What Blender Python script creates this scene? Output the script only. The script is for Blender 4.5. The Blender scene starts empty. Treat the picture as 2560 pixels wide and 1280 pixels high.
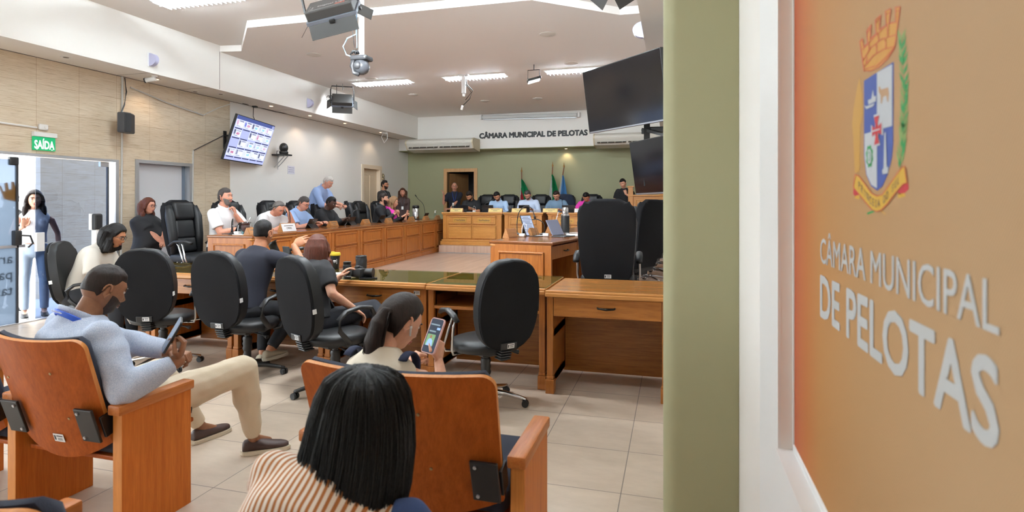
import bpy, bmesh, math, random
from mathutils import Vector, Matrix, Euler, noise as mnoise
import numpy as np
random.seed(7)
scene = bpy.context.scene
COL = scene.collection
PI = math.pi
def R(d): return math.radians(d)
# ------------------------------------------------------------------ camera
FPX, CXP, HYP, EYE = 1441.0, 1280.0, 506.0, 1.48
YAW = math.atan2(405, 1441)
cd = bpy.data.cameras.new('camera'); cam = bpy.data.objects.new('camera', cd); COL.objects.link(cam)
cam.location = (0, 0, EYE); cam.rotation_euler = (PI/2, 0, YAW)
cd.sensor_width = 36.0; cd.lens = 36.0*FPX/2560.0
cd.shift_y = -(640-HYP)/2560.0
cd.clip_start = 0.02; cd.clip_end = 200
cd.dof.use_dof = True; cd.dof.focus_distance = 8.0; cd.dof.aperture_fstop = 4.5
scene.camera = cam
FW = Vector((-math.sin(YAW), math.cos(YAW), 0)); RT = Vector((math.cos(YAW), math.sin(YAW), 0))
def ray(u, v): return FW + RT*((u-CXP)/FPX) + Vector((0, 0, (HYP-v)/FPX))
EYEP = Vector((0, 0, EYE))
def atX(u, v, X): r = ray(u, v); return EYEP + r*(X/r.x)
def atY(u, v, Y): r = ray(u, v); return EYEP + r*(Y/r.y)
def atZ(u, v, z): r = ray(u, v); return EYEP + r*((z-EYE)/r.z)
def atD(u, v, d): return EYEP + ray(u, v)*d
# ------------------------------------------------------------------ materials
def srgb(r, g, b):
    f = lambda c: (c/255/12.92) if c <= 10 else ((c/255+.055)/1.055)**2.4
    return (f(r), f(g), f(b), 1)
class NT:
    def __init__(s, name):
        s.m = bpy.data.materials.new(name); s.m.use_nodes = True
        s.t = s.m.node_tree; s.n = s.t.nodes; s.b = s.n['Principled BSDF']; s.out = s.n['Material Output']
    def new(s, typ, **k):
        n = s.n.new(typ)
        for a, v in k.items():
            if hasattr(n, a): setattr(n, a, v)
            else: n.inputs[a.replace('_', ' ')].default_value = v
        return n
    def link(s, a, b): s.t.links.new(a, b)
    def coord(s, kind='Object', scale=(1, 1, 1), loc=(0, 0, 0), rot=(0, 0, 0)):
        tc = s.new('ShaderNodeTexCoord'); mp = s.new('ShaderNodeMapping')
        mp.inputs['Scale'].default_value = scale; mp.inputs['Location'].default_value = loc; mp.inputs['Rotation'].default_value = rot
        s.link(tc.outputs[kind], mp.inputs['Vector']); return mp.outputs['Vector']
    def noise(s, vec, scale, detail=4, rough=.55):
        n = s.new('ShaderNodeTexNoise'); n.inputs['Scale'].default_value = scale; n.inputs['Detail'].default_value = detail
        n.inputs['Roughness'].default_value = rough; s.link(vec, n.inputs['Vector']); return n.outputs['Fac']
    def ramp(s, fac, stops):
        r = s.new('ShaderNodeValToRGB'); e = r.color_ramp.elements
        while len(e) < len(stops): e.new(.5)
        for el, (p, c) in zip(e, stops): el.position = p; el.color = c if len(c) == 4 else (*c, 1)
        s.link(fac, r.inputs['Fac']); return r.outputs['Color']
    def mix(s, fac, a, b, blend='MIX'):
        m = s.new('ShaderNodeMix'); m.data_type = 'RGBA'; m.blend_type = blend
        for inp, v in ((m.inputs[0], fac), (m.inputs[6], a), (m.inputs[7], b)):
            if isinstance(v, (int, float, tuple)): inp.default_value = v
            else: s.link(v, inp)
        return m.outputs[2]
    def bump(s, h, strength=.2, dist=.01):
        b = s.new('ShaderNodeBump'); b.inputs['Strength'].default_value = strength; b.inputs['Distance'].default_value = dist
        s.link(h, b.inputs['Height']); s.link(b.outputs['Normal'], s.b.inputs['Normal'])
    def set(s, base=None, rough=.5, metal=0, spec=.5):
        if base is not None:
            if isinstance(base, tuple): s.b.inputs['Base Color'].default_value = base
            else: s.link(base, s.b.inputs['Base Color'])
        s.b.inputs['Roughness'].default_value = rough; s.b.inputs['Metallic'].default_value = metal
        s.b.inputs['Specular IOR Level'].default_value = spec; return s.m
MC = {}
def pm(name, base, rough=.5, metal=0, spec=.5, bump=0, bscale=200, bstretch=(1, 1, 1), var=0, vscale=6):
    """plain painted / moulded / woven surface with optional grain"""
    if name in MC: return MC[name]
    n = NT(name); b = base if len(base) == 4 else (*base, 1)
    if var:
        f = n.noise(n.coord('Object', bstretch), vscale, 5)
        lo = tuple(c*(1-var) for c in b[:3])+(1,); hi = tuple(min(1, c*(1+var)) for c in b[:3])+(1,)
        n.set(n.ramp(f, [(.3, lo), (.7, hi)]), rough, metal, spec)
    else: n.set(b, rough, metal, spec)
    if bump: n.bump(n.noise(n.coord('Object', bstretch), bscale, 3), bump, .004)
    MC[name] = n.m; return n.m
def emit(name, col, strength):
    if name in MC: return MC[name]
    n = NT(name); n.set((0, 0, 0, 1), .5); n.b.inputs['Emission Color'].default_value = col if len(col) == 4 else (*col, 1)
    n.b.inputs['Emission Strength'].default_value = strength; MC[name] = n.m; return n.m
def wood(name, dark, light, axis='x', rough=.32, fine=1.0, spec=.5):
    if name in MC: return MC[name]
    n = NT(name); st = {'x': (1.2, 22, 22), 'y': (22, 1.2, 22), 'z': (22, 22, 1.2)}[axis]
    v = n.coord('Object', tuple(a*fine for a in st))
    f1 = n.noise(v, 2.2, 6, .6); f2 = n.noise(v, 9, 3, .7)
    c = n.ramp(f1, [(.28, dark), (.72, light)])
    c = n.mix(.25, c, n.ramp(f2, [(.35, tuple(x*.6 for x in dark[:3])), (.65, light)]))
    n.set(c, rough, 0, spec); n.bump(f2, .04, .002); MC[name] = n.m; return n.m
def glassy(name, tint=(1, 1, 1, 1), rough=.0, refl=.08, through=1.0):
    """thin architectural glass: straight-through with a mirror coat"""
    if name in MC: return MC[name]
    n = NT(name); tr = n.new('ShaderNodeBsdfTransparent'); tr.inputs['Color'].default_value = tint
    gl = n.new('ShaderNodeBsdfGlossy'); gl.inputs['Roughness'].default_value = rough
    fr = n.new('ShaderNodeFresnel'); fr.inputs['IOR'].default_value = 1.5; ge = n.new('ShaderNodeNewGeometry'); mt = n.new('ShaderNodeMath'); mt.operation = 'MULTIPLY_ADD'; n.link(ge.outputs['Backfacing'], mt.inputs[0]); mt.inputs[1].default_value = -1; mt.inputs[2].default_value = 1
    mu = n.new('ShaderNodeMath'); mu.operation = 'MULTIPLY'; n.link(fr.outputs[0], mu.inputs[0]); n.link(mt.outputs[0], mu.inputs[1])
    mx = n.new('ShaderNodeMixShader'); n.link(mu.outputs[0], mx.inputs[0]); n.link(tr.outputs[0], mx.inputs[1]); n.link(gl.outputs[0], mx.inputs[2])
    n.link(mx.outputs[0], n.out.inputs['Surface']); MC[name] = n.m; return n.m
# ------------------------------------------------------------------ objects
def setp(o, label=None, cat=None, group=None, kind=None):
    if label: o['label'] = label
    if cat: o['category'] = cat
    if group: o['group'] = group
    if kind: o['kind'] = kind
    return o
def link(o, parent=None):
    COL.objects.link(o)
    if parent is not None: o.parent = parent
    return o
def obj(name, bm, mats, parent=None, smooth=None):
    if isinstance(bm, bpy.types.Mesh): me = bm
    else:
        me = bpy.data.meshes.new(name)
        bmesh.ops.recalc_face_normals(bm, faces=bm.faces[:]); bm.to_mesh(me); bm.free()
    if not isinstance(mats, (list, tuple)): mats = [mats]
    if isinstance(bm, bpy.types.Mesh): me.materials.clear()
    for m in mats: me.materials.append(m)
    o = bpy.data.objects.new(name, me)
    if smooth is True: me.shade_smooth()
    elif smooth: 
        me.shade_smooth(); me.set_sharp_from_angle(angle=R(smooth))
    return link(o, parent)
def thing(name, label, cat, loc=(0, 0, 0), rz=0, group=None, rot=None):
    o = bpy.data.objects.new(name, None); o.empty_display_size = .1; link(o)
    o.location = loc; o.rotation_euler = rot if rot is not None else (0, 0, rz)
    return setp(o, label, cat, group)
def single(name, bm, mats, label, cat, loc=(0, 0, 0), rz=0, group=None, smooth=None, rot=None):
    o = obj(name, bm, mats, None, smooth); o.location = loc; o.rotation_euler = rot if rot is not None else (0, 0, rz)
    return setp(o, label, cat, group)
def struct(name, bm, mats, smooth=None, parent=None):
    o = obj(name, bm, mats, parent, smooth)
    if parent is None: o['kind'] = 'structure'
    return o
def copy_tree(o, parent=None):
    c = o.copy(); COL.objects.link(c); c.parent = parent
    for ch in [x for x in COL.objects if x.parent == o]: copy_tree(ch, c)
    return c
def dup(root, loc, rz=None, label=None, group=None, rot=None):
    c = copy_tree(root); c.location = loc
    if rz is not None: c.rotation_euler = (0, 0, rz)
    if rot is not None: c.rotation_euler = rot
    if label: c['label'] = label
    if group: c['group'] = group
    return c
# ------------------------------------------------------------------ mesh helpers (all add to a bmesh)
def BM(): return bmesh.new()
def setmat(geo, mi):
    for f in geo: f.material_index = mi
def box(bm, c, s, bev=0, rot=None, mi=0, seg=2):
    """box of size s centred at c"""
    m = Matrix.Translation(Vector(c))
    if rot is not None: m = m @ (rot.to_4x4() if isinstance(rot, Matrix) else Euler(rot).to_matrix().to_4x4())
    m = m @ Matrix.Diagonal((*s, 1))
    r = bmesh.ops.create_cube(bm, size=1, matrix=m); vs = r['verts']
    fs = set(f for v in vs for f in v.link_faces)
    if bev:
        es = list(set(e for v in vs for e in v.link_edges))
        b = bmesh.ops.bevel(bm, geom=es, offset=bev, segments=seg, profile=.5, affect='EDGES', clamp_overlap=True)
        fs = [f for f in fs if f.is_valid] + [f for f in b['faces'] if f.is_valid]
    setmat(fs, mi); return bm
def bx(bm, x0, x1, y0, y1, z0, z1, bev=0, mi=0):
    return box(bm, ((x0+x1)/2, (y0+y1)/2, (z0+z1)/2), (abs(x1-x0), abs(y1-y0), abs(z1-z0)), bev, None, mi)
def frame(d, up=Vector((0, 0, 1))):
    d = Vector(d).normalized(); u = Vector(up)
    if abs(d.dot(u)) > .98: u = Vector((0, 1, 0)) if abs(d.y) < .9 else Vector((1, 0, 0))
    x = u.cross(d).normalized(); return x, d.cross(x).normalized()
def loft(bm, rings, n=16, caps=True, mi=0, closed=False):
    """rings: list of (centre, axis a, axis b) ellipses joined in order"""
    L = []
    for c, a, b in rings:
        c, a, b = Vector(c), Vector(a), Vector(b)
        L.append([bm.verts.new(c + a*math.cos(2*PI*i/n) + b*math.sin(2*PI*i/n)) for i in range(n)])
    fs = []
    for k in range(len(L)-1 + (1 if closed else 0)):
        A, B = L[k], L[(k+1) % len(L)]
        for i in range(n):
            fs.append(bm.faces.new((A[i], A[(i+1) % n], B[(i+1) % n], B[i])))
    if caps and not closed:
        fs.append(bm.faces.new(L[0][::-1])); fs.append(bm.faces.new(L[-1]))
    setmat(fs, mi); return L
def tube(bm, pts, r, n=8, mi=0, closed=False, up=Vector((0, 0, 1)), flat=None):
    """round tube through points; r number or list; flat = (w, h) makes an elliptic section"""
    pts = [Vector(p) for p in pts]; rings = []
    N = len(pts)
    for i, p in enumerate(pts):
        if closed: d = pts[(i+1) % N] - pts[i-1]
        else: d = pts[min(i+1, N-1)] - pts[max(i-1, 0)]
        x, y = frame(d, up); rr = r[i] if isinstance(r, (list, tuple)) else r
        if flat: rings.append((p, x*flat[0]*(rr or 1), y*flat[1]*(rr or 1)))
        else: rings.append((p, x*rr, y*rr))
    return loft(bm, rings, n, True, mi, closed)
def cyl(bm, p0, p1, r0, r1=None, n=16, mi=0): return tube(bm, [p0, p1], [r0, r0 if r1 is None else r1], n, mi)
def ell(bm, c, s, rot=None, u=16, v=10, mi=0):
    m = Matrix.Translation(Vector(c))
    if rot is not None: m = m @ (rot.to_4x4() if isinstance(rot, Matrix) else Euler(rot).to_matrix().to_4x4())
    r = bmesh.ops.create_uvsphere(bm, u_segments=u, v_segments=v, radius=1, matrix=m @ Matrix.Diagonal((*s, 1)))
    setmat(set(f for w in r['verts'] for f in w.link_faces), mi); return bm
def lathe(bm, prof, c=(0, 0, 0), n=20, mi=0, axis='z'):
    c = Vector(c); ax = {'z': (Vector((1, 0, 0)), Vector((0, 1, 0)), Vector((0, 0, 1))), 'y': (Vector((1, 0, 0)), Vector((0, 0, -1)), Vector((0, 1, 0))), 'x': (Vector((0, 1, 0)), Vector((0, 0, 1)), Vector((1, 0, 0)))}[axis]
    return loft(bm, [(c+ax[2]*z, ax[0]*max(r, 1e-4), ax[1]*max(r, 1e-4)) for r, z in prof], n, True, mi)
def prism(bm, poly, depth, M=None, mi=0):
    """polygon in local xy extruded along local z by depth, placed by matrix M"""
    M = M or Matrix.Identity(4)
    A = [bm.verts.new(M @ Vector((x, y, 0))) for x, y in poly]; B = [bm.verts.new(M @ Vector((x, y, depth))) for x, y in poly]
    n = len(poly); fs = [bm.faces.new(A[::-1]), bm.faces.new(B)]
    for i in range(n): fs.append(bm.faces.new((A[i], A[(i+1) % n], B[(i+1) % n], B[i])))
    setmat(fs, mi); return bm
def rrect(w, h, r, k=5, cx=0, cy=0):
    P = []
    for sx, sy, a0 in ((1, 1, 0), (-1, 1, 90), (-1, -1, 180), (1, -1, 270)):
        for i in range(k+1):
            a = R(a0 + 90*i/k); P.append((cx+sx*(w/2-r)+r*math.cos(a), cy+sy*(h/2-r)+r*math.sin(a)))
    return P
def MX(x, y, z, o=(0, 0, 0)):
    m = Matrix.Identity(4)
    for i, a in enumerate((x, y, z)):
        for j in range(3): m[j][i] = a[j]
    for j in range(3): m[j][3] = o[j]
    return m
def text_mesh(s, size=1, bold=0, extrude=0, spacing=1.0, align='CENTER', sx=1.0):
    """flat lettering as a mesh in local xy"""
    cu = bpy.data.curves.new('lettering', 'FONT'); cu.body = s; cu.size = size; cu.extrude = extrude
    cu.space_character = spacing; cu.align_x = align; cu.align_y = 'CENTER'; cu.resolution_u = 3
    o = bpy.data.objects.new('lettering', cu); COL.objects.link(o)
    bpy.context.view_layer.update()
    me = bpy.data.meshes.new_from_object(o.evaluated_get(bpy.context.evaluated_depsgraph_get()))
    COL.objects.unlink(o); bpy.data.objects.remove(o); bpy.data.curves.remove(cu)
    if sx != 1:
        for v in me.vertices: v.co.x *= sx
    return me
def add_text(bm, s, M, size, bold=0, extrude=0, mi=0, width=None, align='CENTER', height=None, spacing=1.0):
    me = text_mesh(s, size, bold, extrude, spacing, align)
    xs = [v.co.x for v in me.vertices]; ys = [v.co.y for v in me.vertices]
    if not xs: return
    kx = width/(max(xs)-min(xs)) if width else 1; ky = height/(max(ys)-min(ys)) if height else 1
    cx_ = (max(xs)+min(xs))/2 if width else 0; cy_ = (max(ys)+min(ys))/2 if height else 0
    for v in me.vertices: v.co = M @ Vector(((v.co.x-cx_)*kx, (v.co.y-cy_)*ky, v.co.z))
    n0 = len(bm.faces); bm.from_mesh(me)
    if bold:   # heavier strokes: the same outline laid again, slightly shifted
        ax, ay, az = (M.to_3x3().col[i].normalized() for i in range(3))
        for i, (sx_, sy_) in enumerate(((1, 0), (-1, 0), (0, 1), (0, -1), (.7, .7), (-.7, -.7), (.7, -.7), (-.7, .7))):
            c = me.copy(); c.transform(Matrix.Translation(ax*bold*kx*sx_+ay*bold*ky*sy_-az*.00004*(i+1))); bm.from_mesh(c); bpy.data.meshes.remove(c)
    bm.faces.ensure_lookup_table()
    for f in bm.faces[n0:]: f.material_index = mi
    bpy.data.meshes.remove(me)
def remesh(bm, voxel, smooth=2, fac=.5):
    """union of overlapping closed pieces as one continuous skin; returns a mesh"""
    bmesh.ops.recalc_face_normals(bm, faces=bm.faces[:])
    me = bpy.data.meshes.new('union'); bm.to_mesh(me); bm.free()
    o = bpy.data.objects.new('union', me); COL.objects.link(o)
    m = o.modifiers.new('r', 'REMESH'); m.mode = 'VOXEL'; m.voxel_size = voxel; m.adaptivity = 0
    if smooth: s = o.modifiers.new('s', 'SMOOTH'); s.iterations = smooth; s.factor = fac
    bpy.context.view_layer.update()
    out = bpy.data.meshes.new_from_object(o.evaluated_get(bpy.context.evaluated_depsgraph_get()))
    COL.objects.unlink(o); bpy.data.objects.remove(o); bpy.data.meshes.remove(me)
    return out
def wrinkle(me, amp, scale=(9, 9, 5), seed=0.0):
    """soft cloth folds"""
    me.update(); nrm = [v.normal.copy() for v in me.vertices]
    for v, n in zip(me.vertices, nrm):
        p = Vector((v.co.x*scale[0]+seed, v.co.y*scale[1], v.co.z*scale[2]+seed))
        v.co += n*(amp*(mnoise.noise(p)+.5*mnoise.noise(p*2.1)))
# ------------------------------------------------------------------ shared materials
M_WHITE = pm('white_wall_paint', (.80, .78, .745), .7, bump=.05, bscale=60)
M_CEIL = pm('ceiling_paint', (.87, .85, .825), .8)
M_GREEN = pm('olive_green_paint', srgb(160, 160, 126), .65, bump=.06, bscale=80)
M_BLACKP = pm('black_plastic', (.012, .012, .013), .42)
M_DARKP = pm('dark_grey_plastic', (.035, .036, .04), .45)
M_LEATHER = pm('black_leather', (.010, .0105, .012), .45, 0, .4, bump=.18, bscale=160)
M_FABRIC = pm('black_woven_fabric', (.011, .011, .0125), .9, 0, .15, bump=.35, bscale=420)
M_NAVY = pm('navy_seat_fabric', (.012, .015, .03), .9, bump=.3, bscale=380)
M_CHROME = pm('chrome', (.75, .76, .78), .14, 1)
M_ALU = pm('brushed_aluminium', (.55, .57, .6), .35, .8)
M_WHITEP = pm('white_plastic', (.78, .78, .77), .4)
M_PAPER = pm('white_paper', (.8, .8, .8), .8)
M_PRINT = pm('printed_ink', (.04, .04, .05), .7)
M_DESK = wood('desk_wood', srgb(138, 78, 30), srgb(186, 122, 58), 'x')
M_DESKV = wood('desk_wood_upright', srgb(132, 72, 26), srgb(180, 114, 52), 'z')
M_DESKTOP = wood('desk_top_wood', srgb(140, 88, 40), srgb(188, 130, 70), 'x', .2)
M_EDGE = wood('desk_edge_wood', srgb(176, 112, 56), srgb(210, 152, 88), 'x', .3)
M_BENCH = wood('bench_wood', srgb(176, 116, 52), srgb(214, 156, 84), 'x', .35)
M_BENCHV = wood('bench_wood_upright', srgb(168, 106, 46), srgb(206, 146, 76), 'z', .35)
M_COUNC = wood('council_desk_wood', srgb(150, 84, 34), srgb(192, 122, 58), 'z', .35)
M_COUNCT = wood('council_desk_top', srgb(110, 62, 28), srgb(150, 92, 48), 'y', .16)
M_SEATW = wood('seat_shell_veneer', srgb(140, 66, 18), srgb(172, 88, 30), 'z', .48, .8, .18)
M_SEATE = wood('seat_edge_ply', srgb(186, 112, 46), srgb(216, 144, 72), 'z', .4)
M_ARMW = wood('armrest_wood', srgb(160, 88, 36), srgb(196, 122, 62), 'y', .4, 1.0, .3)
M_SEATW_LIT = wood('seat_veneer_lightened', srgb(176, 92, 30), srgb(208, 122, 50), 'z', .48, .8, .18)  # seat shell veneer, lightened for the light falling on the side panels
# ------------------------------------------------------------------ floor, walls, ceiling
XL, XR, YB, YN = -7.68, 0.285, 15.8, -2.6
n = NT('floor_tiles'); v = n.coord('Object', (1, 1, 1), (.26, .09, 0))
br = n.new('ShaderNodeTexBrick'); n.link(v, br.inputs['Vector']); br.offset = 0; br.squash = 1
for k, val in (('Scale', 1), ('Mortar Size', .0028), ('Mortar Smooth', .3), ('Bias', 0), ('Brick Width', .51), ('Row Height', .51)): br.inputs[k].default_value = val
br.inputs['Color1'].default_value = (.50, .40, .315, 1); br.inputs['Color2'].default_value = (.55, .445, .35, 1); br.inputs['Mortar'].default_value = (.16, .13, .11, 1)
f = n.noise(n.coord('Object', (2.2, 5, 1), rot=(0, 0, .5)), 1.6, 6, .65)
c = n.mix(.5, br.outputs['Color'], n.ramp(f, [(.3, (.39, .31, .24)), (.7, (.60, .49, .395))]), 'MIX')
c2 = n.mix(br.outputs['Fac'], c, (.17, .14, .12, 1))
n.set(c2, .38, 0, .4); M_FLOOR = n.m
n = NT('wood_laminate_floor'); br = n.new('ShaderNodeTexBrick'); n.link(n.coord('Object', (1, 1, 1), rot=(0, 0, R(90))), br.inputs['Vector'])
for k, val in (('Scale', 1), ('Mortar Size', .0016), ('Brick Width', 1.3), ('Row Height', .095), ('Bias', 0)): br.inputs[k].default_value = val
br.inputs['Color1'].default_value = srgb(176, 146, 128); br.inputs['Color2'].default_value = srgb(198, 172, 154); br.inputs['Mortar'].default_value = srgb(120, 92, 78)
f = n.noise(n.coord('Object', (26, 1.6, 1)), 1.5, 5)
n.set(n.mix(.3, br.outputs['Color'], n.ramp(f, [(.3, srgb(160, 126, 108)), (.7, srgb(214, 190, 172))])), .28, 0, .5); M_LAM = n.m
n = NT('bamboo_stone_wall_tiles'); tc = n.new('ShaderNodeTexCoord'); sx = n.new('ShaderNodeSeparateXYZ'); cb = n.new('ShaderNodeCombineXYZ')
n.link(tc.outputs['Object'], sx.inputs[0]); n.link(sx.outputs['Y'], cb.inputs['X']); n.link(sx.outputs['Z'], cb.inputs['Y'])
mp = n.new('ShaderNodeMapping'); mp.inputs['Location'].default_value = (.07, .109, 0); n.link(cb.outputs[0], mp.inputs['Vector'])
br = n.new('ShaderNodeTexBrick'); br.offset = 0; n.link(mp.outputs[0], br.inputs['Vector'])
for k, val in (('Scale', 1), ('Mortar Size', .0022), ('Brick Width', .54), ('Row Height', .342), ('Bias', 0)): br.inputs[k].default_value = val
br.inputs['Color1'].default_value = (.9, .9, .9, 1); br.inputs['Color2'].default_value = (1, 1, 1, 1); br.inputs['Mortar'].default_value = (.62, .55, .46, 1)
m2 = n.new('ShaderNodeMapping'); m2.inputs['Scale'].default_value = (5, 90, 1); n.link(cb.outputs[0], m2.inputs['Vector'])
f = n.noise(m2.outputs[0], 1, 5, .7)
m3 = n.new('ShaderNodeMapping'); m3.inputs['Scale'].default_value = (3, 14, 1); n.link(cb.outputs[0], m3.inputs['Vector'])
g = n.noise(m3.outputs[0], 1, 4, .6)
c = n.ramp(f, [(.30, srgb(140, 112, 82)), (.44, srgb(202, 184, 158)), (.7, srgb(222, 208, 186))])
c = n.mix(.3, c, n.ramp(g, [(.3, srgb(196, 172, 142)), (.7, srgb(226, 214, 196))]))
n.set(n.mix(1.0, c, br.outputs['Color'], 'MULTIPLY'), .5); n.bump(f, .12, .004); M_TILE = n.m

struct('floor', bx(BM(), XL-.15, XR+.2, YN, 5.64, -.12, 0), M_FLOOR)
bm = BM(); bx(bm, XL-.15, -7.0, 5.64, YB, -.12, 0); struct('floor_side', bm, M_FLOOR)
bm = BM(); bx(bm, -7.0, XR+.1, 5.64, YB+.1, -.12, .27); bx(bm, XL-.02, -7.0, 8.6, YB+.1, -.1, .27); struct('floor_chamber', bm, M_LAM)
bm = BM(); bx(bm, -5.43, XR+.1, 12.83, YB+.1, .2, .45); struct('floor_dais', bm, M_LAM)
bm = BM(); bx(bm, -5.44, XR, 12.815, 12.83, .272, .29); struct('trim_1', bm, M_ALU)
# left wall: tiled part with the glass entrance and side door openings, then plastered part
EN0, EN1, ENZ = 3.6, 6.44, 2.09
SD0, SD1, SDZ = 6.72, 7.73, 2.09
bm = BM(); W = XL-.14
for y0, y1, z0, z1 in ((YN, -2.2, 0, 4.1), (-2.2, EN1, ENZ, 4.1), (EN1, SD0, 0, 4.1), (SD0, SD1, SDZ, 4.1), (SD1, 8.6, 0, 4.1)): bx(bm, W, XL, y0, y1, z0, z1)
struct('wall_left_tiled', bm, M_TILE)
bm = BM()
for y0, y1, z0, z1 in ((8.6, 13.19, 0, 4.1), (13.19, 14.09, 2.38, 4.1), (14.09, YB+.1, 0, 4.1)): bx(bm, W, XL-.004, y0, y1, z0, z1)
struct('wall_left', bm, M_WHITE)
# back wall with doorway
D50, D51, D5Z = -6.42, -5.58, 2.37
bm = BM()
for x0, x1, z0, z1 in ((XL, D50, 0, 4.1), (D50, D51, D5Z, 4.1), (D51, XR+.1, 0, 4.1)): bx(bm, x0, x1, YB, YB+.14, z0, z1)
struct('wall_back', bm, M_GREEN)
bm = BM(); bx(bm, XL, XR, 15.2, YB, 2.975, 4.02); bx(bm, XL, XR, 15.215, YB, 2.96, 2.975, mi=1); struct('wall_back_beam', bm, [M_WHITE, M_GREEN])
# room behind the doorway
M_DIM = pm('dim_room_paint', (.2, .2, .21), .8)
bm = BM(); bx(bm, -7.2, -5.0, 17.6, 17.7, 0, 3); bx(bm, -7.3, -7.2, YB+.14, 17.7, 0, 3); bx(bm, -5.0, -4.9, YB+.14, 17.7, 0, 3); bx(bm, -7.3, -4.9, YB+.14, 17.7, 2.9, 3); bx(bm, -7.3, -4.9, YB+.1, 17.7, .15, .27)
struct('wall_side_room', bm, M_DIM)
# right wall with the recessed banner opening
PNX, PN1, PN0, PZ0, PZ1 = .32, 1.75, .12, .79, 2.75
bm = BM()
for y0, y1, z0, z1 in ((YN, PN0, 0, 4.1), (PN0, PN1, 0, PZ0), (PN0, PN1, PZ1, 4.1), (PN1, YB+.1, 0, 4.1)): bx(bm, XR, XR+.14, y0, y1, z0, z1)
struct('wall_right', bm, M_WHITE)
struct('wall_right_recess', bx(BM(), PNX+.012, PNX+.06, PN0-.05, PN1+.05, PZ0-.05, PZ1+.05), M_WHITE)
bm = BM(); bx(bm, XR-.006, XR+.002, PN1-.001, 2.10, 0, 3.3); bx(bm, XR-.006, XR+.002, PN0, PN1, 0, PZ0-.012); struct('trim_2', bm, pm('white_trim_gloss', (.76, .76, .76), .4))
bm = BM(); bx(bm, XR-.012, PNX+.01, PN0, PN1, PZ0-.012, PZ0+.004); bx(bm, PNX-.004, PNX+.012, PN0, PN1, PZ0, PZ0+.022, .003); bx(bm, PNX-.004, PNX+.012, PN1-.008, PN1, PZ0, PZ1, .002)
struct('windowsill_1', bm, pm('white_trim_gloss', (.76, .76, .76), .4))
# green pier in front of the right wall, rounded nose
pier = [(XR+.05, 2.80)]+[(XR+.05, 3.16)]
P = []
for i in range(9): a = PI/2+PI/2*i/8; P.append((.02+.07*math.cos(a), 3.09+.07*math.sin(a)))
for i in range(9): a = PI+PI/2*i/8; P.append((.02+.07*math.cos(a), 2.87+.07*math.sin(a)))
bm = BM(); prism(bm, [(XR-.001, 2.80), (XR-.001, 3.16)]+P, 3.3, Matrix.Translation((0, 0, 0))); struct('wall_pier', bm, pm('olive_paint_light_tuned', srgb(162, 160, 126), .65, bump=.06, bscale=80), 30)  # the back wall's olive again, tone tuned apart for the light here
bm = BM()
for x0, x1, z0, z1 in ((W, -6.7, 0, 4.1), (-6.7, -5.3, 2.3, 4.1), (-6.7, -5.3, 0, .12), (-5.3, XR+.14, 0, 4.1)): bx(bm, x0, x1, YN-.14, YN, z0, z1)
struct('wall_near', bm, M_WHITE)
struct('fill_window_5', bx(BM(), -6.7, -5.3, YN-.08, YN-.07, .12, 2.3), glassy('clear_glass', (.93, .95, .95, 1)))  # unseen opening behind the camera, added as daylight fill
# ceilings and soffits
bm = BM(); bx(bm, W, XR+.14, YN-.14, YB+.1, 4.02, 4.12); struct('ceiling', bm, M_CEIL)
low = [(-7.08, 15.2), (-7.08, 7.71), (-6.72, 7.77), (-5.74, 6.75), (-1.66, 6.75), (-.68, 7.6), (-.32, 7.6), (-.32, 15.2)]
bm = BM(); prism(bm, low, .115, Matrix.Translation((0, 0, 3.92))); struct('ceiling_lower', bm, M_CEIL)
struct('wall_left_soffit', bx(BM(), XL, -7.08, YN, 15.2, 3.30, 4.03), M_WHITE)
struct('wall_right_soffit', bx(BM(), -.32, XR, YN, 15.2, 3.30, 4.03), M_WHITE)
bm = BM()
bx(bm, -7.081, -7.078, 7.698, 7.704, 3.31, 3.92); bx(bm, XL, -7.08, 6.41, 6.415, 3.2985, 3.30); bx(bm, XL, -7.08, 7.49, 7.495, 3.2985, 3.30); bx(bm, XL, -7.08, 9.7, 9.705, 3.2985, 3.30)
bx(bm, XL+.001, XL+.004, YN, 15.2, 3.293, 3.30)
struct('trim_3', bm, pm('shadow_gap', (.12, .1, .09), .9))
def film(name, col, thru):
    n = NT(name); tr = n.new('ShaderNodeBsdfTransparent'); tr.inputs['Color'].default_value = (.42, .45, .50, 1); tl = n.new('ShaderNodeBsdfTranslucent'); tl.inputs['Color'].default_value = col
    mx = n.new('ShaderNodeMixShader'); mx.inputs[0].default_value = 1-thru; n.link(tr.outputs[0], mx.inputs[1]); n.link(tl.outputs[0], mx.inputs[2]); n.link(mx.outputs[0], n.out.inputs['Surface']); return n.m
# ------------------------------------------------------------------ entrance
M_GLASST = glassy('tinted_door_glass', (.40, .46, .57, 1)); M_GLASSC = glassy('clear_glass', (.93, .95, .95, 1)); M_GLASSB = None
bm = BM(); bx(bm, XL-.10, XL+.01, EN1-.05, EN1, .012, ENZ-.035); bx(bm, XL-.10, XL+.01, -2.2, EN1, ENZ-.035, ENZ); bx(bm, XL-.10, XL+.01, -2.2, EN1, 0, .012)
for yy in (-2.2, -.75, .7, 2.15, 3.6): bx(bm, XL-.08, XL, yy-.02, yy+.02, .012, ENZ-.035)
struct('trim_4', bm, M_ALU)
d = struct('door_1', bx(BM(), XL-.06, XL-.05, 5.36, 6.32, .015, 2.05), M_GLASST)
bm = BM(); bx(bm, XL-.075, XL-.035, 6.20, 6.33, 1.98, 2.05, .004); obj('hinge', bm, M_ALU, d)
bm = BM(); bx(bm, XL-.075, XL-.035, 5.36, 5.46, .86, 1.10, .006); obj('lock', bm, M_WHITEP, d)
bm = BM(); bx(bm, XL-.07, XL-.045, 6.31, 6.335, 0, 2.05); obj('edge_post', bm, M_DARKP, d)
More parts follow.
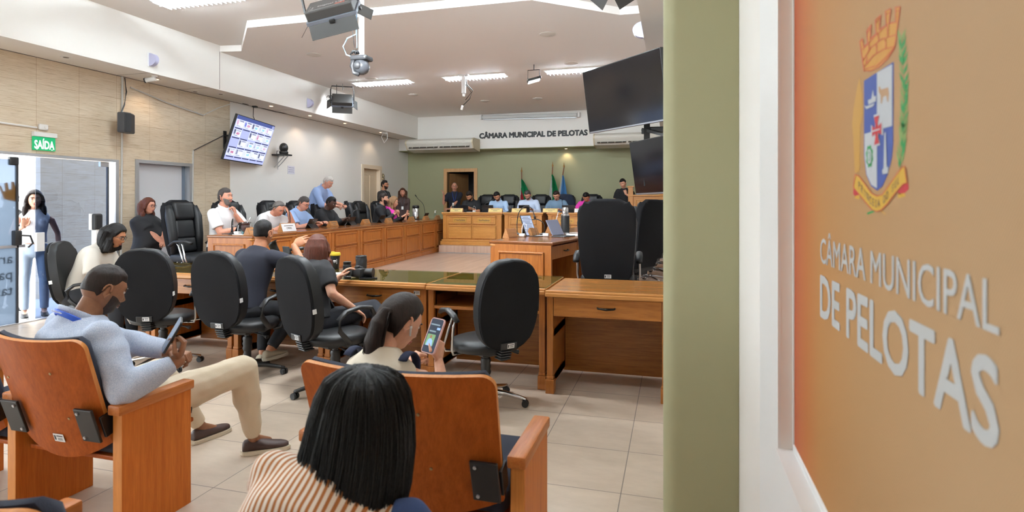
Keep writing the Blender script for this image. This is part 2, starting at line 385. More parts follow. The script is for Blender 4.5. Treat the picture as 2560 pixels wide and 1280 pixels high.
bm = BM(); bx(bm, XL-.049, XL-.046, 5.85, 6.32, .42, .52); o = obj('decal_strip', bm, pm('blue_decal', srgb(60, 84, 160), .5), d)
bm = BM(); add_text(bm, 'PELOTAS', MX((0, 1, 0), (0, 0, 1), (1, 0, 0), (XL-.045, 6.0, .47)), .06, .002, .0004); obj('decal_lettering', bm, M_PAPER, o)
d = struct('door_2', bx(BM(), XL-.02, XL-.01, 4.0, 5.12, .015, 2.0), film('printed_glass_film', (.21, .245, .28, 1), .42))
bm = BM(); bx(bm, XL-.04, XL+.012, 5.03, 5.13, 1.93, 2.03, .01); obj('top_clamp', bm, M_BLACKP, d)
bm = BM(); bx(bm, XL-.03, XL+.01, 4.0, 5.20, .93, .965, .004); bx(bm, XL-.03, XL+.01, 5.105, 5.125, .015, 2.0, mi=1); obj('rail', bm, [M_ALU, M_DARKP], d)
bm = BM(); bx(bm, XL-.03, XL+.05, 5.06, 5.14, .96, 1.14, .012); tube(bm, [(XL+.04, 5.12, 1.08), (XL+.09, 5.2, 1.07), (XL+.09, 5.23, .98), (XL+.03, 5.22, .93)], .011); obj('handle', bm, M_BLACKP, d, 40)
bm = BM(); T = MX((0, -1, 0), (0, 0, 1), (-1, 0, 0), (XL-.024, 5.075, .80))
for i, s in enumerate(('ara', 'pal', 'tas')): add_text(bm, s, T @ Matrix.Translation((.0, -.19*i, 0)), .17, .001, .0004, 0, None, 'LEFT')
obj('decal_lettering', bm, film('lilac_decal', (.22, .22, .36, 1), .3), d)
bm = BM()
cr = [(-.125, 0), (.0, -.03), (.0, .13), (-.012, .21), (-.045, .21), (-.045, .12), (-.07, .11), (-.085, .20), (-.12, .19), (-.11, .10), (-.13, .09), (-.155, .16), (-.175, .15)]
prism(bm, cr, .001, MX((0, 1, 0), (0, 0, 1), (1, 0, 0), (XL-.023, 5.105, 1.52))); obj('decal_crown', bm, film('ochre_decal', (.62, .36, .12, 1), .2), d)
for i, yy in enumerate((-2.2, -.75, .7, 2.15)): struct('fill_window_%d' % (i+1), bx(BM(), XL-.05, XL-.04, yy+.02, yy+1.43, .012, ENZ-.035), M_GLASSC)  # unseen glazing beyond the entrance, added to bring in more daylight
# side door with frosted panels and a mid rail
bm = BM(); bx(bm, XL-.14, XL+.015, SD0-.02, SD0+.04, 0, SDZ-.02); bx(bm, XL-.14, XL+.015, SD1-.04, SD1+.02, 0, SDZ-.02); bx(bm, XL-.14, XL+.015, SD0-.02, SD1+.02, SDZ-.02, SDZ+.03); struct('trim_5', bm, M_ALU)
n = NT('frosted_glass'); tl = n.new('ShaderNodeBsdfTranslucent'); tl.inputs['Color'].default_value = (.085, .083, .088, 1); df = n.new('ShaderNodeBsdfDiffuse'); df.inputs['Color'].default_value = (.55, .55, .56, 1)
mx = n.new('ShaderNodeAddShader'); n.link(tl.outputs[0], mx.inputs[0]); n.link(df.outputs[0], mx.inputs[1]); n.link(mx.outputs[0], n.out.inputs['Surface']); M_FROST = n.m
d = struct('door_3', bx(BM(), XL-.11, XL-.10, SD0+.04, SD1-.04, .06, SDZ-.02), M_FROST)
bm = BM(); bx(bm, XL-.125, XL-.085, SD0+.04, SD1-.04, .90, .97, .004); bx(bm, XL-.125, XL-.085, SD1-.09, SD1-.04, 0, SDZ-.02); bx(bm, XL-.125, XL-.085, SD0+.04, SD1-.04, 0, .07); obj('rail', bm, pm('grey_blue_frame', srgb(120, 132, 148), .4, .4), d)
# outside the entrance
struct('floor_outside', bx(BM(), -24, XL-.14, -6, 20, -.12, -.02), pm('outdoor_paving', (.62, .62, .62), .8))
struct('floor_outside_near', bx(BM(), XL-.14, 6, -14, YN-.14, -.12, -.02), pm('outdoor_paving', (.62, .62, .62), .8))
struct('wall_outside', bx(BM(), -9.75, -9.45, 6.62, 7.72, -.02, 3.3), M_TILE)
struct('wall_outside_far', bx(BM(), -24.2, -24, -6, 20, -.02, 2.2), pm('outdoor_white', (.7, .7, .7), .8))
# beige inner door in the left wall
M_BEIGE = pm('beige_door_paint', srgb(224, 204, 176), .5); M_BEIGEF = pm('beige_frame_paint', srgb(228, 212, 190), .5)
bm = BM(); bx(bm, XL-.14, XL+.02, 13.12, 13.22, .27, 2.36); bx(bm, XL-.14, XL+.02, 14.06, 14.16, .27, 2.36); bx(bm, XL-.14, XL+.02, 13.12, 14.16, 2.36, 2.46); struct('trim_6', bm, M_BEIGEF)
bm = BM(); bx(bm, XL-.12, XL-.09, 13.22, 14.06, .27, 2.36)
d = struct('door_4', bm, M_BEIGE)
for z0, z1 in ((.42, 1.1), (1.25, 2.2)):
    for y0, y1 in ((13.32, 13.6), (13.68, 13.96)):
        bm = BM(); bx(bm, XL-.092, XL-.08, y0, y1, z0, z1, .008); obj('door_panel', bm, M_BEIGE, d)
# back doorway: wood casing and an open leaf
M_CASE = wood('door_casing_wood', srgb(196, 146, 94), srgb(220, 174, 122), 'z', .4)
bm = BM(); bx(bm, D50-.1, D50, 15.77, YB+.1, .27, D5Z); bx(bm, D51, D51+.1, 15.77, YB+.1, .27, D5Z); bx(bm, D50-.1, D51+.1, 15.77, YB+.1, D5Z, D5Z+.1); struct('trim_7', bm, M_CASE)
bm = BM(); box(bm, (D50+.22, 16.2, 1.31), (.035, .78, 2.04), 0, (0, 0, R(-24))); struct('door_5', bm, wood('door_leaf_wood', srgb(120, 84, 50), srgb(150, 110, 72), 'z', .4))
# ------------------------------------------------------------------ world and daylight
w = bpy.data.worlds.new('outdoor_sky'); scene.world = w; w.use_nodes = True
w.node_tree.nodes['Background'].inputs['Color'].default_value = (.92, .96, 1, 1); w.node_tree.nodes['Background'].inputs['Strength'].default_value = 6.5
def area(name, loc, rot, sx, sy, power, col=(1, .97, .93)):
    l = bpy.data.lights.new(name, 'AREA'); l.shape = 'RECTANGLE'; l.size = sx; l.size_y = sy; l.energy = power; l.color = col
    o = bpy.data.objects.new(name, l); COL.objects.link(o); o.location = loc; o.rotation_euler = rot; return o
def spot(name, loc, target, power, angle, col=(1, .82, .62), blend=.6, size=.03):
    l = bpy.data.lights.new(name, 'SPOT'); l.energy = power; l.spot_size = R(angle); l.spot_blend = blend; l.color = col; l.shadow_soft_size = size
    o = bpy.data.objects.new(name, l); COL.objects.link(o); o.location = loc
    o.rotation_euler = (Vector(target)-Vector(loc)).to_track_quat('-Z', 'Y').to_euler(); return o
scene.view_settings.view_transform = 'Standard'; scene.view_settings.look = 'None'; scene.view_settings.gamma = 1
scene.view_settings.exposure = 0.72
scene.cycles.max_bounces = 12; scene.cycles.diffuse_bounces = 8; scene.cycles.glossy_bounces = 3; scene.cycles.transparent_max_bounces = 12; scene.cycles.transmission_bounces = 4
scene.cycles.sample_clamp_indirect = 4.0; scene.cycles.caustics_reflective = False; scene.cycles.caustics_refractive = False
# ------------------------------------------------------------------ ceiling troffers
M_TUBE = emit('fluorescent_tube', (.82, .94, 1), 165.0)
M_LOUV = pm('white_louver', (.8, .82, .85), .25)
def troffer(loc, label):
    t = thing('ceiling_light', label, 'ceiling light', loc, 0, 'louvered fluorescent ceiling lights')
    bm = BM(); L, Wd = 1.26, .31
    for a in (-1, 1): bx(bm, a*(L/2)-.012, a*(L/2)+.012, -Wd/2, Wd/2, -.012, .0); bx(bm, -L/2, L/2, a*(Wd/2)-.012, a*(Wd/2)+.012, -.012, 0)
    obj('frame', bm, M_WHITEP, t)
    bm = BM(); bx(bm, -L/2+.012, L/2-.012, -Wd/2+.012, Wd/2-.012, -.003, -.001); obj('reflector', bm, M_LOUV, t)
    for a in (-.07, .07):
        bm = BM(); cyl(bm, (-L/2+.04, a, -.016), (L/2-.04, a, -.016), .011, n=8); obj('tube', bm, M_TUBE, t)
    bm = BM()
    for i in range(17): x = -L/2+.06+i*(L-.12)/16; bx(bm, x-.002, x+.002, -Wd/2+.012, Wd/2-.012, -.045, -.030)
    bx(bm, -L/2+.02, L/2-.02, -.003, .003, -.045, -.03)
    obj('louver', bm, M_LOUV, t)
    return t
tr = troffer((-5.70, 5.86, 4.02), 'louvered fluorescent light in the upper ceiling above the glass entrance')
for x, y, z, s in ((-5.70, 10.57, 3.92, 'louvered fluorescent light in the lower ceiling, first beyond the hanging barn-door stage light'),
                   (-3.72, 10.57, 3.92, 'louvered fluorescent light in the lower ceiling with a white cable arm hanging below it'),
                   (-1.68, 10.57, 3.92, 'louvered fluorescent light in the lower ceiling behind the top of the big dark television')):
    dup(tr, (x, y, z), label=s)
for x, y in ((-3.72, 5.86), (-1.68, 5.86), (-5.7, 2.4), (-3.72, 2.4), (-1.68, 2.4)):  # unseen lights continuing the rows, added as fill for the near half
    dup(tr, (x, y, 4.02), label='unseen louvered fluorescent fill light in the upper ceiling over the audience seats')
# round ceiling covers
for i, (u, v, s) in enumerate(((785, 136, 'above the left wall television'), (1369, 85, 'largest and nearest, out over the room centre'), (928, 196, 'beside the grey dome camera on the pole'),
        (1428, 158, 'left of the big dark television'), (1033, 236, 'beyond the first far ceiling light'), (1213, 252, 'right of the hanging white cable arm'), (1344, 246, 'below the small floodlight'))):
    p = atZ(u, v, 3.92); bm = BM(); lathe(bm, [(.0, -.028), (.06, -.026), (.095, -.016), (.118, -.008), (.12, .0)], n=28)
    single('ceiling_cover', bm, pm('off_white_cover', (.6, .57, .52), .6), 'round off-white ceiling cover, '+s, 'ceiling cover', p, 0, 'round ceiling covers', 40)
# recessed downlights in the soffits
M_BULB = emit('warm_bulb', (1, .55, .3), 6.0); M_BULBOFF = pm('dead_bulb', (.1, .08, .07), .4)
def downlight(u, v, z, lit, s, wall=None):
    p = atZ(u, v, z); t = thing('downlight', s, 'downlight', p, 0, 'recessed downlights in the soffits')
    bm = BM(); lathe(bm, [(.038, -.004), (.058, -.005), (.060, 0)], n=20); obj('rim', bm, M_WHITEP, t, 40)
    bm = BM(); lathe(bm, [(0, -.007), (.03, -.006), (.036, 0)], n=16); obj('bulb', bm, M_BULB if lit else M_BULBOFF, t, 40)
    if lit: spot('downlight_beam', p+Vector((0, 0, -.03)), p+Vector(wall or (-.25, 0, -1.0)), 5, 95, (1, .74, .5))
downlight(165, 143, 3.30, 0, 'unlit downlight in the left soffit, nearest the entrance')
downlight(391, 198, 3.30, 1, 'lit warm downlight beside the small white security camera')
downlight(488, 229, 3.30, 0, 'unlit downlight in the left soffit, midway to the television')
downlight(552, 235, 3.30, 0, 'unlit downlight in the left soffit near its front edge')
downlight(678, 265, 3.30, 1, 'reddish downlight right above the left wall television')
downlight(775, 289, 3.30, 1, 'bright warm downlight under the barn-door stage light')
downlight(862, 308, 3.30, 1, 'downlight over the white wall, between stage light and white corner camera')
downlight(952, 331, 3.30, 1, 'downlight next to the white corner camera')
downlight(1265, 375.5, 2.958, 0, 'unlit downlight under the back beam beneath the word MUNICIPAL')
downlight(1415, 371.5, 2.958, 1, 'lit downlight under the back beam above the flags', (0, .3, -1.0))
# half-dome glass sconces on the soffit faces
M_SCON = pm('lilac_frosted_glass', srgb(178, 178, 206), .3)
def sconce(loc, sgn, s):
    t = thing('wall_sconce', s, 'wall light', loc, 0, 'half-dome sconces'); bm = BM()
    P = [(0, .09), (0, -.09)]+[(sgn*.115*math.cos(a), .09*math.sin(a)) for a in [(-PI/2+PI*i/14) for i in range(1, 14)]]
    prism(bm, P, .06, MX((1, 0, 0), (0, 0, 1), (0, -1, 0), (sgn*.008, .03, 0))); obj('glass', bm, M_SCON, t, 30)
    bm = BM(); bx(bm, 0, sgn*.008, -.05, .05, -.1, .1, .002); obj('back_plate', bm, M_WHITEP, t)
sconce((-7.08, 6.42, 3.48), 1, 'lilac half-dome sconce on the left soffit above the security camera')
sconce((-7.08, 10.03, 3.47), 1, 'lilac half-dome sconce on the left soffit beside the stage light')
sconce((-.32, 6.54, 3.39), -1, 'lilac half-dome sconce on the right soffit above the televisions')
# ------------------------------------------------------------------ stage lights with barn doors
M_BODY = pm('charcoal_painted_metal', (.045, .042, .04), .5); M_FLAP = pm('barn_door_sheet', (.04, .038, .036), .55); M_LEDW = emit('led_panel', (.9, .95, 1), 30.0)
def stage_light(loc, rot, s, wdt=.46, led=None):
    """local: emits along -Z, height along Y"""
    t = thing('stage_light', s, 'stage light', loc, 0, 'barn-door stage lights', rot)
    w2, h2 = wdt/2, .15
    bm = BM(); box(bm, (0, 0, .055), (wdt, 2*h2, .09), .012); obj('housing', bm, M_BODY, t)
    bm = BM(); bx(bm, -w2-.012, w2+.012, -h2-.016, -h2+.012, -.012, .02, .004); bx(bm, -w2-.012, w2+.012, h2-.012, h2+.016, -.012, .02, .004)
    bx(bm, -w2-.016, -w2+.012, -h2, h2, -.012, .02, .004); bx(bm, w2-.012, w2+.016, -h2, h2, -.012, .02, .004); obj('rim', bm, pm('blue_grey_metal', (.25, .28, .34), .35, .6), t)
    bm = BM(); bx(bm, -w2+.02, w2-.02, -h2+.02, h2-.02, -.002, .004); obj('lamp_panel', bm, led or M_LEDW, t)
    for sx, sy in ((0, -1), (0, 1), (-1, 0), (1, 0)):
        bm = BM(); L = .125
        if sy: box(bm, (0, sy*(h2+.012+L/2*.55), -.01-L/2*.83), (wdt, .004, L), 0, (sy*R(33), 0, 0))
        else: box(bm, (sx*(w2+.012+L/2*.75), 0, -.01-L/2*.66), (.004, 2*h2-.03, L), 0, (0, -sx*R(48), 0))
        obj('barn_door', bm, M_FLAP, t)
        bm = BM(); box(bm, (sx*(w2+.01), sy*(h2+.01), -.012), (.05, .05, .03), .006); obj('hinge', bm, M_BLACKP, t)
    if True:
        bm = BM(); tube(bm, [(-w2-.03, 0, .06), (-w2-.03, .12, .2), (-w2-.01, .18, .26), (w2+.01, .18, .26), (w2+.03, .12, .2), (w2+.03, 0, .06)], .012, 6); obj('yoke', bm, M_BLACKP, t, 40)
    return t
# near light, back of the housing with its lettering towards the audience
M_FLOOD = emit('flood_panel', (.92, .97, 1), 200.0)
t = stage_light((-2.84, 4.40, 3.12), (R(36), R(-14), R(14)), 'large dark stage light with lettering on its back hanging at the top of the room', .41, M_FLOOD)
bm = BM(); T = MX((-1, 0, 0), (0, 1, 0), (0, 0, 1), (0, 0, .102)) if False else Matrix.Translation((0, 0, .1008))
add_text(bm, 'Digital Light', T @ Matrix.Translation((.03, -.045, 0)), .055, .0005, .0003, 0); obj('lettering', bm, pm('grey_print', (.32, .31, .3), .6), t)
bm = BM(); add_text(bm, '4x55', T @ Matrix.Translation((.10, -.092, 0)), .046, .001, .0003, 0); obj('lettering', bm, pm('red_print', srgb(190, 96, 74), .6), t)
bm = BM(); bx(bm, -.17, .18, -.125, -.1225, .1, .1012); bx(bm, -.17, -.1675, -.125, .0, .1, .1012); add_text(bm, 'Fluor', T @ Matrix.Translation((-.145, -.07, 0)) @ Matrix.Rotation(R(90), 4, 'Z'), .035, .0004, .0003); obj('print_line', bm, pm('grey_print', (.32, .31, .3), .6), t)
stage_light((-6.62, 10.55, 3.56), Euler((0, 0, 0)), 'barn-door stage light hanging by the left soffit, shining on the white wall', .40)
_l = [o for o in COL.objects if o.name.startswith('stage_light')][-1]
q = (Vector((-.35, .55, -.62))).to_track_quat('-Z', 'Y'); _l.rotation_euler = q.to_euler()
t = stage_light((-.55, 4.90, 3.43), (R(52), R(44), R(-20)), 'dark barn-door stage light at the top edge, only a flap in view')
for x in (-3.6, -1.6): stage_light((x, 2.9, 3.35), (R(140), 0, 0), 'unseen barn-door fixture added to bounce light off the white ceiling over the audience', .46, emit('ceiling_fill_panel', (.86, .95, 1), 95.0))  # unseen fixtures, added to brighten the ceiling
# hanging hardware
bm = BM(); cyl(bm, (-6.72, 10.5, 3.72), (-6.72, 10.5, 3.92), .006, n=6); cyl(bm, (-6.55, 10.45, 3.78), (-6.55, 10.45, 3.92), .006, n=6)
tube(bm, [(-6.86+.045*math.cos(a*.9)+.004*a, 10.4, 3.62+.06*math.sin(a*.9)) for a in range(24)], .005, 6)
single('hanging_cable', bm, M_BLACKP, 'black cable and rods holding the stage light by the left soffit', 'cable', smooth=40)
# small floodlight with square yoke
p = atD(1335, 199, 10.2); t = thing('floodlight', 'small black floodlight in a square yoke under the far ceiling', 'floodlight', p, R(20))
bm = BM(); box(bm, (0, 0, 0), (.24, .2, .045), .008, (0, R(-16), 0)); obj('housing', bm, M_BLACKP, t)
bm = BM(); box(bm, (0, 0, -.03), (.2, .17, .012), 0, (0, R(-16), 0)); obj('lamp_panel', bm, M_LEDW, t)
bm = BM(); tube(bm, [(-.11, 0, .0), (-.11, 0, .16), (.10, 0, .18), (.10, 0, 0)], .008, 6); cyl(bm, (0, 0, .17), (0, 0, 3.92-p.z), .008, n=6); obj('yoke', bm, M_BLACKP, t, 40)
# white cable arm below the far troffer
p = Vector((-3.86, 10.33, 3.92)); t = thing('cable_mount', 'white empty ceiling mount with dangling black cables', 'ceiling mount', p)
bm = BM(); bx(bm, -.1, .1, -.05, .05, -.03, 0, .005); box(bm, (0, 0, -.19), (.075, .06, .34), .006); cyl(bm, (0, 0, -.37), (0, 0, -.42), .03, .02); obj('arm', bm, M_WHITEP, t)
bm = BM(); tube(bm, [(.05, -.03, -.02), (.08, -.04, -.2), (.2, -.05, -.33), (.14, -.05, -.48), (.0, -.04, -.6)], .008, 6); tube(bm, [(.05, -.04, -.2), (.17, -.04, -.36), (.05, -.04, -.5)], .007, 6); obj('cable', bm, M_BLACKP, t, 40)
bm = BM(); box(bm, (-.02, -.04, -.64), (.04, .03, .09), .006, (0, R(15), 0)); obj('plug', bm, M_WHITEP, t)
# dome camera on the pole
t = thing('dome_camera', 'grey pan-tilt dome camera at the end of a white ceiling pole', 'camera', (-3.13, 5.35, 2.99))
bm = BM(); cyl(bm, (0, 0, 0), (0, 0, 1.03), .03); obj('pole', bm, M_WHITEP, t, 40)
bm = BM(); box(bm, (0, 0, -.015), (.19, .17, .05), .02); obj('base', bm, M_DARKP, t)
M_DOME = pm('grey_dome_plastic', (.05, .053, .06), .3)
bm = BM(); ell(bm, (0, 0, -.10), (.085, .085, .085)); obj('dome', bm, M_DOME, t, True)
bm = BM(); tube(bm, [(-.07, -.05, -.03), (-.085, -.05, -.1), (-.05, -.06, -.17), (0, -.05, -.19)], .022, 8); ell(bm, (-.005, -.075, -.1), (.04, .03, .04)); obj('lens_yoke', bm, M_DARKP, t, True)
bm = BM(); tube(bm, [(-.04, -.02, 1.0), (-.045, -.02, .5), (-.05, -.02, .24), (-.15, -.03, .2), (-.2, -.03, .12), (-.16, -.03, .03), (-.08, -.03, 0)], .007, 6); tube(bm, [(-.055, 0, 1.0), (-.055, 0, .1)], .006, 6); obj('cable', bm, pm('pale_blue_cable', srgb(150, 180, 206), .4), t, True)
bm = BM(); box(bm, (-.065, -.03, .52), (.035, .03, .11), .008); obj('splice_box', bm, M_WHITEP, t)
bm = BM()
for a in range(5): tube(bm, [(-.1+.02*a, -.05, .02+.01*(a % 3)), (-.07+.015*a, -.06, .06), (-.05+.01*a, -.03, .03)], .008, 5)
tube(bm, [(-.07, -.02, .1), (-.09, -.03, .3), (-.06, -.02, .6), (-.03, -.02, .7)], .004, 5); obj('wire_tangle', bm, M_DARKP, t, True)
# ------------------------------------------------------------------ wall things, left
def wx(u, v, off=0): return atX(u, v, XL+off)
p = wx(108, 360); t = thing('exit_sign', 'green illuminated exit sign with white letters over the glass entrance', 'exit sign', (XL, p.y, p.z))
h, wd = .165, .27
bm = BM(); bx(bm, .004, .022, -wd/2, wd/2, -h/2, h/2, .002); obj('panel', bm, emit('exit_green', srgb(0, 158, 96), .9), t)
bm = BM(); bx(bm, .002, .05, -.14, .14, h/2+.004, h/2+.06, .004); obj('lamp_box', bm, M_WHITEP, t)
bm = BM(); T = MX((0, 1, 0), (0, 0, 1), (1, 0, 0), (.023, 0, 0)); add_text(bm, 'SAÍDA', T, .1, .004, .0004, 0, .235, height=.125)
for a in (-.09, .09): prism(bm, [(a-.014, -.066), (a+.014, -.066), (a, -.08)], .0006, T)
obj('lettering', bm, emit('exit_white', (.85, .95, .9), .9), t)
p = wx(105, 318); bm = BM(); box(bm, (.02, 0, 0), (.04, .11, .075), .015); cyl(bm, (.04, .02, .0), (.05, .02, 0), .02)
single('wall_socket', bm, M_WHITEP, 'white socket box on the tiles above the exit sign', 'socket', (XL, p.y, p.z))
def trunk(name, pts, label, r=.009, m=None, cat='conduit'):
    bm = BM(); tube(bm, pts, r, 6); single(name, bm, m or pm('grey_conduit', (.5, .49, .47), .6), label, cat, smooth=40)
trunk('conduit', [wx(-60, 298, .012), wx(92, 319, .012)], 'thin white trunking along the tiles to the socket box', .012, M_WHITEP)
trunk('conduit', [wx(306, 192, .012), wx(304, 470, .012), wx(302, 640, .012)], 'grey vertical conduit between entrance and side door, behind the wall speaker', .014)
trunk('conduit', [wx(326, 218, .02), wx(420, 258, .02), wx(508, 288, .02)], 'long sloping conduit on the tiles right of the wall speaker', .012)
trunk('conduit', [wx(508, 288, .012), wx(545, 270, .012), wx(582, 258, .012)], 'pale cable rising from the sloping conduit to the plaster wall', .007, M_WHITEP)
trunk('conduit', [wx(483, 376, .012), wx(481, 505, .012)], 'short vertical conduit beside the side door', .014)
trunk('cable', [wx(484, 376, .015), wx(520, 358, .015), wx(560, 338, .015)], 'dark cable sloping up to the television bracket', .006, M_DARKP, 'cable')
trunk('cable', [wx(312, 195, .03), wx(316, 230, .08), wx(311, 262, .08), wx(302, 284, .08)], 'black cable hanging down to the wall speaker', .009, M_BLACKP, 'cable')
# wall loudspeaker
p = atX(313, 308, -7.5); t = thing('wall_loudspeaker', 'black loudspeaker on the bamboo-patterned tiles beside the entrance', 'loudspeaker', (p.x, p.y, p.z), R(-70))
bm = BM(); P = [(-.13, -.02), (.10, -.02), (.135, .0), (.13, .10), (.05, .135), (-.02, .11), (-.13, .09)]
prism(bm, P, .28, Matrix.Translation((0, -.03, -.14))); bmesh.ops.bevel(bm, geom=bm.edges[:], offset=.008, segments=2, affect='EDGES'); obj('cabinet', bm, M_DARKP, t, 30)
bm = BM(); bx(bm, -.17, -.13, -.05, .0, -.135, .135, .004); bx(bm, -.2, -.14, -.06, -.04, -.05, .05); obj('bracket', bm, M_BLACKP, t)
bm = BM(); prism(bm, [(-.12, .091), (-.02, .115), (.05, .139), (.125, .104), (.125, .106), (.05, .142), (-.02, .118), (-.12, .094)], .25, Matrix.Translation((0, -.03, -.125))); obj('grille', bm, pm('black_mesh_grille', (.025, .025, .027), .8, bump=.6, bscale=900), t)
# bullet camera under the soffit
p = atX(376, 196, -7.25); t = thing('security_camera', 'small white bullet camera hanging under the left soffit', 'camera', p, R(205))
bm = BM(); cyl(bm, (-.07, 0, 0), (.06, 0, -.03), .034, n=14); obj('body', bm, M_WHITEP, t, 40)
bm = BM(); cyl(bm, (.06, 0, -.03), (.078, 0, -.034), .036, n=14); obj('lens', bm, M_BLACKP, t, 40)
bm = BM(); cyl(bm, (-.06, 0, .0), (-.06, 0, 3.30-p.z), .012, n=8); lathe(bm, [(.045, 3.285-p.z), (.045, 3.3-p.z)], (-.06, 0, 0)); obj('mount', bm, M_WHITEP, t, 40)
# left television (65 in), tilted down on a wall arm
W65, H65 = 1.43, .804
t = thing('television', 'large television on the left wall showing a pale blue page of portraits', 'television', (-7.306, 8.687, 2.569), 0)
t.rotation_euler = (Matrix.Rotation(R(103.99), 3, 'Z') @ Matrix.Rotation(R(18.16), 3, 'X') @ Matrix.Rotation(R(.59), 3, 'Y')).to_euler()
bm = BM(); bx(bm, -W65/2, W65/2, 0, .045, -H65/2, H65/2, .006); obj('case', bm, M_BLACKP, t)
bm = BM(); bx(bm, -W65/2+.012, W65/2-.012, -.003, .002, -H65/2+.02, H65/2-.012); scr = obj('screen', bm, emit('screen_pale_blue', srgb(168, 176, 226), .85), t)
EM = [emit('screen_header', srgb(66, 80, 138), .9), emit('screen_white', srgb(206, 212, 240), .95), emit('screen_dark', srgb(52, 56, 92), .9), emit('screen_red', srgb(170, 50, 100), .9), emit('screen_blue', srgb(60, 74, 180), .9), emit('screen_cyan', srgb(110, 180, 226), .95)]
bm = BM(); sw, sh = W65-.024, H65-.032
def scr_rect(x, y, w, h, mi): bx(bm, -sw/2+x*sw, -sw/2+(x+w)*sw, -.005, -.0035, .004+sh/2-(y+h)*sh, .004+sh/2-y*sh, mi=mi)
scr_rect(0, 0, 1, .08, 0); scr_rect(.93, .01, .06, .06, 1)
rr = random.Random(3)
for r_ in range(4):
    y = .1+.215*r_
    for c_ in range(5):
        x = .02+.195*c_
        if (r_, c_) in ((1, 1), (2, 0)): scr_rect(x, y, .17, .15, 1) if False else None; continue
        scr_rect(x-.01, y-.01, .185, .165, 1); scr_rect(x, y, .045, .11, rr.choice([2, 3, 4, 2])); scr_rect(x+.06, y, .1, .03, 2); scr_rect(x+.07, y+.055, .07, .05, rr.choice([5, 1, 5, 3])); scr_rect(x+.01, y+.125, .1, .012, 0)
    for c_ in range(5):
        if (r_, c_) not in ((1, 2),): scr_rect(.02+.195*c_, y+.172, .17, .024, 2)
o = obj('screen_content', bm, EM, scr)
bm = BM(); bx(bm, -.5, .5, .045, .06, -.2, .2); box(bm, (.0, .16, .02), (.06, .2, .05)); obj('mount', bm, M_BLACKP, t)
p = wx(561, 350); bm = BM(); bx(bm, 0, .02, -.03, .03, -.16, .16, .003); bx(bm, 0, .34, -.015, .015, .06, .09); bx(bm, 0, .30, -.015, .015, -.1, -.07)
for a in (-.11, .0, .12): cyl(bm, (.02, 0, a), (.026, 0, a), .012, n=8)
single('television_bracket', bm, M_BLACKP, 'black two-armed wall bracket at the left edge of the television', 'bracket', (XL, p.y, p.z))
p = wx(632, 266); bm = BM(); box(bm, (.05, 0, 0), (.08, .1, .05), .01, (0, 0, .3)); box(bm, (.05, -.25, .01), (.03, .14, .03), .006); tube(bm, [(.05, -.04, -.02), (.06, -.06, -.2), (.14, -.06, -.36)], .006, 6); tube(bm, [(.03, 0, .01), (.03, .6, -.01), (.03, 1.5, .03)], .006, 6)
single('cable_clamp', bm, M_BLACKP, 'black cable clamp with hanging lead above the left wall television', 'cable', (XL, p.y, p.z), smooth=40)
# camera on a small shelf
p = wx(688, 386); t = thing('shelf_camera', 'black ball-shaped camera on a small black wall shelf right of the television', 'camera', (XL, p.y, p.z), 0)
bm = BM(); bx(bm, .0, .3, -.11, .13, -.03, .0, .004); obj('shelf', bm, M_BLACKP, t)
bm = BM(); tube(bm, [(.26, .06, -.03), (.01, .06, -.26)], .008, 6); tube(bm, [(.26, -.04, -.03), (.01, -.04, -.26)], .008, 6); tube(bm, [(.015, .06, 0), (.015, .06, -.3)], .006, 6); obj('strut', bm, M_ALU, t, 40)
bm = BM(); lathe(bm, [(.07, .0), (.085, .02), (.085, .05), (.06, .07)], (.17, .04, 0)); ell(bm, (.17, .04, .13), (.085, .085, .10)); obj('camera_ball', bm, M_BLACKP, t, True)
bm = BM(); ell(bm, (.22, -.02, .13), (.035, .035, .035)); tube(bm, [(.1, -.08, 0), (.12, -.1, .06), (.16, -.07, .06), (.14, -.05, .01)], .007, 6); obj('lens', bm, M_DARKP, t, True)
def notice(u, v, w_, h_, label, lines):
    p = wx(u, v); t = thing('wall_notice', label, 'notice', (XL, p.y, p.z)); bm = BM(); bx(bm, -.004, .003, -w_/2, w_/2, -h_/2, h_/2); obj('sheet', bm, pm('lilac_white_paper', (.66, .66, .74), .7), t)
    bm = BM()
    for i, s in enumerate(lines): add_text(bm, s, MX((0, 1, 0), (0, 0, 1), (1, 0, 0), (.0035, 0, h_*(.28-.25*i))), h_*.2, 0, .0002, 0, w_*.8)
    obj('lettering', bm, pm('violet_ink', srgb(90, 90, 140), .7), t)
notice(728, 425, .22, .17, 'small white notice with three lines of print on the white wall', ['Proibida a entrada', 'de pessoas no', 'plenário'])
p = wx(957, 443); t = thing('round_sign', 'round yellowish no-smoking sign with dark ring beside the beige door', 'sign', (XL, p.y, p.z))
bm = BM(); lathe(bm, [(.105, 0), (.105, .004)], axis='x', n=28); obj('plate', bm, pm('cream_plate', srgb(226, 214, 170), .6), t, 40)
bm = BM(); tube(bm, [(.005, .085*math.cos(a), .085*math.sin(a)) for a in [2*PI*i/28 for i in range(28)]], .008, 6, closed=True); tube(bm, [(.006, -.055, .06), (.006, .055, -.06)], .008, 6); box(bm, (.006, 0, 0), (.004, .09, .018), 0, (.2, 0, 0)); obj('symbol', bm, M_PRINT, t, True)
p = atX(958, 328, -7.25); t = thing('security_camera', 'white corner camera with looped cable under the left soffit by the air conditioner', 'camera', p)
bm = BM(); cyl(bm, (-.02, 0, -.02), (.11, -.04, -.05), .04, n=12); obj('body', bm, M_WHITEP, t, 40)
bm = BM(); box(bm, (.02, 0, .05), (.06, .06, .1), .01); cyl(bm, (.02, 0, .05), (.02, 0, 3.30-p.z), .02); obj('mount', bm, M_WHITEP, t, 40)
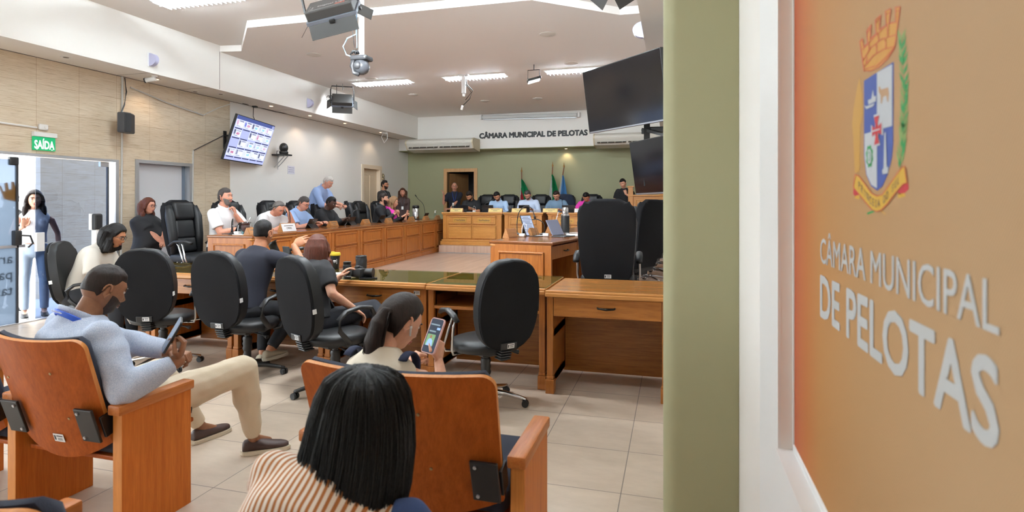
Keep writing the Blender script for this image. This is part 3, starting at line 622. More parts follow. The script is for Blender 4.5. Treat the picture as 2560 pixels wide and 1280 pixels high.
bm = BM(); tube(bm, [(.02, .02, .02), (-.05, .0, -.15), (.03, .0, -.3), (.12, 0, -.2), (.12, 0, 0)], .008, 6); obj('cable', bm, M_WHITEP, t, True)
# ------------------------------------------------------------------ back wall things
bm = BM(); add_text(bm, 'CÂMARA MUNICIPAL DE PELOTAS', MX((1, 0, 0), (0, 0, 1), (0, -1, 0), (-3.705, 15.198, 3.345)), .2, .011, .012, 0, 3.0, height=.175)
single('wall_lettering', bm, pm('black_letters', (.012, .012, .014), .5), 'black capital letters naming the chamber across the white back beam', 'lettering')
t = thing('projector_screen', 'rolled white projector screen case mounted above the lettering', 'projector screen', (-3.78, 15.2, 3.81), 0, None, (0, R(.9), 0))
bm = BM(); box(bm, (0, -.06, 0), (2.66, .1, .1), .03); obj('case', bm, pm('grey_white_case', (.58, .6, .6), .5), t)
for a in (-1, 1):
    bm = BM(); bx(bm, a*1.36-.03, a*1.36+.03, -.12, -.005, -.06, .07, .01); obj('end_cap', bm, M_WHITEP, t)
bm = BM(); bx(bm, -1.3, 1.3, -.075, -.055, -.075, -.05, .004); obj('bottom_bar', bm, M_ALU, t)
def aircon(x0, x1, s):
    t = thing('air_conditioner', s, 'air conditioner', ((x0+x1)/2, 15.198, 3.06), 0, 'ceiling-style air conditioners'); w2 = (x1-x0)/2
    P = [(0, .17), (-.50, .17), (-.60, .11), (-.62, .04), (-.5, -.12), (-.1, -.17), (0, -.17)]
    bm = BM(); prism(bm, P, 2*w2, MX((0, 1, 0), (0, 0, 1), (1, 0, 0), (-w2, 0, 0))); bmesh.ops.bevel(bm, geom=bm.edges[:], offset=.012, segments=2, affect='EDGES'); obj('casing', bm, pm('ivory_casing', (.66, .64, .58), .5), t, 30)
    bm = BM()
    for i in (0, 1):
        a = -w2+.08 if i == 0 else .03
        box(bm, (a+(w2-.11)/2, -.565, -.045), (w2-.11, .012, .10), 0, (R(-38), 0, 0))
    obj('vent_opening', bm, pm('vent_shadow', (.05, .04, .03), .8), t)
    bm = BM()
    for i in (0, 1):
        a = -w2+.08 if i == 0 else .03
        box(bm, (a+(w2-.11)/2, -.58, -.045), (w2-.11, .012, .012), 0, (R(-38), 0, 0))
        for k in range(4): box(bm, (a+(w2-.11)*(k+.5)/4, -.575, -.045), (.01, .012, .1), 0, (R(-38), 0, 0))
    obj('louver', bm, pm('ivory_casing', (.66, .64, .58), .5), t)
    for sd in (-1, 1):
        bm = BM(); prism(bm, [(y, z) for y, z in P], .04, MX((0, 1, 0), (0, 0, 1), (1, 0, 0), (sd*(w2+.002)-.02, 0, 0))); obj('end_cap', bm, pm('cream_end_cap', (.6, .53, .38), .5), t)
    return t
aircon(-7.16, -5.22, 'ivory air conditioner at the left end of the back beam')
aircon(-1.95, -.30, 'ivory air conditioner on the back beam under the big dark television')
# flags leaning on the back wall
def flag(u0, v0, u1, v1, cols, s, sway):
    a = atY(u0, v0, 15.62); b = atY(u1, v1, 15.3); b = a+(b-a)*1.0
    base = Vector((b.x+(b.x-a.x)*1.1, 15.2, .45)); t = thing('flag', s, 'flag', base, 0, 'flags on wooden poles')
    A = a-base
    bm = BM(); cyl(bm, (0, 0, .0), A*.97, .018, .016, n=10); obj('pole', bm, wood('flag_pole_wood', srgb(110, 66, 40), srgb(140, 88, 56), 'z', .35), t, 40)
    bm = BM(); lathe(bm, [(.02, 0), (.026, .03), (.012, .07), (.004, .14)]); 
    for v_ in bm.verts: v_.co = v_.co+A*.965
    obj('finial', bm, pm('brass_finial', srgb(150, 110, 60), .3, .8), t, 40)
    bm = BM(); lathe(bm, [(.2, 0), (.2, .03), (.05, .06), (.03, .12)]); obj('stand', bm, M_BENCH, t, 40)
    # draped cloth: folds hanging from the pole, narrow at the top
    bm = BM(); nx, nz = 28, 26; grid = []
    for j in range(nz+1):
        q = j/nz; row = []
        top = A*.86; low = Vector((A.x*.25, A.y*.25-.05, A.z*.22)); c = top.lerp(low, q)
        wd = .03+sway*(q**.8)
        for i in range(nx+1):
            e = i/nx; row.append(bm.verts.new((c.x+(e-.12)*wd, c.y-.035-.045*math.sin(e*17+q*2)*(.3+q)*.8-.02*math.sin(e*7), c.z-.10*e*wd)))
        grid.append(row)
    for j in range(nz):
        for i in range(nx):
            fce = bm.faces.new((grid[j][i], grid[j][i+1], grid[j+1][i+1], grid[j+1][i])); fce.material_index = cols((i+.5)/nx, (j+.5)/nz)
    bmesh.ops.solidify(bm, geom=bm.faces[:], thickness=.004)
    obj('cloth', bm, [pm('flag_white', (.75, .76, .76), .8), pm('flag_green', srgb(0, 140, 80), .8), pm('flag_red', srgb(186, 36, 52), .8), pm('flag_blue', srgb(96, 160, 214), .8), pm('flag_yellow', srgb(224, 196, 60), .8)], t, True)
flag(1304, 424, 1302, 500, lambda e, q: 0 if e < .16-.2*q else (1 if q < .22 or e > .12+1.1*(q-.22) else 2), 'red and green flag with white edge, by the greying man in the pale blue shirt', .62)
flag(1382, 410, 1374, 500, lambda e, q: 0 if e < .35 and q > .05 and e < .2+.25*q else 1, 'green and white flag, middle of the three on the back wall', .50)
flag(1411, 412, 1394, 500, lambda e, q: 0 if e < .26 else 3, 'light blue and white flag on the most slanted pole', .44)
# ------------------------------------------------------------------ dark televisions by the pier
M_SCREEN = pm('dark_glossy_screen', (.006, .006, .008), .12, 0, .6)
def tv(loc, ang, W_, s):
    H_ = W_*.5625; t = thing('television', s, 'television', loc, 0)
    t.rotation_euler = (Matrix.Rotation(R(ang[0]), 3, 'Z') @ Matrix.Rotation(R(ang[1]), 3, 'X') @ Matrix.Rotation(R(ang[2]), 3, 'Y')).to_euler()
    bm = BM(); bx(bm, -W_/2, W_/2, 0, .05, -H_/2, H_/2, .006); obj('case', bm, M_BLACKP, t)
    bm = BM(); bx(bm, -W_/2+.01, W_/2-.01, -.003, .002, -H_/2+.022, H_/2-.01); obj('screen', bm, M_SCREEN, t)
    bm = BM(); bx(bm, -W_/2+.02, W_/2-.02, -.006, 0, -H_/2+.002, -H_/2+.018, .002); obj('lower_trim', bm, pm('silver_trim', (.4, .42, .45), .3, .8), t)
    bm = BM(); bx(bm, -.25, .25, .05, .075, -.2, .2, .004); box(bm, (0, .12, 0), (.12, .12, .12)); obj('mount', bm, M_BLACKP, t)
    return t
tv((-.521, 6.009, 2.59), (-45.1, 8.24, .03), 1.22, 'big dark television tilted down at the top beside the green pier')
tv((-.145, 5.852, 1.843), (-55.5, 7.98, -.79), 1.0, 'smaller dark television hanging below the big one')
bm = BM(); bx(bm, -.30, -.24, 6.1, 6.16, 1.65, 2.7); bx(bm, -.28, .285, 6.11, 6.15, 2.2, 2.26); bx(bm, -.28, .285, 6.11, 6.15, 1.7, 1.76); box(bm, (-.1, 6.05, 2.22), (.5, .03, .05), 0, (0, 0, -.5)); box(bm, (-.1, 6.0, 2.16), (.55, .03, .03), 0, (0, .3, -.6))
single('television_stand', bm, M_BLACKP, 'black steel frame carrying the two dark televisions', 'stand')
# ------------------------------------------------------------------ printed banner on the right wall
n = NT('printed_banner_weave'); tc = n.new('ShaderNodeTexCoord'); sx = n.new('ShaderNodeSeparateXYZ'); n.link(tc.outputs['Object'], sx.inputs[0])
mr = n.new('ShaderNodeMapRange'); mr.inputs['From Min'].default_value = 1.75; mr.inputs['From Max'].default_value = .75; n.link(sx.outputs['Y'], mr.inputs['Value'])
c = n.ramp(mr.outputs[0], [(0, srgb(177, 91, 62)), (.16, srgb(177, 108, 57)), (.30, srgb(177, 126, 74)), (.6, srgb(175, 136, 93)), (1, srgb(175, 143, 107))])
ck = n.new('ShaderNodeTexWave'); ck.inputs['Scale'].default_value = 95; ck.bands_direction = 'DIAGONAL'; n.link(n.coord('Object', (0, 1.3, 1), rot=(0, 0, 0)), ck.inputs['Vector'])
n.set(n.mix(.16, c, ck.outputs['Color'], 'MULTIPLY'), .75, 0, .3); M_BAN = n.m
def pan(u, v): p = atX(u, v, PNX); return p.y, p.z
ban = thing('banner', 'large orange-beige printed banner with coat of arms set in the right wall', 'banner', (0, 0, 0))
obj('cloth', bx(BM(), PNX, PNX+.01, PN0, PN1, PZ0, PZ1), M_BAN, ban)
def A_(x, y): return (2100+x/3.5545, y/3.5545)
def B_(x, y): return (2100+x/4.0, 240+y/4.0)
CM = [pm('print_red', srgb(184, 89, 53), .7), pm('print_gold', srgb(191, 138, 57), .7), pm('print_blue', srgb(57, 77, 146), .7), pm('print_white', srgb(177, 181, 186), .7), pm('print_crimson', srgb(177, 45, 53), .7),
      pm('print_green', srgb(40, 138, 72), .7), pm('print_leaf', srgb(120, 148, 83), .7), pm('print_tan', srgb(170, 136, 103), .7), pm('print_yellow', srgb(196, 155, 53), .7), pm('print_grey', srgb(52, 58, 80), .7), pm('print_pale_gold', srgb(182, 138, 64), .7)]
bmc = BM()
def poly(pts, layer, mi):
    x = PNX-.0004*layer; vs = []
    for u, v in pts: y, z = pan(u, v); vs.append(bmc.verts.new((x, y, z)))
    f = bmc.faces.new(vs); f.material_index = mi
def stroke(pts, w_, layer, mi, closed=False):
    P = [Vector((a, b)) for a, b in pts]; N = len(P)
    for i in range(N if closed else N-1):
        a, b = P[i], P[(i+1) % N]; d = (b-a); 
        if d.length < 1e-6: continue
        d.normalize(); nn = Vector((-d.y, d.x))*w_/2; e = d*w_*.3
        poly([tuple(a-e+nn), tuple(b+e+nn), tuple(b+e-nn), tuple(a-e-nn)], layer+.05*(i % 2), mi)
# shield
TL, TR = A_(215, 718), A_(480, 548)
rt = [B_(535, 480), B_(522, 620), B_(482, 780), B_(430, 900), B_(375, 948)]; lt = [B_(312, 900), B_(265, 790), B_(243, 600)]
MT, MB_, ML, MR_ = A_(333, 645), B_(375, 948), A_(217, 1190), A_(470, 1118)
MC_ = (MT[0], (ML[1]+MR_[1])/2+1)
poly([TL, TR]+rt+lt, 1, 2)
poly([MT, (TR[0]-3, TR[1]+6), (MR_[0]-.5, MR_[1]), MC_], 2, 3)
poly([(ML[0]+1.5, ML[1]), MC_, (MC_[0], MB_[1]-6), B_(318, 888), B_(272, 785), B_(252, 600)], 2, 3)
poly([A_(*p) for p in ((255, 890), (285, 878), (300, 795), (308, 858), (327, 850), (325, 900), (260, 930))], 3, 3)
poly([A_(*p) for p in ((222, 935), (240, 945), (318, 915), (300, 945), (240, 970))], 3, 3)
poly([A_(*p) for p in ((350, 770), (362, 768), (372, 795), (436, 775), (442, 830), (436, 905), (428, 905), (418, 850), (390, 862), (380, 918), (370, 922), (368, 850), (352, 815))], 3, 7)
cross = [(352, 210), (402, 192), (388, 270), (390, 305), (424, 262), (424, 388), (390, 365), (388, 400), (402, 470), (352, 492), (364, 410), (362, 375), (332, 408), (332, 295), (362, 325), (364, 285)]
poly([B_(377+(x-377)*1.32, 342+(y-342)*1.14) for x, y in cross], 3, 3); poly([B_(*p) for p in cross], 4, 4)
poly([B_(*p) for p in ((334, 348), (412, 322), (412, 336), (334, 362))], 5, 3)
gc = (303, 603); ring = lambda k, t: B_(gc[0]+33*k*math.cos(t), gc[1]+105*k*math.sin(t))
gear = []
for i in range(32): gear.append(ring((1.0, 1.12, 1.12, .92)[i % 4], 2*PI*i/32))
poly(gear, 3, 5); poly([ring(.72, 2*PI*i/20) for i in range(20)], 4, 3); stroke([ring(.42, 2*PI*i/14) for i in range(14)], 1.2, 5, 5, True)
poly([B_(*p) for p in ((452, 370), (464, 358), (476, 712), (492, 705), (490, 772), (434, 782), (430, 742), (444, 722))], 3, 3)
# mural crown
crown = [(217, 628), (182, 372), (203, 342), (216, 418), (250, 385), (243, 272), (280, 222), (272, 345), (325, 300), (318, 180), (366, 135), (352, 262), (415, 225), (408, 100), (456, 75), (440, 205), (500, 195), (498, 65), (540, 60), (490, 425), (430, 520), (350, 595), (280, 628)]
poly([A_(*p) for p in crown], 1, 1); stroke([A_(*p) for p in crown], 2.6, 2, 0, True)
for ln in (((203, 545), (280, 425), (380, 345), (500, 310)), ((222, 592), (300, 495), (400, 435), (490, 415)), ((225, 612), (330, 585), (420, 505), (482, 430)), ((206, 440), (255, 390), (330, 305), (430, 215), (510, 192)),
           ((262, 395), (268, 450)), ((345, 300), (350, 370)), ((430, 225), (432, 320)), ((245, 505), (240, 560)), ((330, 390), (335, 470)), ((410, 345), (415, 425)), ((250, 290), (283, 240)), ((325, 200), (366, 155)), ((410, 130), (456, 110)), ((500, 100), (538, 95))):
    stroke([A_(*p) for p in ln], 2.2, 3, 0)
# laurel: green on the right, pale gold on the left
stem = [A_(545, 350), A_(560, 560), A_(575, 800), A_(572, 1000), A_(565, 1180), B_(635, 330), B_(625, 520), B_(600, 720)]
def leaf(c, dx, dy, w_, mi, layer):
    a = Vector(c); d = Vector((dx, dy)); nn = Vector((-d.y, d.x)).normalized()*w_
    poly([tuple(a), tuple(a+d*.45+nn), tuple(a+d), tuple(a+d*.45-nn)], layer, mi)
rr = random.Random(5)
for i in range(len(stem)-1):
    a, b = Vector(stem[i]), Vector(stem[i+1])
    for k in range(3):
        c = a.lerp(b, k/3)
        for sg in (-1, 1): leaf(c+Vector((0, 8)), sg*(8+4*rr.random())+1, -30-10*rr.random(), 3.6, rr.choice([5, 6, 6]), 1+.1*k)
    leaf(b, 0, -26, 3.2, 5, 2)
poly([A_(*p) for p in ((175, 690), (196, 800), (206, 1000))]+[B_(*p) for p in ((206, 300), (200, 760), (150, 770), (134, 400))]+[A_(*p) for p in ((110, 1100), (125, 950), (150, 800))], 1, 10)
# ribbon with motto
top = [(160, 785), (200, 805), (260, 885), (320, 970), (375, 1000), (430, 985), (500, 890), (570, 790), (620, 720), (655, 700)]
bot = [(680, 870), (640, 880), (570, 960), (480, 1080), (420, 1140), (375, 1155), (330, 1140), (260, 1060), (200, 985), (140, 915)]
for q in ((578, 962, 640, 882, 684, 866, 690, 930, 655, 968, 590, 985), (138, 915, 172, 920, 206, 982, 152, 1000, 134, 980)):
    poly([B_(q[i], q[i+1]) for i in range(0, len(q), 2)], 1, 4)
for q in ((582, 972, 652, 975, 655, 1005, 582, 1022), (150, 1002, 200, 985, 196, 1034, 150, 1022)): poly([B_(q[i], q[i+1]) for i in range(0, len(q), 2)], 1, 8)
tp = [B_(*p) for p in top]; bp = [B_(*p) for p in bot][::-1]
for i in range(len(tp)-1): poly([tp[i], tp[i+1], bp[i+1], bp[i]], 2, 8)
stroke(tp+bp[::-1], 2.4, 3, 0, True)
stroke([B_(280, 1175), B_(345, 1150)], 5, 1, 5); stroke([B_(415, 1150), B_(455, 1180)], 4, 1, 10)
mid = [((a[0]+b[0])/2, (a[1]+b[1])/2) for a, b in zip(tp, bp)]
def along(t):
    x = mid[0][0]+10+(mid[-1][0]-mid[0][0]-24)*t
    for a, b in zip(mid, mid[1:]):
        if a[0] <= x <= b[0]: k = (x-a[0])/(b[0]-a[0]); return x, a[1]+(b[1]-a[1])*k, (b[1]-a[1])/(b[0]-a[0])
    return x, mid[-1][1], -1
motto = 'PRINCESA DO SUL'
for i, ch in enumerate(motto):
    if ch == ' ': continue
    x, y, s = along((i+.4)/len(motto)); me = text_mesh(ch, 1); s = max(-1.1, min(1.1, s))
    xs = [v_.co.x for v_ in me.vertices]; ys = [v_.co.y for v_ in me.vertices]; wd = max(max(xs)-min(xs), .25); x0 = (max(xs)+min(xs))/2; y0 = (max(ys)+min(ys))/2
    for pl in me.polygons:
        poly([(x+(me.vertices[k].co.x-x0)*7.6, y+(me.vertices[k].co.x-x0)*7.6*s-(me.vertices[k].co.y-y0)*27) for k in pl.vertices], 4, 9)
obj('printed_crest', bmc, CM, ban)
M_BTXT = pm('print_pale_grey', srgb(177, 179, 179), .7)
for s, u0, u1, za, zb, bold, nm in (('CÂMARA MUNICIPAL', 2052, 2500, (pan(2074.5, 583.6)[1], pan(2074.5, 583.6)[1]), (pan(2064, 662)[1], pan(2461, 822)[1]), .006, 'printed_lettering'), ('DE PELOTAS', 2052, 2497, (pan(2054.8, 692)[1], pan(2191, 754)[1]), (pan(2054.8, 795)[1], pan(2215, 911)[1]), .022, 'printed_lettering')):
    y0, y1 = pan(u0, 700)[0], pan(u1, 700)[0]; zt, zbm = sum(za)/2, sum(zb)/2
    bm = BM(); add_text(bm, s, MX((0, -1, 0), (0, 0, 1), (-1, 0, 0), (PNX-.001, (y0+y1)/2, (zt+zbm)/2)), 1.0, bold, .0, 0, abs(y1-y0), height=zt-zbm)
    obj(nm, bm, M_BTXT, ban)
# ------------------------------------------------------------------ front row desks
M_HANDLE = pm('dark_bronze_handle', (.02, .015, .012), .35, .6); M_DGLASS = glassy('green_desk_glass', (.72, .80, .66, 1)); M_STICK = pm('inventory_sticker', (.72, .72, .72), .6)
def sticker(parent, M, w_=.055, h_=.035, back=True):
    bm = BM(); prism(bm, rrect(w_, h_, .002, 2), .0006, M); o = obj('inventory_label', bm, M_STICK, parent)
    bm = BM(); prism(bm, rrect(w_*.16, h_*.6, .001, 1, -w_*.36, 0), .0009, M)
    for i in range(6): prism(bm, rrect(w_*.035, h_*.34, .0003, 1, w_*(-.1+.08*i), -h_*.16), .0009, M)
    prism(bm, rrect(w_*.6, h_*.14, .0003, 1, w_*.1, h_*.22), .0009, M); obj('print', bm, M_PRINT, o)
def front_desk(x0, x1, y0, drawer, glass, s, dep=.82):
    w_ = x1-x0; t = thing('writing_desk', s, 'desk', ((x0+x1)/2, y0+dep/2, 0), 0, 'front row desks'); h = dep/2; a = w_/2-.03
    bm = BM(); bx(bm, -w_/2, w_/2, -h, h, .755, .795, .006); obj('top', bm, M_DESKTOP, t)
    bm = BM(); bx(bm, -w_/2-.002, w_/2+.002, -h-.008, -h+.03, .752, .784, .008); bx(bm, -w_/2-.002, w_/2+.002, -h+.006, -h+.03, .784, .802, .006); obj('front_edge', bm, M_EDGE, t)
    for sx in (-1, 1):
        bm = BM(); bx(bm, sx*a-.024, sx*a+.024, -h+.03, -h+.075, .13, .755, .003); obj('leg', bm, M_DESKV, t)
        bm = BM(); bx(bm, sx*a-.034, sx*a+.034, -h+.02, -h+.085, 0, .11, .004); bx(bm, sx*a-.029, sx*a+.029, -h+.025, -h+.08, .11, .135, .006); obj('plinth_block', bm, M_DESKV, t)
        bm = BM(); bx(bm, sx*a-.012, sx*a+.012, -h+.07, h-.16, .05, .755); 
        for z0, z1 in ((.06, .12), (.42, .48), (.69, .75)): bx(bm, sx*(a+.004)-.016, sx*(a+.004)+.016, -h+.075, h-.16, z0, z1)
        for yy in (-h+.1, h-.2): bx(bm, sx*(a+.004)-.016, sx*(a+.004)+.016, yy-.03, yy+.03, .06, .75)
        obj('side_panel', bm, M_DESKV, t)
    bm = BM(); bx(bm, -a, a, h-.2, h-.18, .02, .755); obj('modesty_panel', bm, M_DESK, t)
    if drawer:
        bm = BM(); bx(bm, -a+.026, a-.026, -h+.035, -h+.055, .6, .745, .004); bx(bm, -a+.03, a-.03, -h+.055, h-.25, .61, .74); d = obj('drawer', bm, M_DESK, t)
        bm = BM(); tube(bm, [(-.065, -h+.035, .68), (-.06, -h+.012, .678), (0, -h+.008, .674), (.06, -h+.012, .678), (.065, -h+.035, .68)], [.008, .007, .010, .007, .008], 8); obj('handle', bm, M_HANDLE, d, True)
    else:
        bm = BM(); bx(bm, -a+.02, a-.02, -h+.04, h-.2, .595, .62, .002); obj('shelf', bm, M_DESK, t)
    if glass: bm = BM(); bx(bm, -w_/2+.008, w_/2-.008, -h+.025, h-.006, .7965, .8025, .0015); obj('glass_top', bm, M_DGLASS, t)
    return t
front_desk(-.955, -.03, 4.345, 1, 0, 'bare wooden desk with one drawer beside the green pier')
front_desk(-1.985, -.975, 4.42, 0, 1, 'open-shelf wooden desk with glass top behind the empty turned office chair')
dC = front_desk(-2.985, -2.0, 4.44, 1, 1, 'glass-topped desk with drawer carrying the camera and the tumbler')
sticker(dC, MX((1, 0, 0), (0, 0, 1), (0, -1, 0), (.40, -.378, .715)))
front_desk(-3.965, -3.0, 4.45, 1, 1, 'glass-topped desk in front of the man in the dark shirt')
front_desk(-4.95, -3.985, 4.46, 1, 1, 'glass-topped desk with drawer, seen between two office chair backs')
front_desk(-5.95, -4.97, 4.47, 1, 1, 'glass-topped desk by the woman in the white blouse')
# ------------------------------------------------------------------ council desks
def raised(bm, cx_, z0, z1, w_, y, mi=0, face=1):
    """raised-and-fielded panel on a plane at local y (front = -y)"""
    bx(bm, cx_-w_/2, cx_+w_/2, y-.006, y+.01, z0, z1)
    for a, b, c_, d in ((cx_-w_/2, cx_+w_/2, z0, z0+.022), (cx_-w_/2, cx_+w_/2, z1-.022, z1), (cx_-w_/2, cx_-w_/2+.022, z0, z1), (cx_+w_/2-.022, cx_+w_/2, z0, z1)): bx(bm, a, b, y-.02, y+.01, c_, d, .007, mi)
def council_desk(w_=.975, dep=.62, ends=(0, 0)):
    t = thing('council_desk', '', 'desk'); h = dep/2; a = w_/2
    bm = BM(); bx(bm, -a, a, -h-.035, h+.02, .755, .79, .010); obj('top', bm, M_COUNCT, t)
    bm = BM(); bx(bm, -a, a, -h-.022, -h+.05, .725, .757, .012); obj('cornice', bm, M_EDGE, t)
    bm = BM(); bx(bm, -a+.004, a-.004, -h, -h+.025, .08, .73); obj('front_panel', bm, M_COUNC, t)
    for sx in (-1, 1):
        bm = BM(); bx(bm, sx*(a-.045)-.038, sx*(a-.045)+.038, -h-.018, -h+.02, .12, .72, .004); obj('pilaster', bm, M_COUNC, t)
    bm = BM(); bx(bm, -a+.001, a-.001, -h-.035, -h+.05, 0, .085, .006); bx(bm, -a+.001, a-.001, -h-.026, -h+.05, .085, .115, .01); obj('plinth', bm, M_COUNC, t)
    bm = BM(); raised(bm, 0, .50, .70, w_-.24, -h-.006); obj('upper_panel', bm, M_COUNC, t)
    bm = BM(); raised(bm, 0, .15, .47, w_-.24, -h-.006); obj('lower_panel', bm, M_COUNC, t)
    for i, sx in enumerate((-1, 1)):
        bm = BM(); bx(bm, sx*(a-.02)-.018, sx*(a-.02)+.018, -h+.02, h, .0, .755)
        obj('side_panel', bm, M_COUNC, t)
        if ends[i]:
            bm = BM(); m = Matrix.Rotation(-sx*PI/2, 4, 'Z') if False else None
            tmp = BM(); raised(tmp, 0, .30, .68, dep-.16, 0); raised(tmp, 0, .1, .24, dep-.16, 0)
            bmesh.ops.transform(tmp, matrix=Matrix.Translation((sx*(a-.002), 0, 0)) @ Matrix.Rotation(sx*PI/2, 4, 'Z'), verts=tmp.verts[:]); obj('end_panel', tmp, M_EDGE if False else M_COUNC, t)
    bm = BM(); bx(bm, -a+.04, a-.04, h-.03, h-.005, .6, .74, .004); d = obj('drawer', bm, M_COUNC, t)
    bm = BM(); tube(bm, [(-.06, h-.005, .675), (-.055, h+.02, .67), (.055, h+.02, .67), (.06, h-.005, .675)], .007, 6); obj('handle', bm, M_HANDLE, d, True)
    return t
FZ, DZ = .27, .45
protoE = council_desk(ends=(1, 0)); protoM = council_desk(); protoR = council_desk(.93, .70, ends=(0, 1))
LSL = -.0616; LROT = PI/2+math.atan(.0616)
ordn = ['nearest', 'second', 'third', 'fourth', 'fifth', 'sixth', 'seventh', 'farthest']
ldesks = []
for k in range(8):
    yc = 6.09+.977*(k+.5); fx = -5.15+LSL*(yc-6.1); o = protoE if k == 0 else (protoM if k == 1 else copy_tree(protoM))
    o.location = (fx-.31, yc, FZ); o.rotation_euler = (0, 0, LROT)
    who = ['in front of the grey-haired man in white polo resting his chin', 'before the man covering his eyes', 'before the man in the light blue polo', 'before the man in the black jacket', 'before the empty chair',
           'before the dark-haired man in the black shirt', 'before the woman with the pink scarf', 'against the presiding bench'][k]
    setp(o, f'panelled council desk in the left row, {ordn[k]} in line, {who}'[:120], 'desk', 'council desks')
lwords = ['end desk of the left council row with a framed end panel', 'left row council desk before the man covering his eyes', 'left row council desk before the man in light blue polo', 'left row council desk before the man in black jacket',
          'left row council desk before the empty high-back chair', 'left row council desk before the man with clasped hands', 'left row council desk before the woman with pink scarf', 'left row council desk farthest away, against the presiding bench']
ldesk_objs = [o for o in COL.objects if o.name.startswith('council_desk') and o.get('group') == 'council desks' and o.parent is None and o != protoR]
for o in ldesk_objs:
    k = int(round((o.location.y-6.09)/.977-.5)); o['label'] = lwords[k]
rdesks = []
for k in range(7):
    o = protoR if k == 0 else copy_tree(protoM if k else protoR)
    ang = -PI/2-R(9 if k == 0 else 4.5)
    if k == 0: c = Vector((-1.52, 6.47, FZ))
    else: c = Vector((-1.44+.075*(k-1), 7.46+.985*(k-1), FZ))
    o.location = c; o.rotation_euler = (0, 0, ang)
    setp(o, ['right row end desk with framed end panel, carrying the open tablet and thermos', 'right row council desk behind the near high-back chair', 'third council desk of the right row', 'fourth council desk of the right row', 'fifth council desk of the right row', 'sixth council desk of the right row', 'last council desk of the right row by the presiding bench'][k], 'desk', 'council desks'); rdesks.append(o)
# ------------------------------------------------------------------ presiding bench
M_BRASS = pm('brass_plaque', srgb(196, 150, 74), .4, .3)
def bench(x0, x1, yf, cols, plaques, s):
    w_ = x1-x0; t = thing('presiding_desk', s, 'desk', ((x0+x1)/2, yf, DZ), 0, 'presiding bench desks'); a = w_/2
    bm = BM(); bx(bm, -a-.03, a+.03, -.05, .70, .755, .79, .01); obj('top', bm, M_BENCH, t)
    bm = BM(); bx(bm, -a-.012, a+.012, -.03, .05, .72, .757, .012); obj('cornice', bm, M_BENCH, t)
    bm = BM(); bx(bm, -a, a, 0, .03, .06, .73); bx(bm, -a, -a+.03, 0, .65, .0, .74); bx(bm, a-.03, a, 0, .65, 0, .74); obj('carcass', bm, M_BENCHV, t)
    for sx in (-1, 1):
        bm = BM(); bx(bm, sx*(a-.05)-.045, sx*(a-.05)+.045, -.022, .02, .14, .72, .004); obj('pilaster', bm, M_BENCHV, t)
    bm = BM(); bx(bm, -a-.05, a+.05, -.06, .05, 0, .09, .008); bx(bm, -a-.03, a+.03, -.04, .05, .09, .13, .012); obj('plinth', bm, M_BENCH, t)
    pw = (w_-.26)/cols
    for i in range(cols):
        cx_ = -a+.13+pw*(i+.5)
        bm = BM(); raised(bm, cx_, .51, .70, pw-.03, -.004); obj('upper_panel', bm, M_BENCH, t)
        bm = BM(); raised(bm, cx_, .16, .47, pw-.03, -.004); obj('lower_panel', bm, M_BENCH, t)
        if plaques[i]:
            bm = BM(); bx(bm, cx_-.17, cx_+.17, -.018, -.008, .545, .655, .002); q = obj('plaque', bm, M_BRASS, t)
            bm = BM(); add_text(bm, plaques[i], MX((1, 0, 0), (0, 0, 1), (0, -1, 0), (cx_, -.0185, .6)), .06, .0006, .0003, 0, .27 if len(plaques[i]) > 11 else .2); obj('plaque_lettering', bm, M_PRINT, q)
    return t
bench(-5.43, -3.93, 13.10, 2, ['2º Vice-Presidente', 'Vice-Presidente'], 'wide two-bay presiding desk with two brass plaques, by the doorway')
bench(-3.88, -2.96, 13.14, 1, ['Presidente'], 'single-bay middle presiding desk with one brass plaque')
bench(-2.84, -1.34, 13.22, 2, ['1º Secretário', '2º Secretário'], 'wide presiding desk partly behind the black thermos')
# pulpit
t = thing('pulpit', 'panelled wooden pulpit on the dais behind the hanging televisions', 'pulpit', (-.62, 14.35, DZ))
bm = BM(); bx(bm, -.42, .9, 0, .5, 0, 1.18); obj('body', bm, M_BENCHV, t)
bm = BM(); bx(bm, -.45, .9, -.04, .55, 1.18, 1.22, .008); obj('ledge', bm, M_BENCH, t)
for x in (-.40, .34):
    bm = BM(); bx(bm, x-.06, x+.06, -.03, .03, 0, 1.40, .004); bx(bm, x-.08, x+.08, -.05, .05, 1.40, 1.43, .006); obj('post', bm, M_BENCHV, t)
bm = BM(); raised(bm, -.03, .2, 1.1, .5, -.006); raised(bm, .62, .2, 1.1, .4, -.006); obj('panel', bm, M_BENCH, t)
# ------------------------------------------------------------------ high-back chairs
def star_base(t, r, m, chrome, caster_n=5, a0=0.3, hz=.085):
    for i in range(5):
        a = a0+2*PI*i/5; d = Vector((math.cos(a), math.sin(a), 0)); s = Vector((-d.y, d.x, 0)); bm = BM()
        loft(bm, [(d*.02+Vector((0, 0, hz+.015)), s*.024, Vector((0, 0, .024))), (d*r*.5+Vector((0, 0, hz+.005)), s*.021, Vector((0, 0, .019))), (d*r*.85+Vector((0, 0, hz-.018)), s*.018, Vector((0, 0, .015))), (d*r+Vector((0, 0, hz-.028)), s*.016, Vector((0, 0, .013)))], 10)
        lg = obj('base_leg', bm, m, t, True)
        bm = BM(); c = d*(r-.005); q = a+.8+i
        sd = Vector((math.cos(q), math.sin(q), 0))
        for k in (-1, 1): cyl(bm, c+sd*k*.006+Vector((0, 0, .026)), c+sd*k*.024+Vector((0, 0, .026)), .026, .024, 14)
        cyl(bm, c+Vector((0, 0, .026)), c+Vector((0, 0, hz-.02)), .009, n=8); obj('caster', bm, M_BLACKP, lg, 40)
    bm = BM(); cyl(bm, (0, 0, hz-.02), (0, 0, hz+.05), .04, .034); obj('hub', bm, m, t, 40)
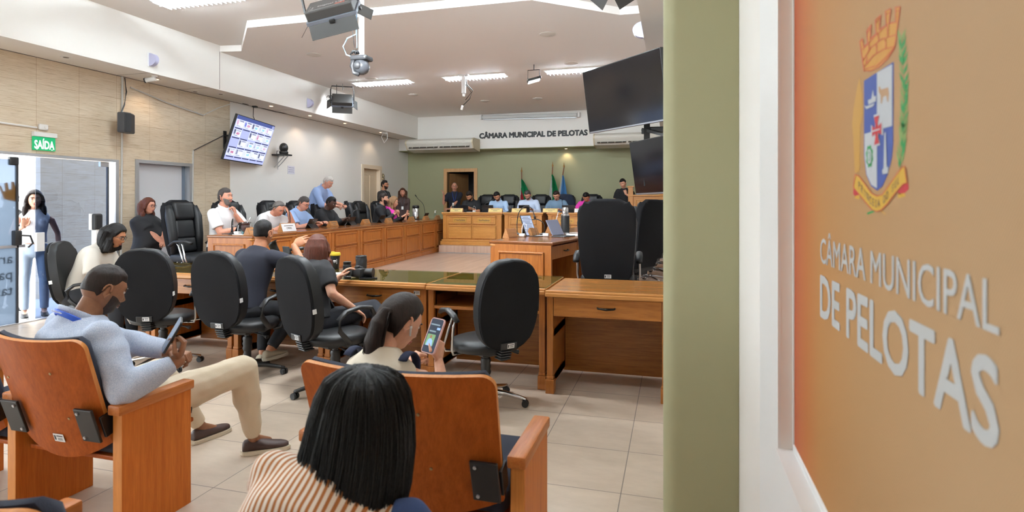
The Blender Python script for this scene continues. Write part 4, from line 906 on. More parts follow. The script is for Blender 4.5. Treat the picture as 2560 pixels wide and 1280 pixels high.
def exec_chair(label=''):
    t = thing('executive_chair', label, 'chair', (0, 0, 0), 0, 'black high-back chairs')
    star_base(t, .33, M_CHROME, 1)
    bm = BM(); cyl(bm, (0, 0, .1), (0, 0, .38), .026); cyl(bm, (0, 0, .3), (0, 0, .4), .05, .08); bx(bm, -.11, .11, -.2, .12, .37, .40, .01); obj('column', bm, M_BLACKP, t, 40)
    bm = BM(); box(bm, (0, .01, .455), (.52, .52, .12), .05, None, 0, 4); obj('seat', bm, M_LEATHER, t, True)
    tilt = Matrix.Translation((0, -.23, .46)) @ Matrix.Rotation(R(9), 4, 'X')
    P = []
    for x, z in ((.20, 0), (.235, .06), (.25, .2), (.272, .45), (.275, .66), (.255, .72), (.20, .745), (.17, .77), (.12, .795)): P.append((x, z))
    P = P+[(-x, z) for x, z in P[::-1]]
    bm = BM(); prism(bm, P, .075, tilt @ MX((1, 0, 0), (0, 0, 1), (0, -1, 0), (0, .02, 0))); bmesh.ops.bevel(bm, geom=[e for e in bm.edges if len(e.link_faces) == 2 and max(len(f.verts) for f in e.link_faces) > 6], offset=.024, segments=4, profile=.55, affect='EDGES'); obj('backrest', bm, M_FABRIC, t, 50)
    for sx in (-1, 1):
        bm = BM(); tube(bm, [tilt @ Vector((sx*.2, .04, .05)), tilt @ Vector((sx*.215, .06, .3)), tilt @ Vector((sx*.225, .06, .55)), tilt @ Vector((sx*.21, .035, .70))], [.05, .058, .062, .045], 12); obj('side_bolster', bm, M_LEATHER, t, True)
    bm = BM()
    for i, (z, h_, d_) in enumerate(((.16, .2, .05), (.38, .26, .045))): box(bm, tilt @ Vector((0, .035, z)), (.31, .08, h_), .035, tilt.to_3x3(), 0, 3)
    obj('back_cushion', bm, M_LEATHER, t, True)
    bm = BM(); box(bm, tilt @ Vector((0, .045, .63)), (.33, .11, .25), .05, tilt.to_3x3(), 0, 4); obj('headrest', bm, M_LEATHER, t, True)
    for sx in (-1, 1):
        bm = BM()
        for o in (-.025, .025): tube(bm, [(sx*.20, .1+o, .39), (sx*.30, .1+o, .40), (sx*.315, .08+o, .47), (sx*.31, .02+o*1.4, .64), (sx*.305, -.03+o*2, .68)], .011, 8)
        ar = obj('armrest', bm, M_CHROME, t, True)
        bm = BM(); tube(bm, [(sx*.305, -.17, .63), (sx*.308, -.08, .685), (sx*.308, .08, .70), (sx*.305, .2, .67)], 1, 10, flat=(.032, .02)); obj('arm_pad', bm, M_LEATHER, ar, True)
    bm = BM(); box(bm, (0, -.225, .44), (.2, .04, .14), .01); obj('tilt_bracket', bm, M_BLACKP, t)
    return t
ex = exec_chair('near black high-back chair seen from behind with a small white label, right row')
ex.location = (-.66, 5.85, FZ); ex.rotation_euler = (0, 0, R(6))
EXN = [(-.64, 5.85, R(4), None),
  # left row, facing the room
  (-6.30, 6.47, R(-92), 'high-back chair with chrome arm at the end of the left row'),
  (-6.50, 7.56, R(-95), 'high-back chair between the man resting his chin and the man covering his eyes'),
  (-6.52, 8.60, R(-92), 'high-back chair behind the man covering his eyes'),
  (-6.55, 9.40, R(-92), 'high-back chair behind the man in the light blue polo'),
  (-6.50, 10.10, R(-85), 'high-back chair that the standing man leans over, behind the man in the black jacket'),
  (-6.35, 10.95, R(-60), 'empty high-back chair in the middle of the left row, turned to the room'),
  (-6.6, 11.75, R(-90), 'high-back chair behind the dark-haired man with clasped hands'),
  (-6.6, 12.6, R(-90), 'high-back chair behind the woman with the pink scarf'),
  # presiding bench, facing the room
  (-4.85, 14.42, R(176), 'high-back chair behind the bearded man in the black shirt at the presiding bench'),
  (-4.22, 14.5, R(184), 'high-back chair behind the bearded man in light blue, left of the red and green flag'),
  (-3.40, 14.55, R(178), 'high-back chair behind the man in pale blue shirt at the middle desk'),
  (-2.74, 14.55, R(180), 'high-back chair with a dark jacket over it behind the man in the blue-grey shirt'),
  (-2.02, 14.5, R(182), 'high-back chair behind the person in the pink top'),
  # right row, facing the room centre
  (-.56, 6.95, R(62), 'second high-back chair of the right row, just behind the near one'),
  (-.50, 7.95, R(72), 'third high-back chair of the right row'),
  (-.42, 8.95, R(78), 'fourth high-back chair of the right row'),
  (-.34, 9.95, R(82), 'fifth high-back chair of the right row'),
  (-.28, 11.0, R(84), 'sixth high-back chair of the right row, farthest visible by the pier')]
for i, (x, y, rz, s) in enumerate(EXN):
    z = DZ if y > 13.9 else FZ
    if i == 0: ex.location = (x, y, z); ex.rotation_euler = (0, 0, rz)
    else: dup(ex, (x, y, z), rz, s)
sticker(ex, Matrix.Translation((0, -.23, .46)) @ Matrix.Rotation(R(9), 4, 'X') @ MX((1, 0, 0), (0, 0, 1), (0, -1, 0), (.01, -.0565, .05)), .065, .036)
# jacket over the presiding chair
bm = BM(); loft(bm, [((0, 0, .1), (.30, 0, 0), (0, .10, 0)), ((0, 0, .45), (.31, 0, 0), (0, .10, 0)), ((0, 0, .68), (.27, 0, 0), (0, .09, 0)), ((0, 0, .76), (.2, 0, 0), (0, .07, 0)), ((0, 0, .79), (.1, 0, 0), (0, .04, 0))], 20)
me = remesh(bm, .02, 3); wrinkle(me, .02, (8, 8, 5)); single('jacket', me, pm('dark_blue_jacket', srgb(24, 34, 54), .85), 'dark blue jacket draped over the presiding chair between the two flags', 'jacket', (-2.74, 14.74, DZ+.46), 0, None, True)
# ------------------------------------------------------------------ office chairs
def office_chair(label, loc, rz, arms='chrome', base='chrome', tag=True, arm_sides=(-1, 1)):
    t = thing('office_chair', label, 'office chair', loc, rz, 'black office chairs by the front desks')
    star_base(t, .30, M_CHROME if base == 'chrome' else M_BLACKP, 1, a0=.5)
    bm = BM(); cyl(bm, (0, 0, .12), (0, 0, .26), .03); cyl(bm, (0, 0, .2), (0, 0, .40), .024); lathe(bm, [(.034, .22), (.04, .24), (.034, .26), (.04, .28), (.034, .30), (.04, .32), (.034, .34)]); obj('column', bm, M_BLACKP, t, 40)
    bm = BM(); bx(bm, -.09, .09, -.12, .10, .375, .41, .012); tube(bm, [(.08, -.02, .385), (.2, -.04, .37), (.25, -.05, .36)], [.007, .007, .018], 8); obj('tilt_mechanism', bm, M_BLACKP, t, 40)
    bm = BM(); loft(bm, [((0, 0, .405), (.19, 0, 0), (0, .19, 0)), ((0, .0, .42), (.25, 0, 0), (0, .235, 0)), ((0, 0, .455), (.262, 0, 0), (0, .25, 0)), ((0, 0, .485), (.25, 0, 0), (0, .238, 0)), ((0, 0, .50), (.2, 0, 0), (0, .19, 0)), ((0, 0, .503), (.05, 0, 0), (0, .05, 0))], 32); obj('seat', bm, M_LEATHER, t, True)
    tl = Matrix.Translation((0, -.285, .47)) @ Matrix.Rotation(R(8), 4, 'X')
    P = []
    for i in range(40):
        a = 2*PI*i/40; cx_, sy = math.cos(a), math.sin(a); ex_ = .62
        x = .235*math.copysign(abs(cx_)**ex_, cx_)*(1.0-.10*(sy < 0)*abs(sy)-.06*(sy > 0)*sy); z = .31+.315*math.copysign(abs(sy)**.72, sy); P.append((x, z))
    def shell(dy0, dy1, k, mat, name, bev):
        bm = BM(); prism(bm, [(x*k, .31+(z-.31)*k) for x, z in P], dy1-dy0, tl @ MX((1, 0, 0), (0, 0, 1), (0, -1, 0), (0, dy1, 0)))
        bmesh.ops.bevel(bm, geom=[e for e in bm.edges if max(len(f.verts) for f in e.link_faces) > 8], offset=bev, segments=4, profile=.6, affect='EDGES')
        for v_ in bm.verts: v_.co.y += .16*v_.co.x**2*4*.35
        return obj(name, bm, mat, t, 50)
    shell(-.012, .062, 1.0, M_LEATHER, 'back_cushion', .026); bk = shell(-.036, -.008, .99, M_FABRIC, 'back_shell', .016)
    bm = BM()
    for i in range(7): box(bm, (0, -.255-.008*math.sin(i/6*PI)-.012*i*.4+.01, .395+.019*i), (.085, .085, .012), .005)
    box(bm, (0, -.25, .46), (.06, .05, .16), .01); obj('bellows', bm, M_BLACKP, t)
    bm = BM(); box(bm, tl @ Vector((0, -.037, .03)), (.13, .012, .05), .005, tl.to_3x3()); obj('label_plate', bm, M_BLACKP, t)
    sticker(t, tl @ MX((1, 0, 0), (0, 0, 1), (0, -1, 0), (.015, -.044, .032)), .055, .034)
    if tag: bm = BM(); box(bm, tl @ Vector((.224, .0, .24)), (.02, .03, .035), .002, tl.to_3x3()); obj('tag', bm, M_PAPER, t)
    for sx in arm_sides:
        bm = BM()
        if arms == 'chrome':
            for o in (-.03, .03): tube(bm, [(sx*.17, .04+o, .40), (sx*.27, .05+o*2.2, .405), (sx*.285, .05+o*2.4, .44), (sx*.305, -.06+o*1.0, .61), (sx*.295, -.07+o*.8, .67), (sx*.29, -.045+o*.8, .685)], .0095, 8)
            ar = obj('armrest', bm, M_CHROME, t, True)
            bm = BM(); tube(bm, [(sx*.288, -.115, .655), (sx*.29, -.06, .69), (sx*.29, .03, .715), (sx*.288, .13, .70), (sx*.285, .17, .675)], [.8, 1, 1, 1, .7], 10, flat=(.026, .017)); obj('arm_pad', bm, M_BLACKP, ar, True)
        else:
            tube(bm, [(sx*.2, .10, .40), (sx*.27, .10, .42), (sx*.285, .13, .52), (sx*.285, .16, .62), (sx*.285, .12, .685), (sx*.285, .02, .70), (sx*.285, -.10, .68), (sx*.285, -.16, .63), (sx*.28, -.14, .54), (sx*.27, -.06, .45), (sx*.2, -.04, .41)], 1, 10, flat=(.026, .016)); obj('armrest', bm, M_BLACKP, t, True)
    return t
c5 = office_chair('empty black office chair turned left with chrome arm, before the open-shelf desk', (-1.33, 4.02, 0), R(47), 'chrome', 'chrome')
c4 = office_chair('black office chair of the red-haired woman', (-2.52, 3.92, 0), R(-24), 'plastic', 'plastic')
c3 = office_chair('black office chair of the man in the dark T-shirt', (-3.50, 4.12, 0), R(-2), 'plastic', 'plastic')
c2 = office_chair('empty black office chair with chrome arm, just behind the man with the blue lanyard', (-4.42, 4.14, 0), R(22), 'chrome', 'chrome')
c1 = office_chair('greyish sidelit office chair of the woman in the white blouse, nearest the entrance', (-5.62, 4.50, 0), R(-60), 'plastic', 'chrome')
# ------------------------------------------------------------------ auditorium seats
def auditorium_seat(cx_, y0, w_, label, left=True, right=True, seat_down=True):
    """faces +y; w_ is the spacing between armrest centres"""
    t = thing('auditorium_seat', label, 'auditorium seat', (cx_, y0, 0), 0, 'wooden auditorium seats'); a = w_/2; b = a-.045
    tl = Matrix.Translation((0, .03, .36)) @ Matrix.Rotation(R(17), 4, 'X'); H_ = .565
    def shell(y_off, th, inset, mat, name, bow, mi_edge=None):
        bm = BM(); hw = b-inset; P = []
        r = .05
        for i in range(7): q = PI/2*i/6; P.append((hw-r+r*math.cos(q), H_-inset-r+r*math.sin(q)))
        for i in range(1, 8): e = 1-2*i/8; P.append(((hw-r)*e, H_-inset+.0))
        for i in range(7): q = PI/2+PI/2*i/6; P.append((-hw+r+r*math.cos(q), H_-inset-r+r*math.sin(q)))
        lo = .03+inset
        for i in range(15): e = -1+2*i/14; P.append((hw*.97*e, lo-.075*(1-e*e)+ .03))
        A, B2 = [], []
        for th_, L in ((0, A), (th, B2)):
            for x, z in P: L.append(bm.verts.new(tl @ Vector((x, y_off-th_+bow*(x/hw)**2*1.0-.045*math.sin(PI*z/H_)*(-1 if False else 0)-.05*max(0, (z/H_-.55))**2*0, z))))
        f1 = bm.faces.new(A); f2 = bm.faces.new(B2[::-1]); side = []
        N = len(P)
        for i in range(N): side.append(bm.faces.new((A[i], B2[i], B2[(i+1) % N], A[(i+1) % N])))
        for f_ in side: f_.material_index = 1 if mi_edge else 0
        bmesh.ops.triangulate(bm, faces=[f1, f2])
        return obj(name, bm, [mat, mi_edge] if mi_edge else mat, t, 30)
    sh = shell(0, .017, 0, M_SEATW, 'back_shell', .045, M_SEATE)
    bm = BM(); nx, nz = 14, 12; hw = b-.012; grid = []
    for sd, dep in ((0, .003), (1, .075)):
        g = []
        for j in range(nz+1):
            row = []
            for i in range(nx+1):
                e = -1+2*i/nx; q = j/nz; edge = max(abs(e), abs(2*q-1)); d_ = dep if sd == 0 else .02+(dep-.02)*(1-max(0, (edge-.72)/.28)**2)
                zz = .05+(H_-.054)*q
                if q > .92: hwq = hw-.03*((q-.92)/.08)
                else: hwq = hw
                row.append(bm.verts.new(tl @ Vector((hwq*e, d_+.045*e*e, zz))))
            g.append(row)
        grid.append(g)
    for sd in (0, 1):
        for j in range(nz):
            for i in range(nx): bm.faces.new((grid[sd][j][i], grid[sd][j][i+1], grid[sd][j+1][i+1], grid[sd][j+1][i]))
    for j in range(nz):
        for i in (0, nx): bm.faces.new((grid[0][j][i], grid[0][j+1][i], grid[1][j+1][i], grid[1][j][i]))
    for i in range(nx):
        for j in (0, nz): bm.faces.new((grid[0][j][i], grid[0][j][i+1], grid[1][j][i+1], grid[1][j][i]))
    obj('back_cushion', bm, M_NAVY, t, 60)
    bm = BM(); box(bm, (0, .27, .42), (w_-.10, .44, .10), .035, (R(4), 0, 0), 0, 3); st = obj('seat', bm, M_NAVY, t, True)
    bm = BM(); box(bm, (0, .27, .355), (w_-.10, .42, .022), .006, (R(4), 0, 0)); obj('seat_shell', bm, M_SEATW, st)
    for sx, on in ((-1, left), (1, right)):
        # hinge plate bolted on the back shell
        bm = BM(); m = tl @ Matrix.Translation((sx*(b-.055), -.017, .175)); box(bm, m @ Vector((0, -.0, 0)), (.10, .012, .16), .003, tl.to_3x3()); box(bm, m @ Vector((sx*.05, .05, -.02)), (.012, .06, .10), .003, tl.to_3x3()); hp = obj('hinge_plate', bm, M_BLACKP, t)
        bm = BM()
        for zz in (.06, -.06): p = m @ Vector((-sx*.03, -.006, zz)); cyl(bm, p, p+tl.to_3x3() @ Vector((0, -.005, 0)), .007, n=8)
        obj('screw', bm, M_ALU, hp)
        if on:
            bm = BM(); bx(bm, sx*a-.026, sx*a+.026, .015, .385, .0, .565, .003); pn = obj('side_panel', bm, [M_SEATW_LIT, M_SEATE], t)
            for pl in pn.data.polygons:
                if abs(pl.normal.y) > .7: pl.material_index = 1
            bm = BM(); bx(bm, sx*a-.034, sx*a+.034, -.005, .40, .56, .605, .008); obj('armrest', bm, M_ARMW, t, 40)
    bm = BM()
    for p in ((-.16, .38), (.12, .2), (.10, .42)): q = tl @ Vector((p[0], -.0175, p[1])); cyl(bm, q, q+tl.to_3x3() @ Vector((0, -.003, 0)), .006, n=8)
    obj('shell_screw', bm, pm('dull_brass', (.35, .25, .12), .4, .7), t)
    return t, tl
sA, tlA = auditorium_seat(-2.635, 1.925, .63, 'wooden auditorium seat of the man with the blue lanyard')
sticker(sA, tlA @ MX((1, 0, 0), (0, 0, 1), (0, -1, 0), (.02, -.0195, .09)), .06, .04)
auditorium_seat(-3.28, 1.925, .63, 'auditorium seat left of the man with the blue lanyard, cut by the edge', True, False)
sB, _ = auditorium_seat(-.94, 1.915, .835, 'extra-wide wooden auditorium seat of the ponytailed woman')
auditorium_seat(-1.395, .895, .63, 'auditorium seat in the nearest row, only its rounded top corner in view', True, False)
auditorium_seat(-.745, .87, .63, 'auditorium seat of the long-haired woman in the striped shirt')
# ------------------------------------------------------------------ people
def sm(a, b, x):
    t = max(0, min(1, (x-a)/(b-a))); return t*t*(3-2*t)
def head_r(d):
    """surface point of a head for direction d; +y face, z up, origin between the ears"""
    x, y, z = d; X, Y, Z = .0755*x, .098*y, .118*z
    low = sm(.005, -.105, Z)
    X *= 1-.30*low*(.55+.45*sm(-.2, .9, y)); 
    if Y < 0: Y *= 1-.42*sm(.0, -.10, Z)
    if Y > 0:
        Y = min(Y, .091)*.985+.0; Y *= 1-.05*sm(.03, .11, Z)
        Y += .012*sm(-.06, -.10, Z)*sm(.3, .8, y/ max(1e-6, math.sqrt(x*x+y*y)))
    if Z > 0: X *= 1+.05*sm(.0, .06, Z)
    f = sm(.45, .85, y)
    g = lambda cx_, cz, sx, sz, a: a*math.exp(-((X-cx_)/sx)**2-((Z-cz)/sz)**2)*f
    Y += g(0, -.026, .011, .014, .020)+g(0, -.006, .008, .022, .011)+g(-.010, -.031, .007, .007, .005)+g(.010, -.031, .007, .007, .005)
    Y += g(0, .034, .045, .012, .005)-g(.031, .010, .017, .012, .011)-g(-.031, .010, .017, .012, .011)
    Y += g(0, -.058, .020, .012, .006)+g(0, -.094, .018, .014, .008)+g(.04, -.022, .018, .018, .004)+g(-.04, -.022, .018, .018, .004)
    return Vector((X, Y, Z))
def head_template():
    bm = BM(); bmesh.ops.create_uvsphere(bm, u_segments=56, v_segments=44, radius=1)
    for v in bm.verts: v.co = head_r(v.co.normalized())
    for sx in (-1, 1):   # ears
        E0 = Matrix.Translation((sx*.077, -.012, -.004)) @ Euler((R(-8), 0, sx*R(-24))).to_matrix().to_4x4()
        ell(bm, E0 @ Vector((0, 0, 0)), (.006, .015, .027), E0.to_3x3(), 10, 8)
        pts = [E0 @ Vector((sx*.005, .017*math.cos(a)-.002, .031*math.sin(a)+.002)) for a in [R(-75+i*27) for i in range(11)]]; tube(bm, [pts[i] for i in range(len(pts))], .0052, 6)
        ell(bm, E0 @ Vector((sx*.002, .008, -.026)), (.006, .009, .010), None, 8, 6)
    for f in bm.faces: f.material_index = 0
    for sx in (-1, 1):
        ell(bm, (sx*.031, .0755, .010), (.0135, .0105, .0075), None, 12, 8, 2); ell(bm, (sx*.031, .0845, .0098), (.0058, .0025, .006), None, 10, 6, 3)
        tube(bm, [(sx*.017, .0845, .0185), (sx*.031, .0855, .0205), (sx*.045, .0785, .016)], [.0022, .003, .002], 6, 0)   # upper lid
        tube(bm, [(sx*.013, .0925, .026), (sx*.030, .0925, .031), (sx*.049, .0795, .026)], [.0036, .0042, .0022], 6, 4)
    tube(bm, [(-.024, .0815, -.0575), (-.010, .0925, -.0545), (0, .0935, -.056), (.010, .0925, -.0545), (.024, .0815, -.0575)], [.0015, .0042, .0038, .0042, .0015], 8, 1)
    tube(bm, [(-.022, .082, -.0595), (0, .0925, -.0645), (.022, .082, -.0595)], [.0015, .0058, .0015], 8, 1)
    me = bpy.data.meshes.new('head'); bmesh.ops.recalc_face_normals(bm, faces=bm.faces[:]); bm.to_mesh(me); bm.free(); return me
HEAD = head_template()
def hand_template(pose):
    """right hand: wrist at origin, fingers +y, palm faces -z, thumb towards -x"""
    bm = BM()
    loft(bm, [((0, -.02, 0), (.026, 0, 0), (0, 0, .019)), ((0, .02, 0), (.034, 0, 0), (0, 0, .017)), ((.0, .06, 0), (.042, 0, 0), (0, 0, .0155)), ((0, .092, -.001), (.041, 0, 0), (0, 0, .0125)), ((0, .1, -.001), (.036, 0, 0), (0, 0, .008))], 14)
    cu = {'flat': (6, 8, 6), 'relax': (22, 28, 18), 'hold': (48, 52, 30), 'fist': (76, 92, 60)}[pose]
    for i, (x, L, sp) in enumerate(((-.030, .076, -7), (-.010, .086, -2), (.011, .080, 3), (.030, .062, 9))):
        p = Vector((x, .092, 0)); a = 0; pts = [p]; y = Vector((math.sin(R(sp)), math.cos(R(sp)), 0))
        for k, q in enumerate((.45, .31, .24)):
            a += R(cu[k]*(1+.08*i)); d = y*math.cos(a)+Vector((0, 0, -1))*math.sin(a); p = p+d*L*q; pts.append(p)
        tube(bm, [pts[0]-y*.012]+pts, [.0098, .0095, .0086, .0078, .0062], 8); 
        for c, r_ in zip(pts, (.0098, .0088, .0080, .0064)): ell(bm, c, (r_, r_, r_), None, 8, 6)
    op = {'flat': 0, 'relax': .4, 'hold': .75, 'fist': 1}[pose]
    t = [Vector((-.022, .018, -.004)), Vector((-.048, .045-.005*op, -.010-.012*op)), Vector((-.060+.022*op, .076, -.014-.026*op)), Vector((-.064+.045*op, .100, -.016-.034*op))]
    tube(bm, t, [.015, .0125, .0105, .0078], 8)
    for c, r_ in zip(t[1:], (.0125, .0105, .008)): ell(bm, c, (r_, r_, r_), None, 8, 6)
    return remesh(bm, .0034, 2)
HANDS = {p: hand_template(p) for p in ('flat', 'relax', 'hold', 'fist')}
def cap(bm, a, b, ra, rb, n=12):
    a, b = Vector(a), Vector(b); cyl(bm, a, b, ra, rb, n); ell(bm, a, (ra,)*3, None, n, 8); ell(bm, b, (rb,)*3, None, n, 8)
def join_into(bm, me, M, mi=None):
    n0 = len(bm.faces); t = me.copy(); t.transform(M); bm.from_mesh(t); bpy.data.meshes.remove(t); bm.faces.ensure_lookup_table()
    if mi is not None:
        for f in bm.faces[n0:]: f.material_index = mi
def skin(rgb, nm):
    if nm in MC: return MC[nm]
    n = NT(nm); b = srgb(*rgb); f = n.noise(n.coord('Object'), 38, 3)
    n.set(n.ramp(f, [(.3, tuple(c*.9 for c in b[:3])), (.7, tuple(min(1, c*1.06) for c in b[:3]))]), .5, 0, .35)
    n.b.inputs['Subsurface Weight'].default_value = .12; n.b.inputs['Subsurface Radius'].default_value = (.012, .005, .003); n.b.inputs['Subsurface Scale'].default_value = .5; MC[nm] = n.m; return n.m
SK = {'light': skin((212, 160, 134), 'skin_light'), 'rosy': skin((206, 146, 122), 'skin_rosy'), 'tan': skin((186, 130, 98), 'skin_tan'), 'brown': skin((136, 92, 66), 'skin_brown'), 'dark': skin((74, 50, 40), 'skin_dark')}
def hairmat(rgb, nm, rough=.5):
    if nm in MC: return MC[nm]
    n = NT(nm); b = srgb(*rgb); f = n.noise(n.coord('Object', (60, 60, 5)), 2.2, 4, .7)
    n.set(n.ramp(f, [(.25, tuple(c*.55 for c in b[:3])), (.75, tuple(min(1, c*1.4) for c in b[:3]))]), rough, 0, .22); n.bump(f, .5, .006); MC[nm] = n.m; return n.m
HR = {'beard': hairmat((46, 32, 26), 'beard_dark_brown'), 'black': hairmat((16, 13, 13), 'hair_black'), 'dark': hairmat((38, 28, 24), 'hair_dark_brown'), 'brown': hairmat((72, 44, 30), 'hair_brown'), 'red': hairmat((84, 44, 32), 'hair_reddish'), 'grey': hairmat((112, 106, 102), 'hair_grey'), 'white': hairmat((186, 180, 174), 'hair_white'), 'saltpepper': hairmat((66, 60, 58), 'hair_salt_pepper'), 'blond': hairmat((140, 108, 78), 'hair_dark_blond')}
M_LIP = {k: pm('lips_'+k, c[:3], .45) for k, c in (('light', srgb(178, 100, 92)), ('rosy', srgb(176, 98, 90)), ('tan', srgb(150, 86, 76)), ('brown', srgb(104, 62, 54)), ('dark', srgb(66, 40, 38)))}
M_EYEW = pm('eye_white', (.62, .6, .58), .25); M_IRIS = pm('dark_iris', (.02, .014, .01), .2)
def cloth(rgb, nm, **k): return pm(nm, srgb(*rgb), .85, bump=.25, bscale=300, **k)
def hair_cap(bm, thick, front=.058, side=.0, back=-.06, bump_=0, seed=0, part=0):
    """closed shell over the scalp; limits are heights of the hairline at brow, temple and nape"""
    nu, nv = 48, 30
    def line(az):   # az: 0 = face
        c = math.cos(az)
        if c > .55: return front-.012*math.sin(az*3)*part
        if c > .0: return side+(front-side)*sm(.05, .55, c)
        if c > -.5: return side-.015*sm(0, -.3, c)+(back-side)*sm(-.1, -.5, c)
        return back
    top, inn = [], []
    for j in range(nv+1):
        ro, ri = [], []
        for i in range(nu):
            az = 2*PI*i/nu; zl = line(az if az < PI else az-2*PI)/.118; z0 = max(-.95, min(.95, zl)); el = math.asin(z0)+(PI/2-math.asin(z0))*j/nv
            d = Vector((math.sin(az)*math.cos(el), math.cos(az)*math.cos(el), math.sin(el))); p = head_r(d); nn = p.normalized()
            th = thick(d, j/nv); th += bump_*mnoise.noise(Vector((d.x*7+seed, d.y*7, d.z*5)))
            ro.append(bm.verts.new(p+nn*max(th, .0012))); ri.append(bm.verts.new(p-nn*.004))
        top.append(ro); inn.append(ri)
    for L, flip in ((top, 0), (inn, 1)):
        for j in range(nv):
            for i in range(nu): bm.faces.new((L[j][i], L[j][(i+1) % nu], L[j+1][(i+1) % nu], L[j+1][i]))
    for i in range(nu): bm.faces.new((top[0][i], top[0][(i+1) % nu], inn[0][(i+1) % nu], inn[0][i]))
def strands(bm, roots, r, n=5):
    for pts in roots: tube(bm, pts, [r*(1-.75*k/(len(pts)-1)) for k in range(len(pts))], n)
def make_hair(style, seed=0, pitch=0):
    rr = random.Random(seed); bm = BM()
    if style in ('short', 'crop', 'receding', 'combed', 'buzz', 'fade', 'quiff'):
        tt = {'short': .017, 'crop': .012, 'receding': .010, 'combed': .020, 'buzz': .005, 'fade': .012, 'quiff': .026}[style]; ts = {'short': .010, 'crop': .007, 'receding': .007, 'combed': .010, 'buzz': .004, 'fade': .002, 'quiff': .006}[style]
        fr = {'receding': .085, 'buzz': .07, 'crop': .066}.get(style, .062)
        def th(d, q): 
            e = sm(.0, .25, q); return e*(ts+(tt-ts)*sm(.15, .75, d.z)+(.012 if style == 'quiff' else 0)*sm(.3, .9, d.y)*sm(.4, .8, d.z))
        hair_cap(bm, th, fr, .004 if style != 'fade' else .03, -.062 if style != 'fade' else -.02, .004 if tt > .006 else 0, seed, .4)
        return bm, None
    if style == 'bald':
        def th(d, q): return .008*sm(0, .3, q)*(1-sm(.28, .42, d.z))*(1-sm(.1, .5, d.y))
        hair_cap(bm, th, .10, .0, -.06, 0, seed); return bm, None
    L, wd, bk = {'long': (.34, .10, .085), 'shoulder': (.235, .115, .095), 'bob': (.17, .118, .10), 'curly': (.20, .13, .11), 'verylong': (.44, .112, .09)}[style]
    def th(d, q): return .016+.006*sm(.2, .8, d.z)
    hair_cap(bm, th, .072, .0, -.05, .003, seed)
    rings = []
    for k in range(13):
        q = k/12; z = .085-q*(L+.085); c = sm(0, .2, q); w_ = (.070+(wd-.070)*c)*(1-.10*sm(.85, 1, q)); d_ = (.06+(bk-.06)*c)*(1-.2*sm(.8, 1, q))
        m_ = Matrix.Rotation(R(pitch)*sm(.06, -.10, z), 3, 'X'); bo = .05 if style in ('long', 'verylong') else .012; rings.append((m_ @ Vector((0, -.052-bo*q, z)), (w_, 0, 0), m_ @ Vector((0, d_*(.85 if z > -.1 else .62), 0))))
    loft(bm, rings, 26); mp_ = Matrix.Rotation(R(pitch)*.8, 3, 'X')
    for sx in (-1, 1):
        tube(bm, [q_ if q_[2] > -.05 else mp_ @ Vector(q_) for q_ in [(sx*.045, .055, .085), (sx*.074, .035, .04), (sx*.088, .015, -.03), (sx*.096, .0, -.10), (sx*.100, -.005, -.16), (sx*.098, .03 if style == 'verylong' else .0, -L*.8)]], [.018, .024, .028, .032, .034, .02], 10)
    amp = {'curly': .012, 'bob': .006}.get(style, .004)
    me = remesh(bm, .0065, 3)
    me.update(); nrm = [v.normal.copy() for v in me.vertices]
    for v, nn in zip(me.vertices, nrm):
        ang = math.atan2(v.co.x, -v.co.y+.001)
        f = mnoise.noise(Vector((ang*9+seed, v.co.z*(9 if style == 'curly' else 3), seed)))+.6*mnoise.noise(Vector((ang*24, v.co.z*(20 if style == 'curly' else 2.5), seed+3)))
        v.co += nn*amp*f*sm(.11, .02, v.co.z)
    return None, me
def ik(S, W_, l1, l2, pole):
    d = W_-S; L = min(d.length, (l1+l2)*.998); dn = d.normalized(); a = math.acos(max(-1, min(1, (l1*l1+L*L-l2*l2)/(2*l1*L))))
    pl = Vector(pole); pl = (pl-dn*pl.dot(dn)); pl = pl.normalized() if pl.length > 1e-4 else frame(dn)[0]
    return S+dn*l1*math.cos(a)+pl*l1*math.sin(a), S+dn*L
PEOPLE = {}
